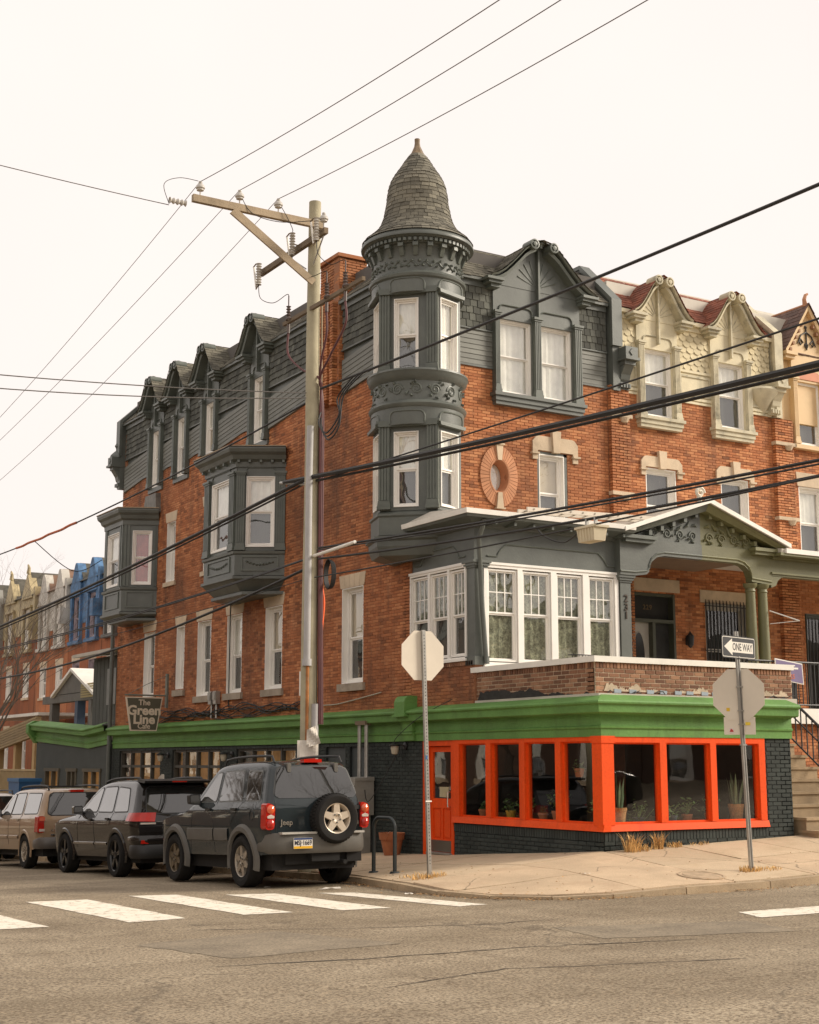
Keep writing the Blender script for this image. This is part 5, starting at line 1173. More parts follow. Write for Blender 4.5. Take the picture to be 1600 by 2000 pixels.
# ================================================================ SHARED PEDIMENT PORCH AND NEIGHBOUR PORCH
ped = thing('pediment_porch', (5.45, 3.4, 2.95), 'gabled porch entrance painted half slate green and half olive with paired columns', 'porch')
QF = FRONT(3.45)
LB = [(3.32, 5.46), (3.70, 5.46), (3.98, 5.50), (4.05, 5.56), (4.05, 5.62), (4.12, 5.76), (4.26, 5.86), (4.45, 5.90), (5.45, 5.90), (5.45, 6.20), (3.32, 6.20)]
RB = [(5.45, 5.90), (6.42, 5.90), (6.60, 5.86), (6.74, 5.76), (6.80, 5.62), (6.80, 5.54), (7.36, 5.50), (7.36, 6.20), (5.45, 6.20)]
for P_, m, m2 in ((LB, TRIM, TRIM2), (RB, OLIVE, OLIVE2)):
    b = MB(QF); b.prism(P_, -.18, .0); b.build('beam', m, ped)
    b = MB(QF); lo = [p for p in P_ if p[1] < 6.0]; b.tube([(u, .0, z + .07) for u, z in lo], .022, 6); b.build('beam_moulding', m2, ped)
    s = -1 if m is TRIM else 1; x0, x1 = sorted((5.45, 5.45 + s * 1.95)); b = MB(QF); b.prism([(5.45, 6.2), (5.45 + s * 1.9, 6.2), (5.45, 6.96)], -.1, -.03); b.build('tympanum', m, ped)
    b = MB(QF)
    for k in range(4):
        cx_, cz_ = 5.45 + s * (.22 + .34 * k), 6.36; r0 = .105
        b.tube([(cx_ + s * r0 * (1 - i / 26) * math.cos(i * .45), -.02, cz_ + r0 * (1 - i / 26) * math.sin(i * .45)) for i in range(24)], [.022 - .0005 * i for i in range(24)], 5)
        for j in range(3): a = RN.uniform(0, 6.28); b.tube([(cx_ + .08 * math.cos(a), -.03, cz_ + .08 * math.sin(a)), (cx_ + .13 * math.cos(a), .005, cz_ + .12 * math.sin(a)), (cx_ + .18 * math.cos(a + .4), -.03, cz_ + .14 * math.sin(a + .4))], [.01, .025, .006], 5)
    for k in range(4): b.tube([(5.45 + s * (.10 + .2 * k), -.03, 6.56 + .1 * (k % 2)), (5.45 + s * (.18 + .2 * k), .0, 6.60 - .05 * k), (5.45 + s * (.25 + .2 * k), -.03, 6.56 - .05 * k)], [.012, .03, .008], 5)
    b.build('relief_scrolls', m2, ped, True, kind='stuff')
    b = MB(QF); A, B = (5.45, 6.99), (5.45 + s * 2.15, 6.19)
    b.hexa([(A[0], -.1, A[1] - .12), (B[0], -.1, B[1] - .0), (B[0], .16, B[1] - .0), (A[0], .16, A[1] - .12), (A[0], -.1, A[1] + .03), (B[0], -.1, B[1] + .08), (B[0], .24, B[1] + .08), (A[0], .24, A[1] + .03)]); b.build('raking_cornice', m2, ped)
    n = 7
    for i in range(n):
        t = (i + .6) / n; u, z = A[0] + (B[0] - A[0]) * t, A[1] + (B[1] - A[1]) * t - .14
        if t < .78: piece('dentil', m2, QF, u - .04, u + .04, -.03, .09, z - .05, z + .05, ped)
    x0, x1 = sorted((5.45 + s * 1.35, 5.45 + s * 2.08)); b = MB(QF); b.box(x0, x1, -.1, .13, 6.10, 6.17); b.box(x0 - .03, x1 + .03, -.1, .18, 6.17, 6.24); b.build('cornice_return', m2, ped)
    b = MB(QF); b.hexa([(A[0], -2.4, A[1] + .035), (B[0] + s * .06, -2.4, B[1] + .085), (B[0] + s * .06, .27, B[1] + .085), (A[0], .27, A[1] + .035), (A[0], -2.4, A[1] + .11), (B[0] + s * .06, -2.4, B[1] + .15), (B[0] + s * .06, .28, B[1] + .15), (A[0], .28, A[1] + .11)]); b.build('gable_roof', ROOFL, ped)
    b = MB(QF); b.hexa([(A[0], .275, A[1] + .03), (B[0] + s * .07, .275, B[1] + .08), (B[0] + s * .07, .31, B[1] + .08), (A[0], .31, A[1] + .03), (A[0], .275, A[1] + .125), (B[0] + s * .07, .275, B[1] + .165), (B[0] + s * .07, .31, B[1] + .165), (A[0], .31, A[1] + .125)]); b.build('roof_edge', WHITR, ped)
b = MB(QF); b.tube([(5.45 + .12 * math.cos(i * .5) * (1 - i / 22), .0, 7.28 + .12 * math.sin(i * .5) * (1 - i / 22)) for i in range(18)], .035, 6); b.tube([(5.45, .0, 7.05), (5.42, 0, 7.2)], .05, 6); b.build('finial_scroll', CREAMW, ped, True)
b = MB(); b.box(3.5, 7.4, 3.7, 5.8, 6.05, 6.12); b.build('ceiling', mat('porch_ceiling', (.20, .13, .08), .8), ped)
for x in (6.79, 7.13):
    b = MB(); b.lathe([(.0, 2.95), (.17, 2.95), (.17, 3.05), (.15, 3.10), (.115, 3.14), (.118, 4.2), (.098, 5.32), (.115, 5.34), (.10, 5.37), (.10, 5.40), (.14, 5.44), (.15, 5.50), (0, 5.50)], (x, 3.5), 20); b.build('column', OLIVE, ped, True)
nb = thing('olive_porch', (11, 3.4, 2.9), 'olive painted open porch with black iron railing running past the columns', 'porch')
b = MB(QF); b.box(7.36, 19, -.18, .0, 5.70, 6.05)
b.prism([(7.36, 5.45), (7.5, 5.50), (7.55, 5.60), (7.66, 5.68), (7.8, 5.701), (7.36, 5.701)], -.17, -.01); b.build('beam', OLIVE, nb)
b = MB(QF); b.box(7.36, 19, .0, .03, 5.74, 5.78); b.box(7.36, 19, -.1, .08, 6.05, 6.10); b.box(7.36, 19, -.1, .30, 6.10, 6.16); b.build('cornice', OLIVE2, nb)
b = MB(QF); b.box(7.5, 19, .28, .33, 6.15, 6.25); b.build('roof_edge', WHITR, nb)
b = MB(QF); b.hexa([(7.4, -2.4, 6.16), (19, -2.4, 6.16), (19, .28, 6.16), (7.4, .28, 6.16), (7.4, -2.4, 6.70), (19, -2.4, 6.70), (19, .29, 6.24), (7.4, .29, 6.24)]); b.build('porch_roof', ROOFL, nb)
b = MB(); b.box(4.45, 19, 2.6, 5.84, 2.62, 2.92); b.build('porch_floor', WHITR, nb)
b = MB(); b.box(4.45, 19, 2.8, 5.8, .6, 2.62); b.build('porch_base', BRICKP, nb)
brickwall(nb, FRONT(2.79), 4.45, 12, .6, 2.60, [], BRICK, MORTAR)
def railing(par, fr, u0, u1, z0, z1, st=.115):
    b = MB(fr); b.tube([(u0, 0, z1), (u1, 0, z1)], .022, 6); b.tube([(u0, 0, z0 + .08), (u1, 0, z0 + .08)], .015, 6); b.build('rail', BLACK, par)
    n = int((u1 - u0) / st)
    for i in range(n + 1): piece('baluster', BLACK, fr, u0 + i * st - .008, u0 + i * st + .008, -.008, .008, z0 + .08, z1, par)
railing(nb, FRONT(2.75), 5.9, 9.4, 2.92, 3.85)
for x in (9.6, 12.2): b = MB(); b.lathe([(.17, 2.92), (.12, 3.1), (.10, 5.45), (.15, 5.5), (.15, 5.7)], (x, 3.45), 16); b.build('column', OLIVE, nb, True)
# dark furniture on the porch behind the railing
bx_ = thing('porch_grill', (7.2, 3.3, 2.92), 'black covered grill standing on the neighbouring porch behind the railing', 'grill')
b = MB(); b.prismz([(6.85, 3.1), (7.6, 3.1), (7.6, 3.6), (6.85, 3.6)], 2.92, 3.55); b.build('cover', BLACK, bx_); b = MB(); b.box(6.9, 7.5, 3.06, 3.1, 3.5, 3.56); b.build('shelf', mat('red_strip', (.5, .06, .02), .5), bx_)
# yard sign
ys_ = thing('yard_sign', (7.0, 2.7, 3.35), 'faded purple and white yard sign tied to the porch railing', 'sign')
YF = Fr((6.62, 2.72, 0), (.98, -.05, 0), (-.05, -.98, 0)); PUR = mat('sign_purple', (.19, .15, .28), .6, .15, 2)
b = MB(YF); b.hexa([(0, 0, 3.50), (.72, 0, 3.40), (.72, .02, 3.40), (0, .02, 3.50), (-.02, 0, 3.91), (.70, 0, 3.82), (.70, .02, 3.82), (-.02, .02, 3.91)]); b.build('board', WHITR, ys_)
b = MB(YF); b.hexa([(.02, .02, 3.51), (.70, .02, 3.42), (.70, .024, 3.42), (.02, .024, 3.51), (.0, .02, 3.885), (.68, .02, 3.80), (.68, .024, 3.80), (.0, .024, 3.885)]); b.build('print', PUR, ys_)
text(ys_, YF, '25', .13, .42, .028, 3.55, mat('sign_red', (.55, .16, .10), .6), .003, .001)
b = MB(YF); b.box(.12, .58, .024, .027, 3.70, 3.735); b.box(.2, .5, .024, .027, 3.76, 3.785); b.build('print_line', WHITR, ys_)
# flag pole bracket
fp = thing('flag_pole', (7.2, 3.3, 4.8), 'short white flag pole angled off the olive column', 'pole'); b = MB(); b.tube([(7.2, 3.38, 4.95), (7.55, 2.9, 4.72)], .014, 6); b.tube([(7.2, 3.38, 4.68), (7.55, 2.9, 4.72)], .008, 6); b.build('arm', WHITR, fp)
# stone steps and handrail
st_ = thing('stone_steps', (4.9, .3, .62), 'worn brownstone steps with black iron handrail beside the storefront', 'steps')
STEPM = mat('brownstone', (.34, .25, .15), .85, .18, 3, piece=.1, bump=.3, bs=40, stain=.4, stc=(.18, .13, .08), sts=2)
for k in range(10):
    z0_ = .50 + k * .213; y = -.42 + k * .27; b = MB(); b.box(4.20 if k > 1 else 4.28, 5.75, y, y + .6 + (.5 if k > 8 else 0), z0_ - .05, z0_ + .165, RN.random()); b.box(4.18 if k > 1 else 4.26, 5.78, y - .03, y + .45, z0_ + .165, z0_ + .213, RN.random()); b.build('step', STEPM, st_)
b = MB(); b.box(4.3, 5.75, .3, 2.6, .4, .9); b.box(4.3, 5.75, 1.0, 2.6, .9, 1.4); b.box(4.3, 5.75, 1.7, 2.6, 1.4, 2.0); b.build('stair_core', STEPM, st_)
hr = lambda y: (y + .42) / .27 * .213 + .72
b = MB(); b.tube([(5.68, -.30, hr(-.30) + .85), (5.68, 2.3, hr(2.3) + .85)], .025, 6); b.tube([(5.68, -.30, hr(-.30) + .1), (5.68, 2.3, hr(2.3) + .1)], .016, 6); b.tube([(5.68, -.30, hr(-.3) + .55), (5.68, 2.3, hr(2.3) + .55)], .014, 6); b.build('handrail', BLACK, st_)
for i in range(20): y = -.28 + i * .135; b = MB(); b.box(5.67, 5.69, y - .008, y + .008, hr(y) + .1, hr(y) + .85); b.build('baluster', BLACK, st_)
b = MB(); b.box(5.64, 5.72, -.34, -.26, hr(-.3) - .3, hr(-.3) + .92); b.lathe([(.0, hr(-.3) + 1.03), (.05, hr(-.3) + .98), (.03, hr(-.3) + .92)], (5.68, -.3), 8); b.build('newel', BLACK, st_)
# ================================================================ NEIGHBOUR HOUSES TO THE RIGHT
CREAM = mat('old_cream_paint', (.66, .59, .41), .75, .16, 1.6, bump=.25, bs=25, stain=.85, stc=(.27, .25, .17), sts=1.5, streak=True)
CREAM2 = mat('old_cream_relief', (.55, .50, .36), .75, .2, 2.5, bump=.25, bs=30, stain=.9, stc=(.13, .125, .09), sts=1.6)
CSH = mat('cream_shingle', (.69, .60, .39), .8, .14, 2, piece=.14, bump=.2, bs=30, stain=.4, stc=(.30, .25, .14), sts=2)
REDR = mat('red_slate', (.22, .07, .036), .8, .22, 1.5, piece=.30, bump=.3, bs=40, stain=.4, stc=(.12, .035, .022), sts=1.2)
PLUMR = mat('plum_slate', (.13, .075, .058), .75, .2, 1.5, piece=.25, bump=.2, bs=40)
TANC = mat('tan_paint', (.66, .47, .25), .6, .1, 2, stain=.2, sts=2)
n1 = thing('cream_house', (7.6, FY, 2.9), 'brick row house with peeling cream woodwork and red slate roof', 'house', 'brick row houses along the side street')
wa, wb = (6.05, 6.90), (8.26, 9.11)
holes = [(5.50, 6.80, 2.9, 5.53), (7.69, 8.95, 3.0, 5.38), (6.08, 6.95, 6.6, 8.30), (8.31, 9.16, 6.6, 8.30), (5.96, 7.06, 9.42, 10.4), (8.16, 9.26, 9.38, 10.4)]
brickwall(n1, FR, 5.59, 10.0, 2.9, 9.94, holes, BRICK, MORTAR, ind=0)
brickwall(n1, FR, 10.0, 10.6, 2.9, 9.9, [], BRICK, MORTAR, pr=.113, th=.05, name='pier')
for z in (7.5, 9.30): b = MB(FR); b.box(9.97, 10.64, .0, .16, z - .05, z + .03); b.lathe([(.0, z - .17), (.08, z - .15), (.13, z - .05)], (10.42, .1), 12); b.build('pier_band', STONE, n1)
for a, c in ((6.08, 6.95), (8.31, 9.16)): window(n1, FR, a, c, 6.62, 8.30, dep=.10, fw=.06, cur=(SCREEN, SCREEN), split=.5); eared(FR, a - .15, c + .17, 8.12, 8.56, n1)
mansard(n1, FR, [], 5.36, 10.3, (5.36, 10.2), CREAM, CSH, CSH, REDR, CREAM2, False, [(5.36, 5.95), (7.07, 8.15), (9.27, 10.0)])
sh = MB(FR)
for (a, c) in ((5.36, 5.95), (7.07, 8.15), (9.27, 10.0)):
    rows = 7; h = .95 / rows
    for i in range(rows):
        n = max(2, round((c - a) / .2)); wv = (c - a) / n
        for k in range(n + (i % 2)):
            x, y = max(a, a + (k - (i % 2) * .5) * wv), min(c, a + (k + 1 - (i % 2) * .5) * wv)
            if y - x < .03: continue
            z = 10.70 + i * h; t = RN.uniform(.022, .032); zz = z + h + .07; m_ = (x + y) / 2; q = y - x
            P_ = [(x + .003, t, z + .06), (x + q * .2, t, z + .015), (m_, t, z - .005), (y - q * .2, t, z + .015), (y - .003, t, z + .06), (y - .003, .004, zz), (x + .003, .004, zz)]; sh.poly(P_, RN.random())
    b = MB(FR); b.box(a, c, -.3, .001, 9.95, 11.84); b.build('upper_wall', CREAM, n1); b = MB(FR); b.box(a, c, -.03, .05, 10.64, 10.70); b.box(a, c, -.03, .02, 9.97, 10.64); b.box(a, c, .02, .05, 10.0, 10.06); b.box(a, c, -.03, .04, 9.92, 9.97); p_ = b.build('panel_board', CREAM, n1); b = MB(FR); b.box(a, c, -.03, .05, 11.63, 11.75); b.box(a, c, -.05, .13, 11.75, 11.84); b.build('fascia', CREAM, n1)
    b = MB(FR); u0_, u1_ = a + .08, c - .08
    for r in ((u0_, u1_, 10.10, 10.14), (u0_, u1_, 10.54, 10.58), (u0_, u0_ + .04, 10.14, 10.54), (u1_ - .04, u1_, 10.14, 10.54)): b.box(r[0], r[1], .02, .045, r[2], r[3])
    b.build('panel_moulding', CREAM2, p_)
sh.build('scale_shingles', CSH, n1, kind='stuff')
for (a, c) in (wa, wb): dormer(n1, FR, (a + c) / 2, [(a, c)], 9.47, 11.03, .60, .86, 11.74, 12.60, CREAM, CREAM2, REDR, (SHEER, SCREEN), out=.12, back=1.4, sillm=CREAM2)
endwall(n1, FR, 10.0, 10.26, CREAM2, 10.02, 1); 
b = MB(FR); b.lathe([(.0, 9.9), (.12, 9.95), (.30, 10.25), (.46, 10.42), (.50, 10.5), (.46, 10.56), (0, 10.56)], (9.72, -.1), 20); b.build('corner_corbel', CREAM2, n1, True)
b = MB(); b.box(5.4, 15.9, 6.2, 20, 2.4, 12.6); b.box(5.4, 15.9, 6.85, 20, 12.6, 12.92); b.box(5.2, 15.9, 7.7, 20, 12.6, 13.35); b.build('house_core', mat('roof_coat_white', (.60, .56, .48), .7), n1)
# ground floor under the porch: door with oval light, barred window, lantern
b = MB(FR); b.box(5.50, 5.56, -.2, .02, 2.92, 5.5); b.box(6.74, 6.80, -.2, .02, 2.92, 5.5); b.box(5.56, 6.74, -.2, .02, 4.86, 4.93); b.box(6.14, 6.22, -.2, .02, 2.92, 4.86); b.box(5.56, 6.74, -.2, .0, 5.44, 5.5); b.build('door_surround', mat('door_surround', (.07, .075, .05), .5, .1), n1)
DW = mat('door_white', (.45, .42, .36), .5, .05)
b = MB(FR); b.box(5.56, 6.14, -.18, -.12, 2.92, 4.86); dd = b.build('door', DW, n1)
b = MB(FR); b.poly([(5.85 + .17 * math.cos(2 * PI * i / 24), -.115, 4.15 + .50 * math.sin(2 * PI * i / 24)) for i in range(24)]); b.build('oval_light', mat('oval_glass', (.03, .03, .028), .1), dd)
b = MB(FR); b.tube([(5.85 + .17 * math.cos(2 * PI * i / 24), -.115, 4.15 + .50 * math.sin(2 * PI * i / 24)) for i in range(25)], .014, 6); b.lathe([(.03, -.12), (.035, -.07), (0, -.05)], (6.08, 3.86), 10, axis='d'); b.build('door_trim', DW, dd)
b = MB(FR); b.box(5.56, 6.74, -.19, -.15, 4.93, 5.44); b.box(6.22, 6.74, -.19, -.15, 2.92, 4.86); b.build('side_light', DARKC, n1); b = MB(FR); b.box(5.5, 6.8, -.4, -.3, 2.9, 5.5); b.build('dark_hall', DARKC, n1)
b = MB(FR); b.prism([(5.5, 5.54), (6.94, 5.54), (6.94, 5.82), (5.5, 5.82)], -.05, .03); b.build('lintel', STONE, n1)
for k, s in enumerate('229'): text(n1, FR, s, .15, 6.05 + k * .09, -.14, 5.2, mat('brass_dim', (.16, .11, .05), .5), .002, .004, name='house_number')
window(n1, FR, 7.69, 8.95, 3.3, 5.37, dep=.1, fw=.08, cur=(DARKC, DARKC), wood=DW, gl=PANED); b = MB(FR); b.box(7.54, 9.1, -.05, .03, 5.38, 5.66); b.build('lintel', STONE, n1)
for i in range(13): piece('window_bar', BLACK, FR, 7.66 + i * .105, 7.68 + i * .105, .05, .07, 3.2, 5.45, n1)
b = MB(FR); [b.box(7.62, 8.98, .048, .072, z, z + .02) for z in (3.4, 4.3, 5.3)]; b.build('bar_rail', BLACK, n1)
b = MB(FR); b.box(7.08, 7.14, .0, .03, 4.4, 4.6); b.lathe([(.0, 4.72), (.03, 4.66), (.09, 4.60), (.07, 4.40), (.03, 4.35), (0, 4.33)], (7.11, .13), 8); b.build('wall_lamp', BLACK, n1)
# ---- third house
n2 = thing('tan_house', (13, FY, 2.9), 'brick row house with tan trim and plum slate gable at the frame edge', 'house', 'brick row houses along the side street')
holes = [(10.80, 11.66, 6.6, 8.34), (10.81, 12.1, 3.0, 5.3), (13.0, 13.86, 6.6, 8.34), (10.7, 11.76, 9.3, 10.4)]
brickwall(n2, FR, 10.6, 15.5, 2.9, 9.9, holes, BRICK, MORTAR)
for a, c in ((10.80, 11.66), (13.0, 13.86)):
    window(n2, FR, a, c, 6.62, 8.34, dep=.1, fw=.06, cur=(SHEER, SCREEN)); b = MB(FR); b.prism([(a - .06, 8.345), (c + .06, 8.345), (c + .1, 8.68), (a - .1, 8.68)], -.05, .04); b.build('lintel', STONE, n2)
window(n2, FR, 10.85, 12.05, 3.0, 5.3, dep=.1, cur=(DARKC, DARKC), wood=TRIM, gl=PANED)
for i in range(11): piece('window_bar', BLACK, FR, 10.86 + i * .11, 10.88 + i * .11, .05, .07, 3.1, 5.2, n2)
b = MB(FR); b.box(10.34, 15.5, -.3, -.02, 9.9, 11.7); b.build('upper_wall', TANC, n2)
fsl, Ls = frame_slope(FR, .1, 11.6, -1.0, 12.7)
shingles(fsl, 10.34, 15.5, 0, Ls, .2, .13).build('roof_shingles', PLUMR, n2, kind='stuff')
b = MB(FR); b.hexa([(10.34, .08, 11.58), (15.5, .08, 11.58), (15.5, -1.0, 11.58), (10.34, -1.0, 11.58), (10.34, .085, 11.59), (15.5, .085, 11.59), (15.5, -1.02, 12.68), (10.34, -1.02, 12.68)]); b.build('roof', PLUMR, n2)
for uc in (11.23, 13.5):
    a, c = uc - .40, uc + .40
    b = panel(MB(FR), uc - .56, uc + .56, 9.3, 11.66, [(a, c, 9.36, 10.92)], -.3, .08); dm = b.build('dormer', TANC, n2)
    window(n2, FR, a, c, 9.36, 10.92, dep=.0, fw=.04, cur=(BLIND, SCREEN))
    for x in (uc - .56, uc + .42): b = MB(FR); fluted(b, FR, x, x + .14, .08, .13, 9.36, 11.0); b.build('pilaster', TANC, dm)
    b = MB(FR); b.box(uc - .62, uc + .62, .0, .16, 9.24, 9.34); b.build('sill', TANC, dm)
    b = MB(FR); b.prism([(uc - .44, 10.98), (uc + .44, 10.98), (uc + .44, 11.1), (uc + .3, 11.2), (uc - .3, 11.2), (uc - .44, 11.1)], .08, .10); b.build('head_panel', mat('coral_panel', (.55, .20, .10), .6), dm)
    ap, ft = (uc, 12.85), .80
    b = MB(FR); b.prism([(uc - ft + .1, 11.6), (uc + ft - .1, 11.6), ap], -.2, .06); b.build('gable', TANC, dm)
    for s in (-1, 1):
        b = MB(FR); b.hexa([(uc, .0, ap[1] - .12), (uc + s * ft, .0, 11.52), (uc + s * ft, .18, 11.52), (uc, .18, ap[1] - .12), (uc, .0, ap[1]), (uc + s * (ft + .03), .0, 11.64), (uc + s * (ft + .03), .2, 11.64), (uc, .2, ap[1])]); b.build('barge_board', TANC, dm)
        for k in range(5): t = .25 + .13 * k; u, z = uc + s * ft * t, ap[1] - .17 - (ap[1] - 11.55) * t; piece('dentil', mat('dentil_brown', (.30, .15, .07), .7), FR, u - .035, u + .035, .06, .16, z - .05, z + .03, dm)
        x0, x1 = sorted((uc + s * .5, uc + s * .88)); b = MB(FR); b.box(x0, x1, .0, .26, 11.50, 11.58); b.box(x0 + .03, x1 - .03, .0, .2, 11.42, 11.50); b.build('corbel', TANC, dm)
        f = (lambda s_: (lambda a_, q: FR(uc + s_ * (ft + .06) * (1 - q / 1.5), (.24 - a_) if s_ > 0 else (.24 - (1.5 - a_)), 11.6 + (ap[1] + .04 - 11.6) * q / 1.5)))(s)
        f2 = f if (f(1, .1) - f(0, .1)).cross(f(0, .2) - f(0, .1)).z > 0 else (lambda g: (lambda a_, q: g(1.5 - a_, q)))(f)
        shingles(f2, 0, 1.5, 0, 1.5, .2, .14).build('gable_shingles', PLUMR, dm, kind='stuff')
    b = MB(FR); b.prism([(uc - ft, 11.6), (uc + ft, 11.6), (uc, ap[1] + .0)], -1.3, .0); b.build('gable_roof', PLUMR, dm)
    b = MB(FR)
    b.tube([(uc, .08, 12.3), (uc, .08, 11.75)], .02, 5); b.lathe([(0, .06), (.05, .07), (0, .12)], (uc, 12.32), 8, axis='d'); b.lathe([(0, .06), (.075, .07), (0, .13)], (uc, 11.86), 8, axis='d')
    for s in (-1, 1): b.tube([(uc + s * .0, .08, 12.2), (uc + s * .18, .08, 12.1), (uc + s * .26, .08, 11.95), (uc + s * .20, .08, 11.85), (uc + s * .12, .08, 11.92), (uc + s * .2, .08, 12.0)], .02, 5); b.tube([(uc + s * .22, .08, 12.0), (uc + s * .32, .08, 11.86)], [.03, .008], 5)
    b.build('applied_ornament', mat('ornament_dark', (.05, .045, .04), .6), dm, True)
    b = MB(FR); b.tube([(uc, .1, 12.85), (uc - .03, .1, 13.02), (uc + .02, .1, 13.14), (uc + .09, .1, 13.18)], [.07, .05, .04, .03], 6); b.tube([(uc, .15, ap[1] + .03), (uc, -1.2, ap[1] + .03)], .035, 6); b.build('finial', mat('finial_terracotta', (.45, .22, .12), .8), dm)
# ================================================================ UTILITY POLE AND OVERHEAD WIRES
WOOD = mat('pole_wood', (.40, .36, .245), .85, .2, 2, bump=.4, bs=25, stain=.5, stc=(.22, .19, .11), sts=2.5, streak=True)
ARMW = mat('crossarm_wood', (.36, .28, .185), .85, .2, 3, bump=.3, bs=30)
ARMD = mat('crossarm_old', (.17, .125, .08), .85, .2, 3)
PORC = mat('porcelain_grey', (.50, .47, .42), .35, .1)
CBR = mat('cable_red_brown', (.10, .03, .03), .6, .2); GUARD = mat('cable_guard_grey', (.40, .39, .38), .5, .12, 3)
PX, PY = -3.05, 4.2; z0_ = zs(PX, PY) - .1
pole = thing('utility_pole', (PX, PY, z0_), 'tall weathered wooden utility pole with crossarms standing behind the nearest parked car', 'utility pole')
b = MB(); n = 14; b.tube([(PX + .006 * math.sin(i), PY, z0_ + (12.0 - z0_) * i / n) for i in range(n + 1)], [.158 - .048 * i / n for i in range(n + 1)], 16); b.build('shaft', WOOD, pole, True)
b = MB(); b.box(-5.5, -2.95, 4.03, 4.12, 11.46, 11.59); b.build('crossarm', ARMW, pole)
b = MB(); b.hexa([(-4.82, 3.98, 11.36), (-4.72, 3.98, 11.48), (-4.72, 4.02, 11.48), (-4.82, 4.02, 11.36), (-3.2, 3.98, 10.33), (-3.12, 3.98, 10.44), (-3.12, 4.02, 10.44), (-3.2, 4.02, 10.33)]); b.build('brace', ARMW, pole)
def insul(x, y, z, r=.075, par=None, tilt=0):
    b = MB(); b.tube([(x, y, z - .16), (x, y, z)], .012, 6); b.lathe([(0, z + .15), (.03, z + .145), (.035, z + .12), (.025, z + .10), (.05, z + .09), (r, z + .06), (r * 1.1, z + .02), (r * .8, z + .0), (r * .85, z - .02), (r * .5, z - .03), (0, z - .03)], (x, y), 14); return b.build('insulator', PORC, par or pole, True)
for x in (-5.36, -4.61, -3.85): insul(x, 4.075, 11.71)
b = MB(); b.box(-3.24, -3.16, 3.45, 6.15, 11.13, 11.24); b.build('crossarm', ARMD, pole)
b = MB(); b.tube([(-3.2, 4.9, 11.12), (-3.14, 4.35, 10.75)], .014, 6); b.tube([(-3.2, 3.55, 11.12), (-3.14, 4.05, 10.75)], .014, 6); b.build('brace', STEEL, pole)
insul(-3.2, 3.55, 11.4)
def cutout(y, zt):                             # fuse cut-out: ribbed porcelain and a fuse tube
    b = MB(); P_ = []
    for i in range(17): P_ += [(.032 if i % 2 else .058, zt - .42 * i / 16)]
    b.lathe(P_, (-3.34, y), 12); c_ = b.build('fuse_cutout', PORC, pole, True)
    b = MB(); b.tube([(-3.37, y + .16, zt - .03), (-3.37, y + .05, zt - .46)], .018, 6); b.build('fuse_tube', WHITR, c_)
    b = MB(); b.tube([(-3.34, y, zt), (-3.36, y + .1, zt + .02), (-3.37, y + .19, zt - .02)], .014, 6); b.tube([(-3.34, y, zt - .42), (-3.37, y + .06, zt - .5)], .014, 6); b.tube([(-3.34, y, zt - .2), (-3.24, y - .02, zt - .22)], .012, 6); b.build('fuse_clip', ARMD, c_)
for y, zt in ((5.95, 11.3), (4.52, 11.45), (3.56, 11.42)): cutout(y, zt)
b = MB(); b.box(-3.16, -3.1, 2.2, 5.25, 9.90, 9.97); b.build('pothead_arm', ARMD, pole)
def pothead(y):
    b = MB(); b.tube([(-3.12, y, 9.75), (-3.12, y, 10.45)], .012, 6); P_ = []
    for i in range(9): P_.append((.022 if i % 2 else .05, 10.02 + .22 * i / 8))
    b.lathe(P_, (-3.12, y), 10); b.lathe([(.03, 9.72), (.03, 9.98)], (-3.12, y), 8); b.tube([(-3.12 + .09 * math.cos(t * .5), y - .1 + .09 * math.sin(t * .5), 9.96) for t in range(11)], .018, 5); b.build('pothead', mat('pothead_dark', (.12, .09, .08), .5), pole, True)
for y in (5.08, 3.56, 2.87): pothead(y)
def cab(name, pts, r, m, par=None, n=8):
    P_ = [Vector(p) for p in pts]; o = []
    for i in range(len(P_) - 1):
        p0, p1, p2, p3 = P_[max(0, i - 1)], P_[i], P_[i + 1], P_[min(len(P_) - 1, i + 2)]
        for k in range(n): t = k / n; o.append(.5 * ((2 * p1) + (p2 - p0) * t + (2 * p0 - 5 * p1 + 4 * p2 - p3) * t * t + (3 * p1 - p0 - 3 * p2 + p3) * t ** 3))
    o.append(P_[-1]); b = MB(); b.tube(o, r, 6); return b.build(name, m, par, True)
for k, y in enumerate((5.08, 3.56, 2.87)): cab('riser_cable', [(-3.12, y, 9.72), (-3.14, y - .05, 9.3), (-3.1, y + (4.0 - y) * .5, 8.9), (-3.0, 4.02, 8.6), (-2.98 + .03 * k, 4.03, 8.0), (-2.97 + .03 * k, 4.03, 5), (-2.95 + .03 * k, 4.0, 2.5)], .02, CBR, pole)
for k, (a, c) in enumerate((((-3.34, 5.95, 10.88), (-3.12, 5.08, 10.45)), ((-3.34, 4.52, 11.03), (-3.12, 3.56, 10.45)), ((-3.34, 3.56, 11.0), (-3.12, 2.87, 10.45)))): m_ = [(a[i] + c[i]) / 2 for i in range(3)]; cab('jumper', [a, (a[0], a[1] - .1, a[2] - .3), (m_[0], m_[1], m_[2] - .25), (c[0], c[1] + .1, c[2] + .05), c], .007, CABLE, pole)
cab('jumper', [(-3.85, 4.07, 11.8), (-3.7, 4.0, 11.5), (-3.5, 4.2, 11.4), (-3.34, 4.52, 11.48)], .007, CABLE, pole); cab('jumper', [(-4.61, 4.07, 11.8), (-4.4, 4.0, 11.45), (-3.9, 3.9, 11.35), (-3.34, 3.7, 11.42)], .007, CABLE, pole)
dc = Vector((-.457, -.889, 0)); gp = lambda a, r, z: (PX + math.cos(a) * r, PY + math.sin(a) * r, z); AC = math.atan2(dc.y, dc.x)
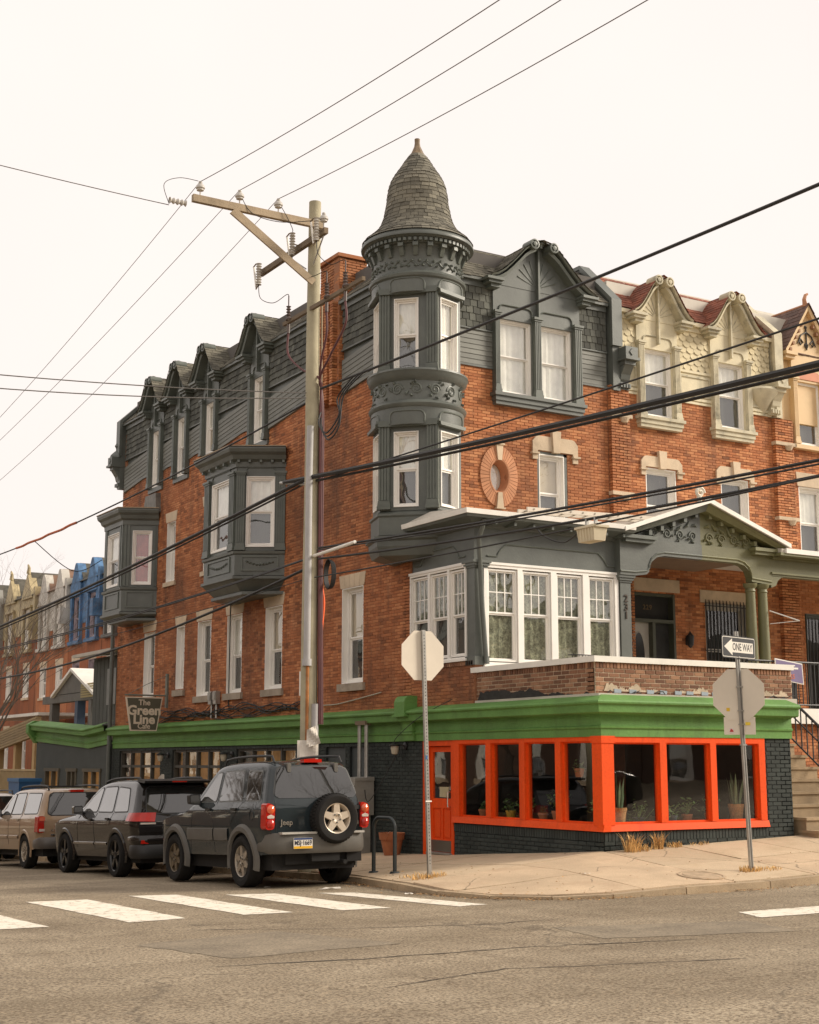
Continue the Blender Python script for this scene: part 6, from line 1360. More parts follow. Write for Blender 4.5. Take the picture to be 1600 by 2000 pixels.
b = MB(); b.tube([gp(AC - .25, .125, 7.75), gp(AC - .3, .14, 6.8), gp(AC - .3, .14, 3.55)], .062, 10); b.tube([gp(AC - .3, .14, 3.62), gp(AC - .3, .14, 3.5)], .085, 10); b.build('cable_guard', GUARD, pole, True)
b = MB(); b.tube([gp(AC - .2, .15, 3.5), gp(AC - .2, .16, .3)], .03, 8); b.build('rusty_conduit', mat('rust_strip', (.36, .15, .05), .9, .4, 4, stain=.7, stc=(.4, .33, .22), sts=3), pole, True)
b = MB(); b.tube([gp(AC + .75, .15, 2.85), gp(AC + .75, .16, .2)], .065, 10); b.build('cable_guard', GUARD, pole, True)
for k in range(3): b = MB(); b.tube([gp(AC + 1.25 + .16 * k, .16, 10.0 if k == 0 else 8.2), gp(AC + 1.25 + .16 * k, .185, 2.6)], .017, 6); b.build('riser_cable', CBR if k else ARMW, pole, True)
cab('tag_ribbon', [gp(AC + 1.3, .2, 4.9), gp(AC + 1.35, .24, 4.6), gp(AC + 1.2, .22, 4.2), gp(AC + 1.25, .2, 3.9)], .03, mat('orange_tag', (.75, .11, .02), .6), pole)
b = MB(); b.box(PX - .08, PX + .04, PY + .15, PY + .22, 3.0, 3.42); b.build('junction_box', WHITR, pole); b = MB(); b.box(PX - .03, PX + .02, PY + .14, PY + .17, 4.25, 4.75); b.build('marker_strip', WHITR, pole)
PAPER = mat('paper_white', (.68, .63, .55), .8, .12, 5); b = MB(Fr((PX, PY, 0), (-dc.y, dc.x, 0), dc))
b.grid(lambda i, j: (-.19 + .36 * i / 8, .21 + .02 * math.sin(i * .9 + j * .5) - .05 * abs(i / 8 - .5), 1.86 + .37 * j / 6), 8, 6); pp = b.build('torn_poster', PAPER, pole)
b = MB(Fr((PX, PY, 0), (-dc.y, dc.x, 0), dc)); b.grid(lambda i, j: (-.03 + .24 * i / 6 * (1 - .4 * j / 6), .26 + .03 * math.sin(i + j), 2.10 + .30 * j / 6 + .08 * i / 6), 6, 6); b.build('torn_poster', PAPER, pole)
b = MB(Fr((PX, PY, 0), (-dc.y, dc.x, 0), dc)); b.box(-.15, .12, .225, .231, 1.89, 1.93); b.build('red_print', mat('print_red', (.55, .05, .04), .7), pp)
for k in range(7): b = MB(); b.tube([(PX + .18 + .012 * k + .02 * math.cos(t * .35) * 0, PY - .32 + .15 * math.cos(t * .35), 5.09 + (.26 - .004 * k) * math.sin(t * .35)) for t in range(19)], .011, 5); b.build('cable_coil', CABLE, pole, True)
b = MB(); b.tube([(PX, PY + .1, 6.74), (PX - .05, PY + 1.15, 6.93)], .03, 8); b.build('standoff_arm', STEEL, pole); b = MB(); b.tube([(PX, PY - .1, 5.42), (PX - .05, PY - 1.7, 5.46)], .03, 8); b.build('standoff_arm', WHITR, pole)
for k in range(3): cab('slack_loop', [(PX + .1, PY - .15, 8.05 - .12 * k), (PX - .05, PY - .35 - .1 * k, 7.75 - .12 * k), (PX - .1, PY - .75 - .05 * k, 7.5 - .07 * k), (PX - .05, PY - 1.1, 7.75 - .1 * k), (PX, PY - .95 - .12 * k, 8.1), (PX, PY - 1.5 - .2 * k, 8.34)], .014, CABLE, pole)
# far poles that carry the other ends (outside the picture)
def farpole(x, y, h, label):
    t = thing('utility_pole', (x, y, zr(x, y)), label, 'utility pole'); b = MB(); b.tube([(x, y, zr(x, y) - .2), (x, y, zr(x, y) + h)], [.16, .11], 12); b.build('shaft', WOOD, t, True)
    b = MB(); b.box(x - 2.4, x + .2, y - .05, y + .05, zr(x, y) + h - .6, zr(x, y) + h - .47); b.build('crossarm', ARMW, t)
farpole(-3.05, -31, 11.3, 'wooden utility pole across the side street, beyond the frame'); farpole(-3.05, 48, 11.5, 'wooden utility pole farther down the parked-car street')
def q3(p): # quadratic through three (Y,z)
    (x1, y1), (x2, y2), (x3, y3) = p; c = ((y3 - y1) / (x3 - x1) - (y2 - y1) / (x2 - x1)) / (x3 - x2); c = max(c, .0008); bb = (y3 - y1) / (x3 - x1) - c * (x1 + x3); a = y1 - bb * x1 - c * x1 * x1; return lambda x: a + bb * x + c * x * x
WG = 'overhead wires strung from the utility pole'
def wire(x, pts, y0_, y1_, r, label, m=None):
    f = q3(pts); n = 60; b = MB(); b.tube([(x, y0_ + (y1_ - y0_) * i / n, f(y0_ + (y1_ - y0_) * i / n)) for i in range(n + 1)], r, 6)
    o = b.build('overhead_wire', m or CABLE, None, True); return tagp(o, label, 'wire', WG)
WGR = mat('wire_grey', (.10, .09, .08), .5)
for x, nr_, fr_, w_ in ((-5.36, [(4.1, 11.86), (-5.06, 10.86), (-31, 10.9)], [(4.1, 11.86), (16.43, 10.2), (48, 9.3)], 'outermost'), (-4.61, [(4.1, 11.86), (-5.29, 10.97), (-31, 10.9)], [(4.1, 11.86), (19.15, 10.24), (48, 9.3)], 'middle'), (-3.85, [(4.1, 11.86), (-5.99, 10.85), (-31, 10.8)], [(4.1, 11.86), (21.8, 9.69), (48, 9.3)], 'innermost')):
    wire(x, nr_, 4.1, -31, .007, 'thin bare wire rising to the upper right from the %s crossarm insulator' % w_, WGR); wire(x, fr_, 4.1, 48, .006, 'thin bare wire falling to the lower left from the %s crossarm insulator' % w_, WGR)
wire(-3.05, [(3.9, 8.40), (-1.99, 8.19), (-7.77, 8.05)], 3.9, -31, .022, 'thick cable crossing just below the turret windows and rising right')
wire(-3.10, [(4.49, 6.86), (-.64, 6.48), (-7.64, 6.05)], 5.2, -31, .040, 'heaviest cable bundle sweeping across the facade below the oval window'); wire(-3.02, [(4.49, 6.80), (-.64, 6.43), (-7.64, 6.01)], 5.2, -31, .022, 'cable lashed just under the heaviest bundle on the right')
wire(-3.05, [(3.9, 6.74), (-.71, 6.71), (-7.68, 6.56)], 3.9, -31, .013, 'slim cable crossing the paired dormer sill towards the right')
wire(-3.05, [(3.9, 5.54), (-4.66, 5.12), (-7.58, 5.02)], 3.9, -31, .020, 'upper of the low cables crossing the porch roof'); wire(-3.08, [(3.9, 5.50), (-4.66, 5.07), (-7.58, 4.97)], 3.9, -31, .012, 'thin cable lashed below the upper low cable at the porch roof')
wire(-3.05, [(3.9, 5.35), (-2.46, 5.0), (-7.57, 4.85)], 3.9, -31, .020, 'low cable carrying the cream equipment box'); wire(-3.12, [(3.9, 5.02), (-1.18, 4.89), (-7.6, 4.83)], 3.9, -31, .012, 'lowest slim cable crossing the porch frieze')
wire(-3.10, [(4.2, 6.84), (8.48, 6.87), (24.0, 5.76)], 4.2, 48, .034, 'heavy cable descending left past the oriel bays'); wire(-3.04, [(4.2, 6.80), (8.48, 6.80), (24.0, 5.70)], 4.2, 48, .018, 'cable lashed under the heavy one past the oriel bays')
wire(-3.05, [(4.3, 8.27), (9.27, 8.06), (24.4, 7.96)], 4.3, 48, .018, 'cable with orange wrap running left at dormer sill height')
wire(-3.0, [(4.3, 5.43), (9.06, 5.28), (23.9, 5.15)], 4.3, 48, .014, 'upper of two slim cables under the oriel bays'); wire(-3.1, [(4.3, 5.38), (9.06, 5.22), (23.9, 5.08)], 4.3, 48, .014, 'lower of two slim cables under the oriel bays')
wire(-3.05, [(4.3, 5.24), (9.35, 4.76), (23.7, 4.26)], 4.3, 48, .026, 'lowest thick cable descending left above the ground floor windows'); wire(-3.05, [(4.3, 5.05), (9.35, 4.9), (23.7, 4.75)], 4.3, 48, .007, 'hairline wire between the slim and the thick low cables'); 
def wirex(pts, label, r=.008): 
    f = q3([(p[0], p[1]) for p in pts]); n = 30; x0_, x1_ = pts[0][0], pts[2][0]; b = MB(); b.tube([(x0_ + (x1_ - x0_) * i / n, 4.15, f(x0_ + (x1_ - x0_) * i / n)) for i in range(n + 1)], r, 5); return tagp(b.build('overhead_wire', WGR, None, True), label, 'wire', WG)
wirex([(-3.2, 8.36), (-8.66, 7.92), (-19, 8.0)], 'upper service wire leaving the pole to the left, nearly level', .010); wirex([(-3.2, 8.27), (-8.0, 7.74), (-19, 8.0)], 'lower service wire leaving the pole to the left, nearly level', .010); wirex([(-5.9, 11.34), (-8.83, 11.41), (-19, 12.3)], 'thin wire from the crossarm tip to the left edge', .008)
cab('jumper', [(-5.9, 4.15, 11.36), (-6.0, 4.15, 11.7), (-5.75, 4.1, 11.85), (-5.4, 4.08, 11.86)], .006, CABLE, pole)
b = MB(); b.lathe([(.03 if i % 2 else .06, -5.9 + .3 * i / 8) for i in range(9)], (4.13, 11.42), 10, axis='u'); b.build('strain_insulator', PORC, pole, True)
o = cab('service_wire', [(-3.05, 21.0, 7.93), (-1.8, 21.3, 7.2), (-.9, 21.5, 7.6)], .012, CABLE); tagp(o, 'slack service drop looping to the farther oriel bay', 'wire', WG)
o = cab('orange_wrap', [(-3.05, 17.3 + .6 * k, q3([(4.3, 8.27), (9.27, 8.06), (24.4, 7.96)])(17.3 + .6 * k) + .012 * math.sin(k * 2.1)) for k in range(10)], .032, mat('orange_wrap', (.55, .14, .05), .7, .3, 9), None, 10); tagp(o, 'orange cable guard wrapped round the overhead cable', 'cable guard')
# equipment box on the strand
lb = thing('strand_box', (-3.05, -3.7, 4.65), 'cream ribbed equipment box hanging from the low cable before the porch roof', 'box'); EQ = mat('equipment_cream', (.62, .54, .38), .55, .08, 3)
b = MB(); b.hexa([(-3.14, -3.86, 4.65), (-2.96, -3.86, 4.65), (-2.96, -3.54, 4.65), (-3.14, -3.54, 4.65), (-3.16, -3.88, 4.82), (-2.94, -3.88, 4.82), (-2.94, -3.52, 4.82), (-3.16, -3.52, 4.82)]); b.box(-3.18, -2.92, -3.9, -3.50, 4.82, 4.85); b.build('housing', EQ, lb)
for i in range(6): b = MB(); y = -3.85 + i * .058; b.hexa([(-3.15, y, 4.66), (-3.14, y, 4.66), (-3.14, y + .014, 4.66), (-3.15, y + .014, 4.66), (-3.17, y, 4.81), (-3.158, y, 4.81), (-3.158, y + .014, 4.81), (-3.17, y + .014, 4.81)]); b.build('rib', EQ, lb)
for y in (-3.8, -3.62): b = MB(); b.box(-3.07, -3.03, y, y + .03, 4.85, 4.96); b.build('hanger', STEEL, lb)
cab('lead', [(-3.05, -3.4, 4.8), (-3.05, -3.1, 4.72), (-3.05, -2.7, 4.85), (-3.05, -2.5, 5.0)], .010, CABLE, lb)

# ================================================================ SIGNS, RACK, CABINET, POT
SIGNB = mat('sign_back_aluminium', (.68, .61, .50), .55, .08, 1.5)
def octagon(fr, uc, zc, r, par, face):
    P_ = [(uc + r / math.cos(PI / 8) * math.cos(PI / 8 + k * PI / 4), zc + r / math.cos(PI / 8) * math.sin(PI / 8 + k * PI / 4)) for k in range(8)]
    b = MB(fr); b.prism(P_, .0, .004); b.build('sign_plate', SIGNB, par); b = MB(fr); b.prism(P_, -.004, -.0005); b.build('sign_face', face, par)
RED = mat('stop_red', (.45, .02, .02), .4)
sx, sy = -3.04, .28; sz = zs(sx, sy)
s1 = thing('stop_sign', (sx, sy, sz), 'blank back of a stop sign on a perforated steel post at the corner', 'sign')
lean = lambda z: sx - .105 * (z - sz) / 3.6
def perf_post(par, top):
    b = MB(); 
    b.hexa([(sx - .028, sy - .02, sz - .1), (sx + .028, sy - .02, sz - .1), (sx + .028, sy + .025, sz - .1), (sx - .028, sy + .025, sz - .1), (lean(top) - .028, sy - .02, top), (lean(top) + .028, sy - .02, top), (lean(top) + .028, sy + .025, top), (lean(top) - .028, sy + .025, top)]); b.build('post', STEEL, par)
    b = MB(); z = sz + .2
    while z < top - .03: b.lathe([(.0, sy - .0222), (.009, sy - .0222)], (lean(z) + .0, z), 6, axis='d'); z += .05
    b.build('post_holes', BLACK, par, kind='stuff')
perf_post(s1, 3.82)
F1 = Fr((0, sy + .035, 0), (1, 0, 0), (0, -1, 0)); octagon(F1, lean(3.44) + .0, 3.44, .37, s1, RED)
b = MB(); b.box(lean(1.3) - .05, lean(1.3) + .05, sy - .03, sy - .022, 1.28, 1.30); b.build('zip_tie', WHITR, s1); b = MB(); b.box(lean(1.9) - .03, lean(1.9) + .0, sy - .026, sy - .0215, 1.9, 1.96); b.build('sticker', mat('sticker_blue', (.05, .15, .35), .5), s1)
ox, oy = .876, -2.30; oz = zs(ox, oy)
s2 = thing('one_way_sign', (ox, oy, oz), 'black and white one way arrow sign above a stop sign back on a leaning post', 'sign')
ol = lambda z: ox - .13 * (z - oz) / 3.45
b = MB(); tz = 3.78; b.hexa([(ox - .03, oy - .02, oz - .1), (ox + .03, oy - .02, oz - .1), (ox + .03, oy + .02, oz - .1), (ox - .03, oy + .02, oz - .1), (ol(tz) - .03, oy - .02, tz), (ol(tz) + .03, oy - .02, tz), (ol(tz) + .03, oy + .02, tz), (ol(tz) - .03, oy + .02, tz)]); b.build('post', STEEL, s2)
b = MB(); b.hexa([(ox - .008, oy - .024, oz), (ox + .008, oy - .024, oz), (ox + .008, oy - .0202, oz), (ox - .008, oy - .0202, oz), (ol(tz) - .008, oy - .024, tz), (ol(tz) + .008, oy - .024, tz), (ol(tz) + .008, oy - .0202, tz), (ol(tz) - .008, oy - .0202, tz)]); b.build('post_groove', mat('groove_dark', (.12, .11, .1), .5), s2)
OF = Fr((ol(3.54), oy - .035, 3.54), (.97, .24, 0), (.24, -.97, 0)); SBK = mat('sign_black', (.012, .012, .014), .45); SWT = mat('sign_white', (.72, .68, .60), .45)
def rrect(w_, h_, r): 
    o = []
    for cx_, cz_, a in ((w_ - r, h_ - r, 0), (-w_ + r, h_ - r, 90), (-w_ + r, -h_ + r, 180), (w_ - r, -h_ + r, 270)):
        for k in range(5): t = math.radians(a + 22.5 * k); o.append((cx_ + r * math.cos(t), cz_ + r * math.sin(t)))
    return o
b = MB(OF); b.prism(rrect(.455, .165, .04), .0, .004); b.build('sign_plate', SBK, s2); b = MB(OF); b.prism(rrect(.44, .15, .03), .004, .0055); b.build('border', SWT, s2); b = MB(OF); b.prism(rrect(.43, .14, .025), .0055, .0068); b.build('field', SBK, s2)
b = MB(OF); b.prism([(-.395, 0), (-.18, .125), (-.18, .078), (.385, .078), (.385, -.078), (-.18, -.078), (-.18, -.125)], .0068, .0078); b.build('arrow', SWT, s2); text(s2, OF, 'ONE WAY', .155, .095, .0085, 0, SBK, .002, .0005, sx=.74)
for z in (.145, -.145): b = MB(OF); b.lathe([(.012, .006), (.012, .012), (0, .013)], (0, z), 8, axis='d'); b.build('bolt', STEEL, s2)
SF2 = Fr((ol(2.85), oy + .03, 2.85), (.62, -.78, 0), (-.78, -.62, 0)); octagon(SF2, 0, 0, .375, s2, RED)
b = MB(SF2); b.prism([(.23 * math.copysign(1, u) if abs(u) > .2 else u, z - .46) for u, z in rrect(.23, .13, .03)], -.006, -.001); b.build('all_way_plate', SIGNB, s2)
for u, z, w_, h_, c in ((-.16, -.22, .05, .05, (.7, .45, .02)), (.12, -.43, .07, .045, (.75, .55, .04)), (-.12, -.53, .06, .07, (.7, .6, .55))): b = MB(SF2); b.box(u - w_ / 2, u + w_ / 2, .004, .0055, z - h_ / 2, z + h_ / 2); b.build('sticker', mat('sticker_%d' % int(u * 100), c, .5), s2)
b = MB(SF2); b.prism([(-.15, -.55), (-.09, -.55), (-.1, -.52), (-.13, -.50)], .0055, .006); b.build('sticker_print', RED, s2)
for z in (2.95, 2.6, 2.4, 2.1): b = MB(); b.box(ol(z) - .045, ol(z) + .045, oy - .03, oy + .03, z, z + .02); b.build('clamp', STEEL, s2)
# bike rack
r0, r1 = Vector((-2.85, 2.27, 0)), Vector((-2.79, 1.71, 0)); rk = thing('bike_rack', (r0.x, r0.y, zs(r0.x, r0.y)), 'dark green inverted U bike rack at the kerb behind the parked car', 'bike rack'); RKM = mat('rack_paint', (.035, .045, .045), .4, .1)
ra = .16; zt = .99; d_ = (r1 - r0); L_ = d_.length; d_.normalize(); pts = [r0 + V(0, 0, zs(r0.x, r0.y))]
for k in range(9): t = PI - k * PI / 16; pts.append(r0 + d_ * (ra + ra * math.cos(t)) + V(0, 0, zt - ra + ra * math.sin(t)))
for k in range(9): t = PI / 2 - k * PI / 16; pts.append(r1 - d_ * (ra - ra * math.cos(t)) + V(0, 0, zt - ra + ra * math.sin(t)))
pts.append(r1 + V(0, 0, zs(r1.x, r1.y))); b = MB(); b.tube([tuple(p) for p in pts], .032, 12); b.build('hoop', RKM, rk, True)
for r in (r0, r1): b = MB(); z = zs(r.x, r.y); b.lathe([(0, z + .025), (.07, z + .02), (.085, z - .01)], (r.x, r.y), 12); b.build('foot', RKM, rk, True)
# flower pot with a white tag
pt = thing('flower_pot', (-.32, 6.0, zs(-.3, 6)), 'large terracotta pot against the dark wall with a white slip inside', 'pot'); z = zs(-.3, 6) - .01
b = MB(); b.lathe([(0, z), (.15, z), (.215, z + .29), (.235, z + .29), (.255, z + .42), (.235, z + .42), (.215, z + .38), (0, z + .36)], (-.32, 6.0), 24); b.build('pot', mat('terracotta_outdoor', (.36, .125, .05), .75, .2, 4, stain=.3, sts=3), pt, True)
b = MB(); b.poly([(-.5, 5.95, z + .25), (-.45, 5.93, z + .40), (-.42, 5.86, z + .46), (-.5, 5.80, z + .45), (-.54, 5.86, z + .3)]); b.build('paper_slip', PAPER, pt)
# steel service cabinet with twin pipes
cb = thing('service_cabinet', (-.35, 7.4, zs(-.35, 7.4)), 'grey steel service cabinet with twin riser pipes on the storefront wall', 'cabinet'); CBM = mat('cabinet_grey', (.27, .255, .22), .55, .15, 3, stain=.4, stc=(.16, .14, .11), sts=2.5); z = zs(-.35, 7.4)
b = MB(); b.box(-.5, -.06, 7.15, 7.75, z + .75, z + 1.42); b.prism([(-.5, z + 1.42), (-.06, z + 1.42), (-.06, z + 1.5), (-.5, z + 1.47)], 7.13, 7.77); b.build('housing', CBM, cb); b = MB(); b.box(-.36, -.08, 7.25, 7.6, z - .05, z + .75); b.build('pedestal', CBM, cb)
for y in (7.22, 7.5): b = MB(); b.tube([(-.2, y, z + 1.45), (-.2, y, 2.62)], .04, 8); b.build('riser_pipe', STEEL, cb, True)
b = MB(); b.box(-.27, -.13, 7.15, 7.57, 2.60, 2.68); b.build('pipe_head', ARMD, cb); b = MB(); b.box(-.505, -.5, 7.2, 7.3, z + 1.1, z + 1.17); b.build('warning_label', mat('label_yellow', (.75, .5, .03), .5), cb)
cab('loose_cable', [(-.25, 7.2, 1.4), (-.3, 6.95, 1.1), (-.12, 6.6, 1.6), (-.1, 6.1, 2.1)], .008, CABLE, cb); cab('loose_cable', [(-.1, 4.2, 3.0), (-.3, 5.0, 2.7), (-.25, 6.0, 2.3), (-.1, 6.1, 2.2)], .007, CABLE, cb)
# small cone behind the car
cn = thing('traffic_cone', (-3.2, 3.2, zs(-3.2, 3.2)), 'orange object lying at the kerb under the nearest car', 'cone'); z = zs(-3.2, 3.2); b = MB(); b.lathe([(.13, z), (.13, z + .03), (.10, z + .03), (.03, z + .4), (0, z + .4)], (-3.2, 3.2), 14); b.build('cone', mat('cone_orange', (.7, .10, .03), .5), cn, True)
for i, (x, y, q) in enumerate(((-4.35, 1.0, .16), (-3.95, -.6, .07), (-1.6, -1.55, .06), (-4.9, 1.9, .05))):
    b = MB(); zz = max(zr(x, y), zs(x, y) if x > -3.5 else -9) + .012; b.grid(lambda a, c: (x + q * (a / 4 - .5) * 1.6, y + q * (c / 3 - .5) * .7 - q * a * .2, zz + RN.uniform(0, q * .22)), 4, 3); o = b.build('paper_litter', PAPER)
    tagp(o, ('crumpled white paper in the gutter behind the nearest car', 'white scrap at the kerb beside the perforated post', 'white scrap on the sloping sidewalk slab', 'small white scrap on the road by the rear wheel')[i], 'litter')
# ================================================================ PARKED CARS
def lerp(pl, x):
    if x <= pl[0][0]: return pl[0][1]
    for a, c in zip(pl, pl[1:]):
        if x <= c[0]: return a[1] + (c[1] - a[1]) * (x - a[0]) / (c[0] - a[0])
    return pl[-1][1]
def smooth(pl, k=4):                           # soften a polyline
    for _ in range(k):
        o = [pl[0]]
        for a, c in zip(pl, pl[1:]): o += [(a[0] * .75 + c[0] * .25, a[1] * .75 + c[1] * .25), (a[0] * .25 + c[0] * .75, a[1] * .25 + c[1] * .75)]
        pl = o + [pl[-1]]
    return pl
def carpaint(name, c, rough=.3, metal=.3):
    return mat(name, c, rough, .06, 2, metal=metal, coat=1., spec=.05)
GLASSC = mat('car_glass_tinted', (.016, .016, .015), .03, .2, 1.5, coat=1., spec=.7)
GLASSL = mat('car_glass_clear', (.06, .058, .05), .04, .3, 2.5, coat=1., spec=.8)
RUB = mat('tyre_rubber', (.018, .017, .016), .85, .15, 6, spec=.2, bump=.15, bs=60); PLAS = mat('grey_plastic', (.115, .108, .095), .6, .1, 4, spec=.3, bump=.1, bs=60); BLKP = mat('black_plastic', (.016, .016, .016), .5)
for g_ in (GLASSC, GLASSL): g_.node_tree.nodes['Principled BSDF'].inputs['Coat IOR'].default_value = 1.6
ALLOY = mat('alloy_wheel', (.45, .40, .33), .35, .1, 5, metal=.6); ALLOYD = mat('alloy_brown', (.16, .125, .08), .4, .15, 5, metal=.5); BLKW = mat('black_wheel', (.02, .019, .018), .3, .1, metal=.4, coat=.5)
REDL = mat('tail_lens_red', (.42, .014, .006), .2, .15, 8, coat=.5, spec=.3); AMBL = mat('tail_lens_amber', (.62, .09, .02), .15, .1, 9, coat=1.); CLRL = mat('lens_clear', (.55, .48, .42), .15, .1, 9, coat=1.)
CHROME = mat('chrome_trim', (.55, .53, .48), .25, .05, metal=.9); UNDER = mat('underbody_dark', (.012, .011, .010), .9)
def rpoly(P_, r, k=4):
    o = []; n = len(P_)
    for i in range(n):
        a, p, c = Vector(P_[i - 1]), Vector(P_[i]), Vector(P_[(i + 1) % n]); d1, d2 = (a - p), (c - p); rr = min(r, d1.length * .45, d2.length * .45); s, e = p + d1.normalized() * rr, p + d2.normalized() * rr
        for j in range(k + 1): t = j / k; q = s * (1 - t) ** 2 + p * 2 * t * (1 - t) + e * t * t; o.append((q.x, q.y))
    return o
def wheel(par, x, y, r, wid, side, rimm, spokes, name='wheel', rr=.62, twin=False, dish=0.):
    """axis along x; side = -1 faces -x"""
    t = MB(); h = wid / 2; s = side
    t.lathe([(r * rr, x - s * h * .8), (r * .72, x - s * h), (r * .93, x - s * h), (r * .99, x - s * h * .75), (r, x - s * h * .4), (r, x + s * h * .4), (r * .99, x + s * h * .75), (r * .94, x + s * h), (r * .78, x + s * h * 1.03), (r * .72, x + s * h * .98), (r * rr, x + s * h * .78)], (y, r), 36, axis='u')
    w_ = t.build(name, RUB, par, True, local=True)
    b = MB(); f = x + s * h * .72
    b.lathe([(r * rr, f + s * .02), (r * rr * .96, f + s * .015), (r * rr * .90, f - s * .03), (r * rr * .88, f - s * h)], (y, r), 36, axis='u')
    for k in range(spokes):
        a0 = 2 * PI * k / spokes + .31
        for da in ((-.11, .11) if twin else (0,)):
            a = a0 + da; ca, sa = math.cos(a), math.sin(a); w0, w1 = (.055, .032) if not twin else (.018, .016); r0_, r1_ = .05, r * rr * .95
            q = []
            for (rad, ww) in ((r0_, w0), (r1_, w1)):
                for sg in (-1, 1): q.append((y + rad * ca - sg * ww * sa, r + rad * sa + sg * ww * ca))
            fo, fi = f + s * .008, f - s * .04
            b.hexa([(fi, q[0][0], q[0][1]), (fi, q[1][0], q[1][1]), (fi, q[3][0], q[3][1]), (fi, q[2][0], q[2][1]), (fo + s * dish, q[0][0], q[0][1]), (fo + s * dish, q[1][0], q[1][1]), (fo, q[3][0], q[3][1]), (fo, q[2][0], q[2][1])])
    b.lathe([(.075, f - s * .03), (.075, f + s * .012), (.05, f + s * .02), (.045, f + s * .012), (0, f + s * .012)], (y, r), 16, axis='u')
    b.build('rim', rimm, w_, True, local=True)
    b = MB(); b.lathe([(0, f - s * .055), (r * rr * .93, f - s * .055)], (y, r), 24, axis='u'); b.build('brake_disc', UNDER, w_, local=True)
    b = MB()
    for k in range(5): a = 2 * PI * k / 5; b.lathe([(.012, f + s * .014), (.012, f + s * .026), (0, f + s * .026)], (y + .055 * math.cos(a), r + .055 * math.sin(a)), 6, axis='u')
    b.build('lug_nuts', BLKP, w_, kind='stuff', local=True)
    return w_
def suv(name, label, X0, Y0, slope, c, zoff=0., yaw=0.):
    z = c.get('z0', 0.); t = thing(name, (X0, Y0, z), label, 'car', 'cars parked along the kerb', (math.atan(slope), 0, yaw))
    y0, y1 = -c['ro'], c['wb'] + c['fo']; top = smooth(c['top'], 3); hwp = smooth(c['hw'], 2); roff = smooth(c['rear'], 2); R_ = c['tyre']; ra = c.get('arch', R_ + .06)
    def bot(y):
        zb = lerp(c['bot'], y)
        for yw in (0, c['wb']):
            d = abs(y - yw)
            if d < ra: zb = max(zb, R_ + math.sqrt(ra * ra - d * d))
        return zb
    def plan(y): d = min(y - y0, (y1 - y) * .55); return 1 - .10 * (1 - min(1, max(0, d) / .22)) ** 2
    def hw(y, zz): return lerp(hwp, zz) * plan(y)
    def sh(y, zz): return lerp(roff, zz) * max(0, 1 - (y - y0) / .7)
    cols = [y0 + (y1 - y0) * i / 90 for i in range(91)]
    for yw in (0, c['wb']): cols += [yw + s * ra * k for s in (-1, 1) for k in (1.0, .985, .95, .9, .8)]
    cols = sorted(q for q in cols if y0 <= q <= y1); K = 18; RW = []
    for y in cols:
        tz = lerp(top, y); ez = tz - c['edge'] * (1 if tz > 1.3 else .6); zb = min(bot(y), ez - .02); row = []
        for k in range(K + 1): zz = zb + (ez - zb) * k / K; row.append((hw(y, zz), y + sh(y, zz), zz))
        xe = row[-1][0]
        for fx, fz in ((.965, .55), (.90, .85), (.7, 1.0), (.35, 1.12), (0, 1.16)): zz = ez + (tz - ez) * fz; row.append((xe * fx, y + sh(y, zz), zz))
        RW.append(row)
    b = MB(); n = len(RW[0])
    for s in (-1, 1):
        B0 = len(b.v)
        for row in RW: b.v += [Vector((s * p[0], p[1], p[2])) for p in row]
        for i in range(len(RW) - 1):
            for k in range(n - 1): q = B0 + i * n + k; b.fc((q, q + 1, q + n + 1, q + n) if s > 0 else (q, q + n, q + n + 1, q + 1))
    def capgrid(row, sg, bl):
        m = 10; B0 = len(b.v)
        for p in row:
            for j in range(m + 1): u = -1 + 2 * j / m; b.v.append(Vector((p[0] * u, p[1] + sg * bl * (1 - u * u), p[2])))
        for k in range(n - 1):
            for j in range(m): q = B0 + k * (m + 1) + j; b.fc((q, q + 1, q + m + 2, q + m + 1))
    capgrid(RW[0], -1, .022); capgrid(RW[-1], 1, .12)
    b.build('body', c['paint'], t, True, local=True)
    b = MB(); b.box(-lerp(hwp, .6) + .14, lerp(hwp, .6) - .14, y0 + .12, y1 - .2, .26, .82); b.box(-.5, .5, y0 + .06, y0 + .3, .34, .6); b.build('underbody', UNDER, t, local=True)
    for yw in (0, c['wb']): b = MB(); b.box(-lerp(hwp, .6) + .05, lerp(hwp, .6) - .05, yw - ra + .01, yw + ra - .01, R_ + .1, min(R_ + ra + .1, 1.0)); b.build('wheel_well', UNDER, t, local=True)
    def rear(x, zz): return y0 + lerp(roff, zz) - .022 * (1 - (x / max(.1, hw(y0, zz))) ** 2)
    def side(poly, s, off, m, nm, par=t, r=.05, local=True):
        P_ = rpoly(poly, r) if r else poly; b = MB(); cy, cz = sum(p[0] for p in P_) / len(P_), sum(p[1] for p in P_) / len(P_)
        pt = lambda y, zz: (s * (hw(y, zz) + off), y, zz)
        for p, q in zip(P_, P_[1:] + P_[:1]):
            m1, m2 = ((p[0] + cy) / 2, (p[1] + cz) / 2), ((q[0] + cy) / 2, (q[1] + cz) / 2); b.poly([pt(*p), pt(*q), pt(*m2), pt(*m1)]); b.poly([pt(*m1), pt(*m2), pt(cy, cz)])
        return b.build(nm, m, par, True, local=True)
    def grow(poly, g): cy, cz = sum(p[0] for p in poly) / len(poly), sum(p[1] for p in poly) / len(poly); return [(p[0] + math.copysign(g, p[0] - cy), p[1] + math.copysign(g, p[1] - cz)) for p in poly]
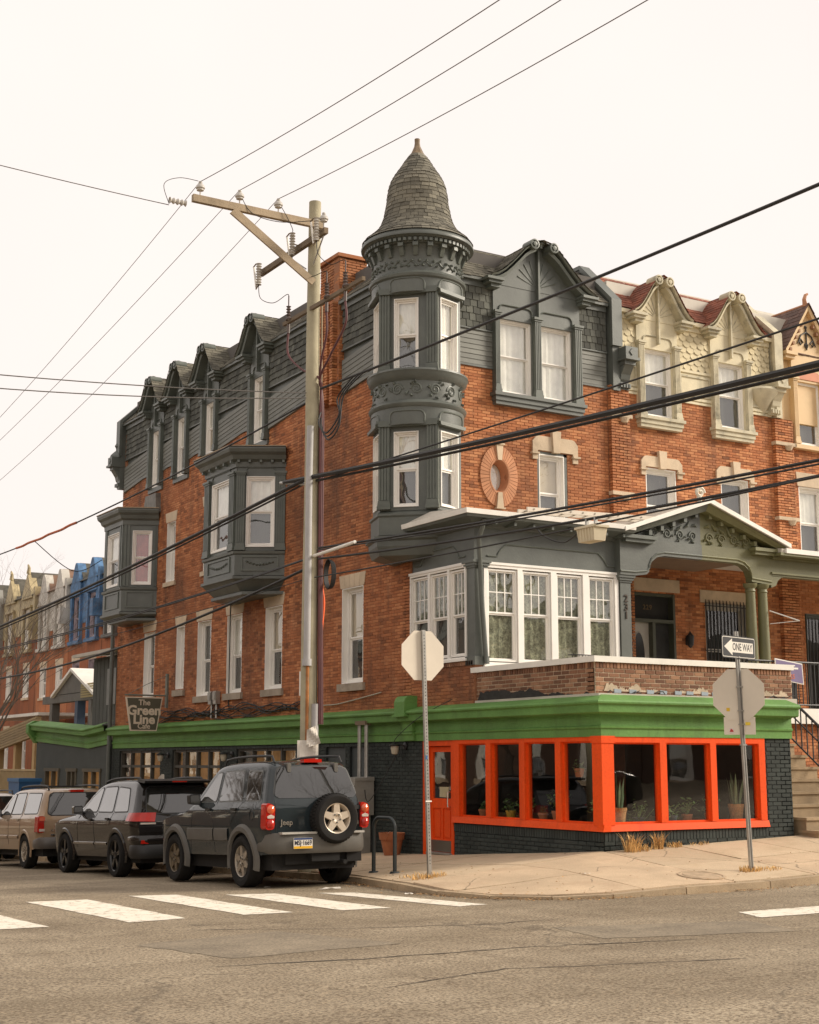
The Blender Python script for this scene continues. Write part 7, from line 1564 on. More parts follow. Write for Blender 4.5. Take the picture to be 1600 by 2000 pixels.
    for s in (-1, 1):
        for i, P_ in enumerate(c['wins']):
            fr_ = side(grow(P_, .022), s, .003, c.get('wtrim', BLKP), 'window_trim', r=.06); side(P_, s, .007, GLASSL if i == 0 else GLASSC, 'side_window', fr_)
        for yy in c['seams']:
            b = MB(); b.tube([(s * (hw(yy[0] + (yy[2] - yy[0]) * i / 8, yy[1] + (yy[3] - yy[1]) * i / 8) + .0005), yy[0] + (yy[2] - yy[0]) * i / 8, yy[1] + (yy[3] - yy[1]) * i / 8) for i in range(9)], .0045, 4); b.build('door_seam', BLKP, t, local=True)
        for (yy, zz) in c['handles']:
            b = MB(); x = s * hw(yy, zz); x0, x1 = sorted((x, x + s * .035)); b.hexa([(x0, yy - .09, zz - .016), (x1, yy - .08, zz - .016), (x1, yy + .08, zz - .016), (x0, yy + .09, zz - .016), (x0, yy - .09, zz + .018), (x1, yy - .08, zz + .018), (x1, yy + .08, zz + .018), (x0, yy + .09, zz + .018)]); b.build('door_handle', c['handlem'], t, local=True)
        if c.get('mould'):
            for (ya, yb, za, zb) in c['mould']:
                b = MB(); m = 14
                prof = [(0, za), (.02, za + .01), (.026, (za + zb) / 2), (.02, zb - .01), (0, zb)]
                b.grid(lambda i, j: (s * (hw(ya + (yb - ya) * i / m, prof[j][1]) + prof[j][0] - .002), ya + (yb - ya) * i / m, prof[j][1]), m, 4); b.build('side_moulding', c['mouldm'], t, True, local=True)
        # wheel arch flare
        if c.get('flare'):
            fw, fx, fm = c['flare']
            for yw in (0, c['wb']):
                b = MB(); m = 26; a0, a1 = -.25, PI + .25
                def fl_(i, j):
                    a = a0 + (a1 - a0) * i / m; rr_ = [ra - .035, ra - .005, ra + fw * .55, ra + fw][j]; o_ = [fx * .35, fx, fx * .9, -.004][j]; yy, zz = yw + rr_ * math.cos(a), R_ + rr_ * math.sin(a); yy = min(max(yy, y0 + .02), y1 - .05); return (s * (hw(yy, max(zz, .45)) + o_), yy, zz)
                b.grid(fl_, m, 3); b.build('wheel_flare', fm, t, True, local=True)
        # mirror
        my, mz = c['mirror']; x = s * hw(my, mz); b = MB(); q = rpoly([(x + s * .03, mz - .08), (x + s * .22, mz - .06), (x + s * .23, mz + .09), (x + s * .05, mz + .10)], .03); b.prism([(u, v_) for u, v_ in q], my - .03, my + .09); b.tube([(x - s * .02, my + .03, mz - .04), (x + s * .08, my + .03, mz - .03)], .03, 6); mr_ = b.build('mirror', c.get('mirm', BLKP), t, local=True)
        b = MB(); b.prism(rpoly([(x + s * .05, mz - .06), (x + s * .21, mz - .045), (x + s * .215, mz + .075), (x + s * .06, mz + .08)], .03), my - .034, my - .031); b.build('mirror_glass', GLASSL, mr_, local=True)
        for yw in (0, c['wb']): wheel(t, s * c['track'], yw, R_, c['tw'], s, c['rimm'] if not isinstance(c['rimm'], tuple) else c['rimm'][0 if yw == 0 else 1], c['spokes'], twin=c.get('twin', False), rr=c.get('rr', .62))
        if c.get('rack'):
            (ra0, ra1, rx, rm, rh) = c['rack']; zt = lambda yy: lerp(top, yy)
            b = MB(); b.tube([(s * rx, ra0, zt(ra0) - .02)] + [(s * rx, ra0 + .08 + (ra1 - ra0 - .16) * i / 8, zt(ra0 + .08 + (ra1 - ra0 - .16) * i / 8) + rh) for i in range(9)] + [(s * rx, ra1, zt(ra1) - .02)], .02, 8); b.build('roof_rail', rm, t, True, local=True)
    # rear glass
    def rpatch(P_, off, m, nm, par=t, r=.06, nx=10):
        P_ = rpoly(P_, r) if r else P_; zs_ = [p[1] for p in P_]; zmin, zmax = min(zs_), max(zs_); b = MB(); R2 = []
        def span(zz):
            xs_ = []
            for p, q in zip(P_, P_[1:] + P_[:1]):
                if (p[1] - zz) * (q[1] - zz) <= 0 and abs(p[1] - q[1]) > 1e-9: xs_.append(p[0] + (q[0] - p[0]) * (zz - p[1]) / (q[1] - p[1]))
            return (min(xs_), max(xs_)) if xs_ else (0, 0)
        nz_ = 12; b.grid(lambda i, j: (lambda zz, sp: (sp[0] + (sp[1] - sp[0]) * i / nx, rear(sp[0] + (sp[1] - sp[0]) * i / nx, zz) - off, zz))(zmin + (zmax - zmin) * (.002 + .996 * j / nz_), span(zmin + (zmax - zmin) * (.002 + .996 * j / nz_))), nx, nz_); return b.build(nm, m, par, True, local=True)
    rw = c['rwin']; rt = rpatch([(p[0] * 1.03, p[1] + (.02 if p[1] > 1.3 else -.02)) for p in rw], .003, BLKP, 'window_trim', r=.09); rpatch(rw, .008, GLASSC, 'rear_window', rt, .08)
    c['extra'](t, rear, hw, y0, y1, side, rpatch, c)
    t.location.z = z; return t
def boxl(par, nm, m, x0, x1, ya, yb, z0_, z1_): b = MB(); b.box(x0, x1, ya, yb, z0_, z1_); return b.build(nm, m, par, local=True)
def ltext(par, s, size, x, y, z, m, off=0., sx=1., rx=0):
    o = text(None, WF, s, size, 0, 0, 0, m, off, .002, sx=sx, name='lettering'); COL.objects.unlink(o); put(o, par, True); o.matrix_basis = Matrix.Translation((x, y, z)) @ Matrix.Rotation(PI / 2, 4, 'X') @ Matrix.Scale(sx, 4, (1, 0, 0)); return o
def bumper(par, hw, y0, m, z0_, z1_, wrap, out, xw):
    P_ = [(-xw, y0 + wrap), (-xw - .01, y0 + .12), (-xw + .05, y0 + .0), (-xw + .2, y0 - .06), (0, y0 - .09), (xw - .2, y0 - .06), (xw - .05, y0 + .0), (xw + .01, y0 + .12), (xw, y0 + wrap)]
    P_ = [(a, c) for a, c in smooth(P_, 2)]; b = MB(); b.sweep(P_, [(-.12, z0_), (out * .4, z0_), (out, z0_ + .05), (out * 1.05, (z0_ + z1_) / 2), (out * .9, z1_ - .03), (out * .6, z1_), (-.12, z1_ + .005)]); return b.build('rear_bumper', m, par, True, local=True)
def plate(par, x, y, z, s):
    b = MB(); b.box(x - .155, x + .155, y - .008, y, z - .078, z + .078); p_ = b.build('license_plate', SWT, par, local=True)
    b = MB(); b.box(x - .152, x + .152, y - .0095, y - .008, z + .05, z + .076); b.build('plate_band', mat('plate_blue', (.02, .05, .16), .4), p_, local=True); b = MB(); b.box(x - .152, x + .152, y - .0095, y - .008, z - .076, z - .042); b.build('plate_band', mat('plate_yellow', (.75, .42, .02), .4), p_, local=True)
    o = ltext(p_, s, .098, x, y - .010, z + .004, mat('plate_ink', (.015, .018, .04), .4), .001, .78)
def jeep_extra(t, rear, hw, y0, y1, side, rpatch, c):
    bumper(t, hw, y0, PLAS, .50, .80, .42, .065, .765)
    boxl(t, 'bumper_step', mat('bumper_step', (.40, .38, .34), .5), -.66, .72, y0 - .158, y0 - .02, .782, .812)
    plate(t, -.33, y0 - .172, .65, 'MSJ·1669')
    for s in (-1, 1):                          # tall twin-lens tail lamps
        b = MB(); xq = s * .795; P_ = rpoly([(xq - .085, .85), (xq + .06, .85), (xq + .075, 1.20), (xq - .07, 1.25)], .06); b.prism(P_, y0 - .045, y0 + .13); lm = b.build('tail_lamp', REDL, t, local=True)
        for zz, m in ((1.145, AMBL), (.94, REDL)): b = MB(); b.lathe([(.064, y0 - .045), (.064, y0 - .055), (.045, y0 - .07), (0, y0 - .08)], (xq, zz), 18, axis='d'); b.build('lens', m, lm, True, local=True)
        b = MB(); b.prism([(xq - .058, 1.035), (xq - .052, 1.05), (xq, 1.072), (xq + .052, 1.05), (xq + .058, 1.035), (xq + .05, 1.015), (xq - .05, 1.015)], y0 - .055, y0 - .04); b.build('reverse_lens', CLRL, lm, local=True)
        b = MB(); b.prism(rpoly([(s * .40 - .03, 1.69), (s * .40 + .03, 1.69), (s * .40 + .03, 1.83), (s * .40 - .03, 1.83)], .02), rear(.4, 1.77) - .05, rear(.4, 1.77) + .08); b.build('glass_hinge', PLAS, t, local=True)
    boxl(t, 'brake_light', REDL, -.13, .17, rear(0, 1.85) - .035, rear(0, 1.85) + .1, 1.835, 1.885)
    # spare wheel on the tailgate
    sp = MB(); fr = Fr((.22, y0 - .06, 1.0), (0, -1, 0), (1, 0, 0)); tmp = MB(fr); r = .36; hwd = .115
    tmp.lathe([(.20, -.06), (r * .72, -.09), (r * .95, -.08), (r, -.03), (r, .13), (r * .97, .17), (r * .90, .19), (r * .72, .185), (r * .60, .16)], (0, 0), 40, axis='u'); w_ = tmp.build('spare_wheel', RUB, t, True, local=True)
    tr = MB(fr)
    for k in range(44):
        a = 2 * PI * k / 44; ca, sa = math.cos(a), math.sin(a)
        for (u0_, u1_, da) in ((-.02, .05, 0), (.06, .13, .07)): ca, sa = math.cos(a + da), math.sin(a + da); q = lambda u, rr_, e: (u, rr_ * ca - e * sa, rr_ * sa + e * ca); tr.hexa([q(u0_, r - .01, -.016), q(u1_, r - .01, -.016), q(u1_, r - .01, .016), q(u0_, r - .01, .016), q(u0_, r + .012, -.014), q(u1_, r + .012, -.014), q(u1_, r + .012, .014), q(u0_, r + .012, .014)])
    tr.build('tread_blocks', RUB, w_, kind='stuff', local=True)
    rm = MB(fr); rm.lathe([(r * .62, .165), (r * .59, .16), (r * .53, .10), (r * .50, .04)], (0, 0), 36, axis='u')
    for k in range(5):
        a = 2 * PI * k / 5 + PI / 2; ca, sa = math.cos(a), math.sin(a); q = lambda u, rr_, e: (u, rr_ * ca - e * sa, rr_ * sa + e * ca); rm.hexa([q(.08, .05, -.06), q(.08, .05, .06), q(.08, .21, .043), q(.08, .21, -.043), q(.15, .05, -.06), q(.15, .05, .06), q(.155, .21, .043), q(.155, .21, -.043)])
    rm.lathe([(.095, .06), (.095, .15), (.07, .155), (.05, .14), (0, .14)], (0, 0), 20, axis='u'); rm.build('rim', mat('alloy_pale', (.56, .48, .38), .4, .06, metal=.3), w_, True, local=True)
    rm = MB(fr); rm.lathe([(0, .05), (.2, .05)], (0, 0), 20, axis='u'); rm.build('rim_back', BLKP, w_, local=True)
    rm = MB(fr)
    for k in range(5): a = 2 * PI * k / 5 + PI / 2 + .63; rm.lathe([(.014, .15), (.014, .162), (0, .163)], (.062 * math.cos(a), .062 * math.sin(a)), 8, axis='u')
    rm.build('lug_nuts', PLAS, w_, kind='stuff', local=True)
    boxl(t, 'tailgate_handle', BLKP, .60, .74, rear(.66, 1.12) - .03, rear(.66, 1.12) + .02, 1.13, 1.19)
    for xx in (-.69, .70): b = MB(); b.tube([(xx, rear(xx, zz) - .002, zz) for zz in (.82, .9, 1.0, 1.1, 1.2, 1.27)], .004, 4); b.build('gate_seam', BLKP, t, local=True)
    ltext(t, 'Jeep', .115, -.52, rear(-.52, .95) - .012, .95, CHROME, .002); ltext(t, '4x4', .075, .64, rear(.64, .93) - .012, .93, CHROME, .002)
    b = MB(); b.lathe([(.075, .0), (.075, .012), (.06, .014), (.0, .014)], (0, 0), 20, axis='u'); fc_ = b.build('fuel_cap', c['paint'], t, True, local=True); fc_.location = (-hw(-.35, 1.08) - .008, -.33, 1.06)
    b = MB(); b.box(-.12, .35, y0 - .05, y0 + .1, .38, .51); b.box(.5, .75, y0 + .0, y0 + .2, .36, .50); b.tube([(.42, y0 - .1, .36), (.42, y0 + .4, .36)], .035, 8); b.build('tow_gear', UNDER, t, local=True)
JEEP = dict(z0=0., ro=.84, wb=2.65, fo=.80, tyre=.385, arch=.455, track=.745, tw=.265, edge=.085, paint=carpaint('paint_blue_grey', (.020, .028, .031), .5, 0.), bot=[(-1, .46), (-.4, .42), (3, .40), (3.6, .45)],
    top=[(-.84, 1.68), (-.6, 1.735), (-.2, 1.755), (.6, 1.765), (1.2, 1.74), (1.45, 1.67), (2.05, 1.17), (2.2, 1.10), (2.8, 1.06), (3.3, .99), (3.45, .80)],
    hw=[(.3, .79), (.55, .83), (.8, .85), (1.0, .85), (1.12, .835), (1.18, .785), (1.66, .655), (1.8, .60)], rear=[(.4, .0), (1.0, .0), (1.2, .02), (1.68, .20), (1.8, .27)],
    wins=[[(1.12, 1.22), (1.78, 1.22), (1.60, 1.36), (1.28, 1.615), (1.12, 1.62)], [(.14, 1.22), (1.0, 1.22), (1.0, 1.625), (.30, 1.63)], [(-.50, 1.22), (.0, 1.22), (.13, 1.62), (-.36, 1.60)]],
    seams=[(1.06, .5, 1.06, 1.62), (2.02, .5, 1.95, 1.14), (.44, .88, .10, 1.2)], handles=[(1.28, 1.10), (.30, 1.10)], handlem=BLKP, mould=[(.52, 1.04, .66, .84), (1.08, 2.12, .66, .84)], mouldm=PLAS, flare=(.10, .055, PLAS), mirror=(1.72, 1.24),
    rimm=(ALLOY, ALLOYD), spokes=6, rack=(-.55, 1.25, .57, BLKP, .075), rwin=[(-.70, 1.235), (.70, 1.235), (.575, 1.66), (-.575, 1.66)], extra=jeep_extra, rr=.60, wtrim=mat('rubber_trim', (.10, .105, .10), .4))
JZ = lambda z: z if z < .5 else .5 + (z - .5) * 1.095
for k_ in ('top', 'mould_'):
    if k_ in JEEP: JEEP[k_] = [(a, JZ(c)) for a, c in JEEP[k_]]
for k_ in ('hw', 'rear'): JEEP[k_] = [(JZ(a), c) for a, c in JEEP[k_]]
JEEP['wins'] = [[(a, JZ(c)) for a, c in w_] for w_ in JEEP['wins']]; JEEP['rwin'] = [(a, JZ(c)) for a, c in JEEP['rwin']]; JEEP['handles'] = [(a, JZ(c)) for a, c in JEEP['handles']]
JEEP['seams'] = [(a, JZ(c), e, JZ(f)) for a, c, e, f in JEEP['seams']]; JEEP['mould'] = [(a, c, JZ(e), JZ(f)) for a, c, e, f in JEEP['mould']]; JEEP['mirror'] = (1.72, JZ(1.24)); JEEP['bot'] = [(a, c + .05) for a, c in JEEP['bot']]
suv('parked_suv', 'dark blue grey boxy SUV with spare wheel on its tailgate, nearest of the row', -4.30, 2.25, -.033, JEEP)
def gc_extra(t, rear, hw, y0, y1, side, rpatch, c):
    bumper(t, hw, y0, BLKP, .34, .58, .30, .05, .84)
    bumper(t, hw, y0, c['paint'], .58, .74, .34, .055, .85).name = 'bumper_skin'
    for s in (-1, 1):
        b = MB(); m = 12                     # wrap-around red tail lamp bar
        def lp(i, j):
            u = i / m; zz = 1.0 + [0, .0, .14, .14][j] - (.02 if j < 2 else 0) * u
            o_ = [-.02, .03, .03, -.02][j]
            if u < .5: y = y0 + .36 * (1 - u / .5) + .02; return (s * (hw(y, zz) + o_), y, zz)
            x = hw(y0 + .02, zz) * (1 - (u - .5) / .5 * .36); return (s * x, rear(x, zz) - o_ - .01, zz)
        b.grid(lp, m, 3); lm = b.build('tail_lamp', REDL, t, True, local=True)
        boxl(lm, 'reverse_lens', CLRL, *sorted((s * .52, s * .80)), rear(.7, .96) - .045, rear(.7, .96) + .02, .935, .965)
        boxl(t, 'reflector', REDL, *sorted((s * .66, s * .80)), y0 - .085, y0 - .03, .60, .66)
    b = MB(); b.hexa([(-.66, y0 + .22, 1.66), (.66, y0 + .22, 1.66), (.64, y0 + .60, 1.70), (-.64, y0 + .60, 1.70), (-.66, y0 + .14, 1.70), (.66, y0 + .14, 1.70), (.64, y0 + .60, 1.745), (-.64, y0 + .60, 1.745)]); sp = b.build('spoiler', BLKP, t, local=True); boxl(sp, 'brake_light', REDL, -.14, .14, y0 + .145, y0 + .16, 1.675, 1.698)
    b = MB(); b.prism([(y0 + .95, 1.755), (y0 + 1.18, 1.765), (y0 + 1.0, 1.84), (y0 + .96, 1.83)], -.02, .02); b.v = [Vector((v.y, v.x, v.z)) for v in b.v]; b.build('antenna_fin', mat('fin_pale', (.45, .40, .33), .4), t, local=True)
    boxl(t, 'plate_recess', BLKP, -.22, .22, rear(0, .85) - .006, rear(0, .85) + .02, .76, .94); boxl(t, 'gate_trim', CHROME, -.5, .5, rear(0, .98) - .012, rear(0, .98) + .02, .97, .985)
    b = MB(); b.tube([(0.05, rear(0, 1.12) - .02, 1.12), (.35, rear(.35, 1.16) - .03, 1.16)], .012, 5); b.build('wiper', BLKP, t, local=True)
GCH = dict(z0=-.20, ro=.98, wb=2.915, fo=.92, tyre=.385, arch=.45, track=.80, tw=.25, edge=.09, paint=carpaint('paint_brown_black', (.013, .011, .010), .25, 0.), bot=[(-1.2, .48), (-.5, .36), (3.4, .34), (4, .4)],
    top=[(-.98, 1.60), (-.75, 1.70), (-.3, 1.735), (.6, 1.755), (1.2, 1.73), (1.6, 1.64), (2.35, 1.18), (2.5, 1.13), (3.2, 1.08), (3.7, .98), (3.84, .80)],
    hw=[(.3, .83), (.5, .87), (.70, .89), (.80, .905), (.95, .92), (1.04, .905), (1.12, .84), (1.64, .68), (1.8, .62)], rear=[(.4, .0), (.95, .0), (1.1, .04), (1.6, .36), (1.75, .45)],
    wins=[[(1.24, 1.18), (2.05, 1.19), (1.70, 1.45), (1.38, 1.60), (1.24, 1.62)], [(.36, 1.17), (1.14, 1.18), (1.14, 1.62), (.48, 1.62)], [(-.44, 1.17), (.26, 1.17), (.38, 1.61), (-.20, 1.57)]],
    seams=[(1.19, .5, 1.19, 1.15), (2.2, .5, 2.1, 1.14), (.32, .92, .30, 1.15)], handles=[(1.38, 1.03), (.42, 1.04)], handlem=BLKP, mould=[(.50, 1.16, .56, .62), (1.22, 2.4, .56, .62)], mouldm=mat('moulding_paint_pale', (.10, .085, .07), .2, coat=1.), flare=(.05, .022, carpaint('paint_brown_black', (.022, .018, .015))), mirror=(2.0, 1.2), mirm=carpaint('paint_brown_black', (.022, .018, .015)),  # side moulding is paler than the body paint
    rimm=BLKW, spokes=5, twin=True, rr=.72, rack=(-.5, 1.4, .60, BLKP, .035), rwin=[(-.66, 1.13), (.66, 1.13), (.56, 1.60), (-.56, 1.60)], extra=gc_extra)
suv('parked_suv', 'glossy brown black SUV with wrapped red tail lights, second of the row', -4.30, 7.65, -.036, GCH)
def ex_extra(t, rear, hw, y0, y1, side, rpatch, c):
    bumper(t, hw, y0, mat('bumper_grey_paint', (.10, .09, .08), .4), .42, .66, .40, .06, .79)
    for s in (-1, 1):
        xq = s * .80; b = MB(); b.prism(rpoly([(xq - .085, .76), (xq + .06, .76), (xq + .05, 1.10), (xq - .075, 1.10)], .03), y0 - .02, y0 + .22); lm = b.build('tail_lamp', REDL, t, local=True)
        boxl(lm, 'amber_lens', AMBL, *sorted((xq - s * .07, xq + s * .05)), y0 - .028, y0 - .018, 1.0, 1.085); boxl(lm, 'reverse_lens', CLRL, *sorted((xq - s * .07, xq + s * .05)), y0 - .028, y0 - .018, .78, .835)
    boxl(t, 'brake_light', REDL, -.15, .15, rear(0, 1.62) - .03, rear(0, 1.62) + .1, 1.60, 1.65)
    for x in (-.45, 0, .45): boxl(t, 'rack_bar', BLKP, -.56, .56, x + .6, x + .64, 1.735, 1.755)
    boxl(t, 'tailgate_trim', CHROME, -.6, .6, rear(0, .72) - .02, rear(0, .72) + .01, .70, .73); ltext(t, 'XLT', .06, -.55, rear(-.55, .82) - .01, .80, CHROME, .001)
TAN = carpaint('paint_tan', (.34, .235, .145), .3, .25)
EXP = dict(z0=-.40, ro=1.02, wb=2.84, fo=.85, tyre=.362, arch=.42, track=.74, tw=.235, edge=.07, paint=TAN, bot=[(-1.2, .50), (-.5, .40), (3.2, .38), (4, .42)],
    top=[(-1.02, 1.60), (-.85, 1.665), (-.3, 1.70), (.6, 1.71), (1.3, 1.69), (1.65, 1.60), (2.25, 1.15), (2.4, 1.09), (3.2, 1.03), (3.55, .95), (3.69, .75)],
    hw=[(.3, .80), (.55, .845), (.8, .865), (1.0, .86), (1.08, .845), (1.14, .795), (1.60, .66), (1.75, .60)], rear=[(.4, .0), (1.0, .0), (1.12, .02), (1.6, .15), (1.7, .2)],
    wins=[[(1.27, 1.16), (1.98, 1.16), (1.62, 1.44), (1.40, 1.58), (1.27, 1.59)], [(.42, 1.16), (1.17, 1.16), (1.17, 1.60), (.52, 1.60)], [(-.72, 1.16), (.24, 1.16), (.36, 1.59), (-.62, 1.57)]],
    seams=[(1.22, .5, 1.22, 1.6), (2.15, .5, 2.05, 1.12), (.36, .5, .34, 1.6)], handles=[(1.36, 1.03), (.48, 1.03)], handlem=CHROME, mould=[(.46, 1.18, .62, .70), (1.26, 2.3, .62, .70)], mouldm=TAN, flare=(.05, .02, TAN), mirror=(1.92, 1.18),
    rimm=ALLOY, spokes=8, rr=.6, rack=(-.75, 1.3, .57, BLKP, .055), rwin=[(-.66, 1.12), (.66, 1.12), (.58, 1.58), (-.58, 1.58)], extra=ex_extra)
suv('parked_suv', 'tan SUV with tall red tail lamps and roof rack, third of the row', -4.30, 13.5, -.036, EXP)
WHC = dict(EXP); WHC.update(z0=-.62, paint=carpaint('paint_white', (.62, .58, .52), .3, 0.), mouldm=PLAS, flare=None)
suv('parked_suv', 'white SUV cut by the left frame edge, farthest of the row', -4.30, 20.2, -.036, WHC)
# ================================================================ STREET BEHIND, TO THE LEFT
BRT = brick_mat('brick_far', (.42, .13, .045), (.58, .22, .085), soot=.7)
STUC = mat('stucco_slate', (.058, .066, .062), .8, .12, 2, bump=.5, bs=40)
wing = thing('stucco_wing', (0, 26, -.6), 'slate stuccoed single storey wing with sagging green cornice beyond the cafe', 'building')
wh = [(27.44, 28.92, .55, 1.60), (25.73, 26.66, .55, 1.60), (23.5, 25.06, .55, 1.60)]
panel(MB(SIDE), 22.75, 30.0, -1.4, 2.5, wh, -.3, -.0).build('wall', STUC, wing)
for a, c, e, f in wh:
    b = MB(SIDE); b.box(a, a + .1, -.1, .03, e, f); b.box(c - .1, c, -.1, .03, e, f); b.box(a - .05, c + .05, -.1, .05, f - .02, f + .08); m_ = (a + c) / 2; b.box(m_ - .05, m_ + .05, -.1, .02, e, f); w_ = b.build('window', mat('timber_brown', (.10, .085, .055), .7, .2), wing); b = MB(SIDE); b.box(a, c, -.16, -.12, e, f); b.build('board', AMB if a != 25.73 else DARKC, w_)  # flat boards imitate lamplit and dark rooms
for (ya, za, yb, zb) in ((22.75, .14, 24.6, .02), (24.6, .02, 30.05, .30)):
    b = MB(); K = 6
    for k in range(K):
        t0, t1 = k / K, (k + 1) / K; base = len(b.v); m = len(PROF)
        for (y, zz) in ((yb + (ya - yb) * t0, zb + (za - zb) * t0), (yb + (ya - yb) * t1, zb + (za - zb) * t1)): b.v += [Vector((-o, y, q + zz)) for o, q in PROF]
        for j in range(m - 1): b.fc((base + j, base + m + j, base + m + j + 1, base + j + 1))
    b.build('cornice', GREEN, wing)
b = MB(); b.prism([(-.02, 2.5), (-.30, 2.85), (-.30, 3.12), (-.1, 3.24), (.1, 3.22), (.1, 2.5)], 30.0, 30.3); b.build('cornice_end', GREEN, wing)
b = MB(); b.box(.05, 2.2, 22.75, 30, 2.4, 2.95); b.build('roof', ROOFL, wing)
an = thing('slate_annex', (.8, 25, 2.9), 'slate boarded upper annex with shed roof behind the downpipe', 'annex')
b = MB(); b.box(.55, 3.4, 23.0, 26.1, 2.9, 5.1); b.build('wall', mat('annex_board', (.062, .066, .058), .7, .15, 1.5), an)
for i in range(9): piece('board', mat('annex_board2', (.070, .074, .064), .7, .12, 2, piece=.1), Fr((.55, 0, 0), (0, 1, 0), (-1, 0, 0)), 23.02 + i * .34, 23.34 + i * .34, 0, .02, 2.95, 5.05, an)
b = MB(); b.hexa([(.0, 22.7, 5.12), (3.4, 22.7, 5.5), (3.4, 26.6, 5.5), (.0, 26.6, 5.12), (.0, 22.7, 5.22), (3.4, 22.7, 5.62), (3.4, 26.6, 5.62), (.0, 26.6, 5.22)]); b.build('shed_roof', ROOFL, an)
b = MB(Fr((.55, 0, 0), (0, 1, 0), (-1, 0, 0))); b.box(23.9, 24.7, .02, .05, 3.6, 4.7); b.build('window', mat('annex_win', (.14, .145, .13), .3, .3, 3), an)
gp_ = thing('gabled_porch', (1.4, 30, 2.9), 'small grey gabled porch roof above the stuccoed wing', 'porch'); GF = Fr((1.2, 0, 0), (0, 1, 0), (-1, 0, 0)); GG = mat('porch_grey', (.14, .135, .12), .7, .15)
b = MB(GF); b.prism([(27.95, 4.2), (32.0, 4.2), (30.1, 4.95)], -2.2, .0); b.build('gable', GG, gp_)
for a, c in (((30.1, 5.05), (32.2, 4.2)), ((30.1, 5.05), (27.75, 4.15))): b = MB(GF); b.hexa([(a[0], -2.3, a[1] - .1), (c[0], -2.3, c[1] - .1), (c[0], .12, c[1] - .1), (a[0], .12, a[1] - .1), (a[0], -2.3, a[1]), (c[0], -2.3, c[1]), (c[0], .12, c[1]), (a[0], .12, a[1])]); b.build('roof', WHITR, gp_)
b = MB(GF); b.box(27.9, 33.5, -.3, .0, 3.92, 4.18); b.build('beam', GG, gp_)
for y in (28.2, 29.6, 32.4): b = MB(GF); b.box(y, y + .3, -.3, -.02, 2.9, 3.92); b.build('post', mat('porch_post_blue', (.05, .08, .13), .6) if y == 29.6 else GG, gp_)
b = MB(GF); [b.box(27.95, 29.2, .01, .03, 4.0 + .08 * k, 4.06 + .08 * k) for k in range(6)]; b.build('siding_scrap', mat('siding_yellow', (.40, .33, .16), .7), gp_)
RF = Fr((3.5, 0, 0), (0, 1, 0), (-1, 0, 0))
def backhouse(name, u0, u1, dz, wood, roofm, label, gab, winm=WHITE, seg=2):
    t = thing(name, (3.5, (u0 + u1) / 2, -1), label, 'house', 'row houses far down the parked-car street')
    zb, zt = 7.22 + dz, 8.86 + dz; W = (u1 - u0) / seg; wins = []
    for i in range(seg):
        c = u0 + W * (i + .5); wins += [(c - .42, c + .42, 4.5 + dz, 5.75 + dz), (c - .40, c + .40, 1.4 + dz, 3.1 + dz)]
    panel(MB(RF), u0, u1, -2, zb, wins + [(u0 + W * (i + .5) - .45, u0 + W * (i + .5) + .45, 6.6 + dz, 9) for i in range(seg)], -.3, 0).build('wall', BRT, t)
    b = MB(); b.box(3.85, 12, u0 + .02, u1 - .02, -2, zt); b.build('core', DARKC, t)
    panel(MB(RF), u0, u1, zb, zt, [(u0 + W * (i + .5) - .45, u0 + W * (i + .5) + .45, 6.6 + dz, 8.3 + dz) for i in range(seg)], -.3, .03).build('upper_wall', wood, t)
    b = MB(RF); b.hexa([(u0, -.9, zt), (u1, -.9, zt), (u1, .15, zt), (u0, .15, zt), (u0, -.92, zt + .8), (u1, -.92, zt + .8), (u1, -.9, zt + .8), (u0, -.9, zt + .8)]); b.build('roof', roofm, t)
    for w_ in wins: window(t, RF, *w_, dep=.08, fw=.08, cur=(SCREEN, DARKC), wood=winm, sill=(.06, .06, .1, STONE), lint=(.25, 1, .05))
    for i in range(seg):
        c = u0 + W * (i + .5); window(t, RF, c - .45, c + .45, 6.6 + dz, 8.3 + dz, dep=.02, fw=.06, cur=(SCREEN, DARKC), wood=winm)
        b = MB(RF); b.box(c - .6, c - .45, -.05, .12, 6.5 + dz, 8.35 + dz); b.box(c + .45, c + .6, -.05, .12, 6.5 + dz, 8.35 + dz); b.box(c - .68, c + .68, -.05, .18, 6.42 + dz, 6.55 + dz); b.box(c - .66, c + .66, -.05, .17, 8.34 + dz, 8.44 + dz); d_ = b.build('dormer', wood, t)
        if gab == 'bell': P_ = [p for p in gcurve(c, .62, zt - .1, zt + .78)]; b = MB(RF); b.prism([(c - .6, 8.4 + dz)] + P_ + [(c + .6, 8.4 + dz)], -.2, .14)
        else: b = MB(RF); b.prism([(c - .8, zt - .1), (c + .8, zt - .1), (c, zt + 1.05)], -.2, .14)
        b.build('gable', wood, d_)
        b = MB(RF); q_ = .68 if gab == 'bell' else .9; P_ = [(c - q_, zt - .1), (c - q_ * .5, zt + .35), (c, zt + (.80 if gab == 'bell' else 1.08)), (c + q_ * .5, zt + .35), (c + q_, zt - .1)]; b.prism(P_, -1.6, .0); b.build('gable_roof', roofm, d_)
        if gab != 'bell': b = MB(RF); b.tube([(c, .1, zt + 1.0), (c - .05, .1, zt + 1.25), (c + .1, .1, zt + 1.4)], [.1, .07, .04], 6); b.build('finial', wood, d_)
    for u in (u0,): b = MB(RF); b.box(u - .15, u + .2, -.2, .45, 7.3 + dz, 7.95 + dz); b.box(u - .1, u + .15, -.2, .25, 6.9 + dz, 7.3 + dz); b.box(u - .1, u + .12, -1, .2, 7.9 + dz, zt + .3); b.build('bracket', wood, t)
    return t
GRS = mat('far_slate', (.095, .088, .070), .85, .3, 3, fine=.3, fs=8)
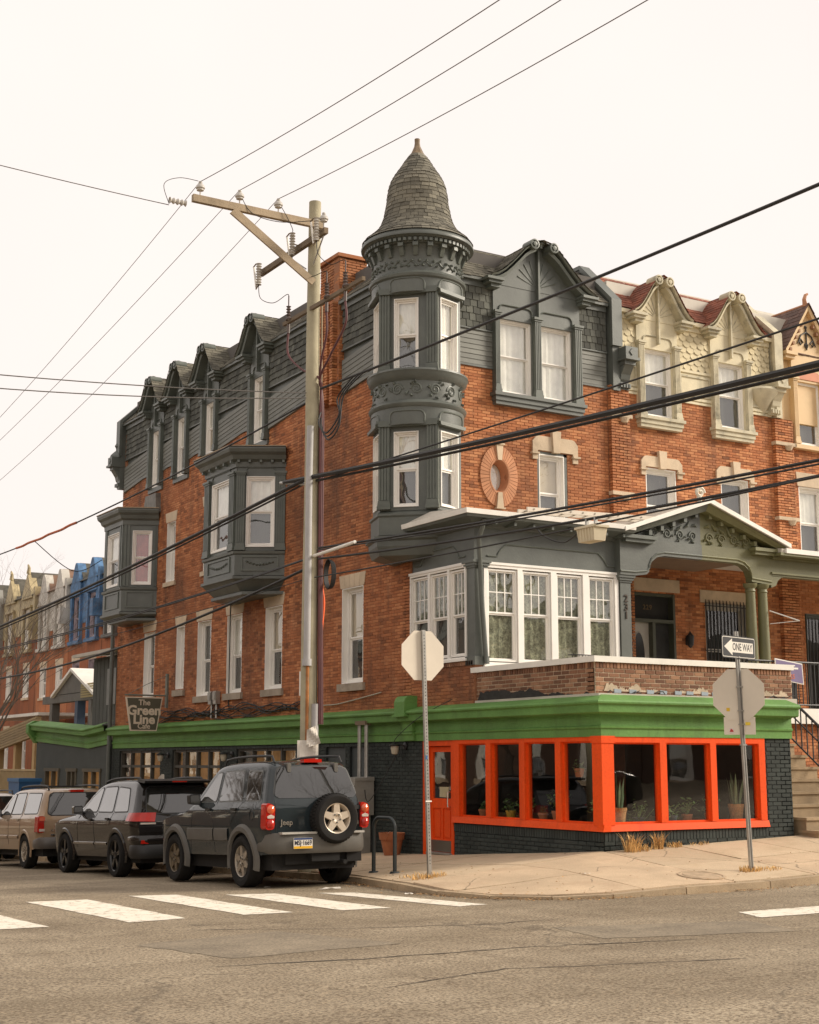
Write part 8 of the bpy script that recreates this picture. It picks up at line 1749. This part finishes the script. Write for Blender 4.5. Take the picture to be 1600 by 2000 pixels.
backhouse('blue_house', 34.0, 37.9, 0, mat('bright_blue_paint', (.075, .17, .32), .7, .45, 3.5), GRS, 'row house with bright blue painted mansard dormers', 'bell', mat('trim_lilac', (.40, .33, .36), .6))
backhouse('white_house', 37.95, 42.2, .0, mat('white_wood', (.52, .49, .43), .6, .3, 3, stain=.3, sts=1.5), mat('far_slate_red', (.20, .12, .08), .85, .3, 3), 'row house with white painted dormers next to the blue one', 'bell')
backhouse('cream_row_house', 42.25, 47.5, .1, mat('cream_wood', (.42, .34, .19), .6, .3, 3), GRS, 'row house with yellow cream pointed gables beyond the white one', 'point')
backhouse('grey_row_house', 47.55, 52.5, .1, mat('grey_wood', (.26, .25, .22), .6, .12, 2), GRS, 'row house with grey pointed gables at the left edge', 'point')
backhouse('grey_row_house', 52.55, 58, .1, mat('ochre_wood', (.42, .33, .18), .6, .12, 2), GRS, 'farthest row house at the left edge behind bare branches', 'point')
backhouse('hidden_row_house', 30.0, 33.95, 0, mat('slate_wood', (.10, .10, .09), .55), GRS, 'row house mostly hidden behind the corner house', 'bell')
# tan porch with railing
tpp = thing('tan_porch', (1.2, 36.5, -1), 'tan boarded porch front with railing beyond the stuccoed wing', 'porch'); TF = Fr((1.2, 0, 0), (0, 1, 0), (-1, 0, 0)); TB = mat('tan_board', (.30, .22, .11), .7, .15, 2, piece=.12)
for i in range(7): piece('board', TB, TF, 33.9, 41.5, -.1, .03, 2.84 + i * .1, 2.932 + i * .1, tpp, tilt=.02)
b = MB(TF); b.box(33.8, 41.5, -2.2, .05, 3.55, 3.66); b.build('roof', WHITR, tpp)
for y in (34.4, 36.8, 39.2): b = MB(TF); b.box(y, y + .28, -.3, -.05, .3, 2.84); b.build('post', mat('post_tan', (.46, .32, .15), .7), tpp)
b = MB(TF); b.box(33.9, 41.4, -.08, -.02, 1.55, 1.62); b.build('rail', mat('rail_tan', (.42, .32, .17), .7), tpp)
for i in range(46): piece('baluster', mat('rail_tan', (.42, .32, .17), .7), TF, 34 + i * .16, 34.07 + i * .16, -.075, -.025, .7, 1.55, tpp)
b = MB(TF); b.box(33.9, 41.5, -2.3, -.1, -1.5, .7); b.build('base', BRT, tpp)
bn = thing('recycling_bin', (-.6, 29, -.8), 'blue bin standing beside the tan porch', 'bin'); b = MB(); b.hexa([(-.95, 28.5, -.7), (-.35, 28.5, -.7), (-.35, 29.4, -.7), (-.95, 29.4, -.7), (-1.0, 28.4, 1.25), (-.3, 28.4, 1.25), (-.3, 29.6, 1.25), (-1.0, 29.6, 1.25)]); b.build('body', mat('bin_blue', (.02, .10, .25), .5), bn); b = MB(); b.box(-1.03, -.27, 28.35, 29.65, 1.25, 1.36); b.build('lid', mat('bin_blue2', (.03, .13, .30), .5), bn)
# bare trees
BARK = mat('bark', (.13, .10, .075), .9, .25, 5)
def tree(x, y, h, label, seed, spread=.55, r0=.16, depth=6):
    r = random.Random(seed); t = thing('bare_tree', (x, y, zr(x, y)), label, 'tree', 'bare street trees'); tr, cr = MB(), MB(); z0_ = zr(x, y) - .1
    def grow(p, d, L, rad, lv):
        q = p + d * L; m_ = (p + q) / 2 + Vector((r.uniform(-1, 1), r.uniform(-1, 1), r.uniform(-.3, .3))) * L * .07
        (tr if lv < 2 else cr).tube([tuple(p), tuple(m_), tuple(q)], [rad, rad * .85, rad * .72], 6 if lv < 3 else 4, False)
        if lv >= depth: return
        for k in range(3 if lv in (1, 2, 3) else 2):
            a = r.uniform(0, 6.28); up = Vector((0, 0, 1)); s = spread * r.uniform(.6, 1.3); dd = (d + Vector((math.cos(a), math.sin(a), r.uniform(-.1, .5))) * s).normalized(); grow(q if k < 2 else p.lerp(q, r.uniform(.4, .8)), dd, L * r.uniform(.62, .86), rad * r.uniform(.5, .68), lv + 1)
    grow(Vector((x, y, z0_)), Vector((0, 0, 1)), h * .27, r0, 0); tr.build('trunk', BARK, t, True); cr.build('crown', BARK, t, kind='stuff')
tree(-2.2, 27.6, 9.0, 'bare street tree at the left edge before the far row houses', 4, .5, .085, 8)
tree(-1.6, 38, 9, 'bare street tree farther down the parked-car street', 9, .5, .12)
# ---- the other sides of both streets (seen in the window reflections)
BRX = brick_mat('brick_across', (.13, .075, .05), (.20, .12, .08), soot=.5)
def across(fr, u0, u1, label, bm, hgt):
    t = thing('row_house', fr((u0 + u1) / 2, 0, 0), label, 'house', 'row houses on the opposite sides'); W = (u1 - u0) / 2; wins = []
    for z in (1.2, 4.4):
        for i in (0, 1): c = u0 + W * (i + .5); wins.append((c - .5, c + .5, z, z + 1.7))
    panel(MB(fr), u0, u1, -1, hgt, wins, -.3, 0).build('wall', bm, t)
    for w_ in wins: window(t, fr, *w_, dep=.1, fw=.08, cur=(SHEER, SCREEN), sill=(.12, .1, .2, STONE), lint=(.28, 1, .05))
    b = MB(fr); b.box(u0, u1, -8, -.4, -1, hgt); b.build('core', DARKC, t); b = MB(fr); b.box(u0 - .0, u1 - .02, -.3, .35, hgt, hgt + .45); b.build('cornice', TRIM, t)
WE = Fr((-19.5, 0, 0), (0, 1, 0), (1, 0, 0)); SO = Fr((0, -22, 0), (1, 0, 0), (0, 1, 0))
for i in range(14): across(WE, -1 + i * 7, 5.95 + i * 7, 'brick row house %s down the street opposite the parked cars' % 'first second third fourth fifth sixth seventh eighth ninth tenth eleventh twelfth thirteenth fourteenth'.split()[i], BRX, 7.3 + .2 * (i % 3))
for i in range(6): across(SO, -3 + i * 7.5, 4.45 + i * 7.5, 'brick row house %s along the side street opposite the cafe front' % ('first', 'second', 'third', 'fourth', 'fifth', 'sixth')[i], BRX, 7.2 + .3 * (i % 2))
for i, (x, y) in enumerate(((-15, 9), (-15, 16), (-15, 24), (5, -16), (13, -15.5))): tree(x, y, 11 if i < 3 else 16, 'bare street tree %s on the opposite pavement' % ('first', 'second', 'third', 'fourth', 'fifth')[i], 20 + i, .55, .2, 7)
EXQ = dict(GCH); EXQ.update(z0=zr(7, -12.6)); suv('parked_suv', 'dark SUV parked across the side street, seen only in the cafe glass', 7.0, -12.6, .0, EXQ, yaw=-PI / 2)
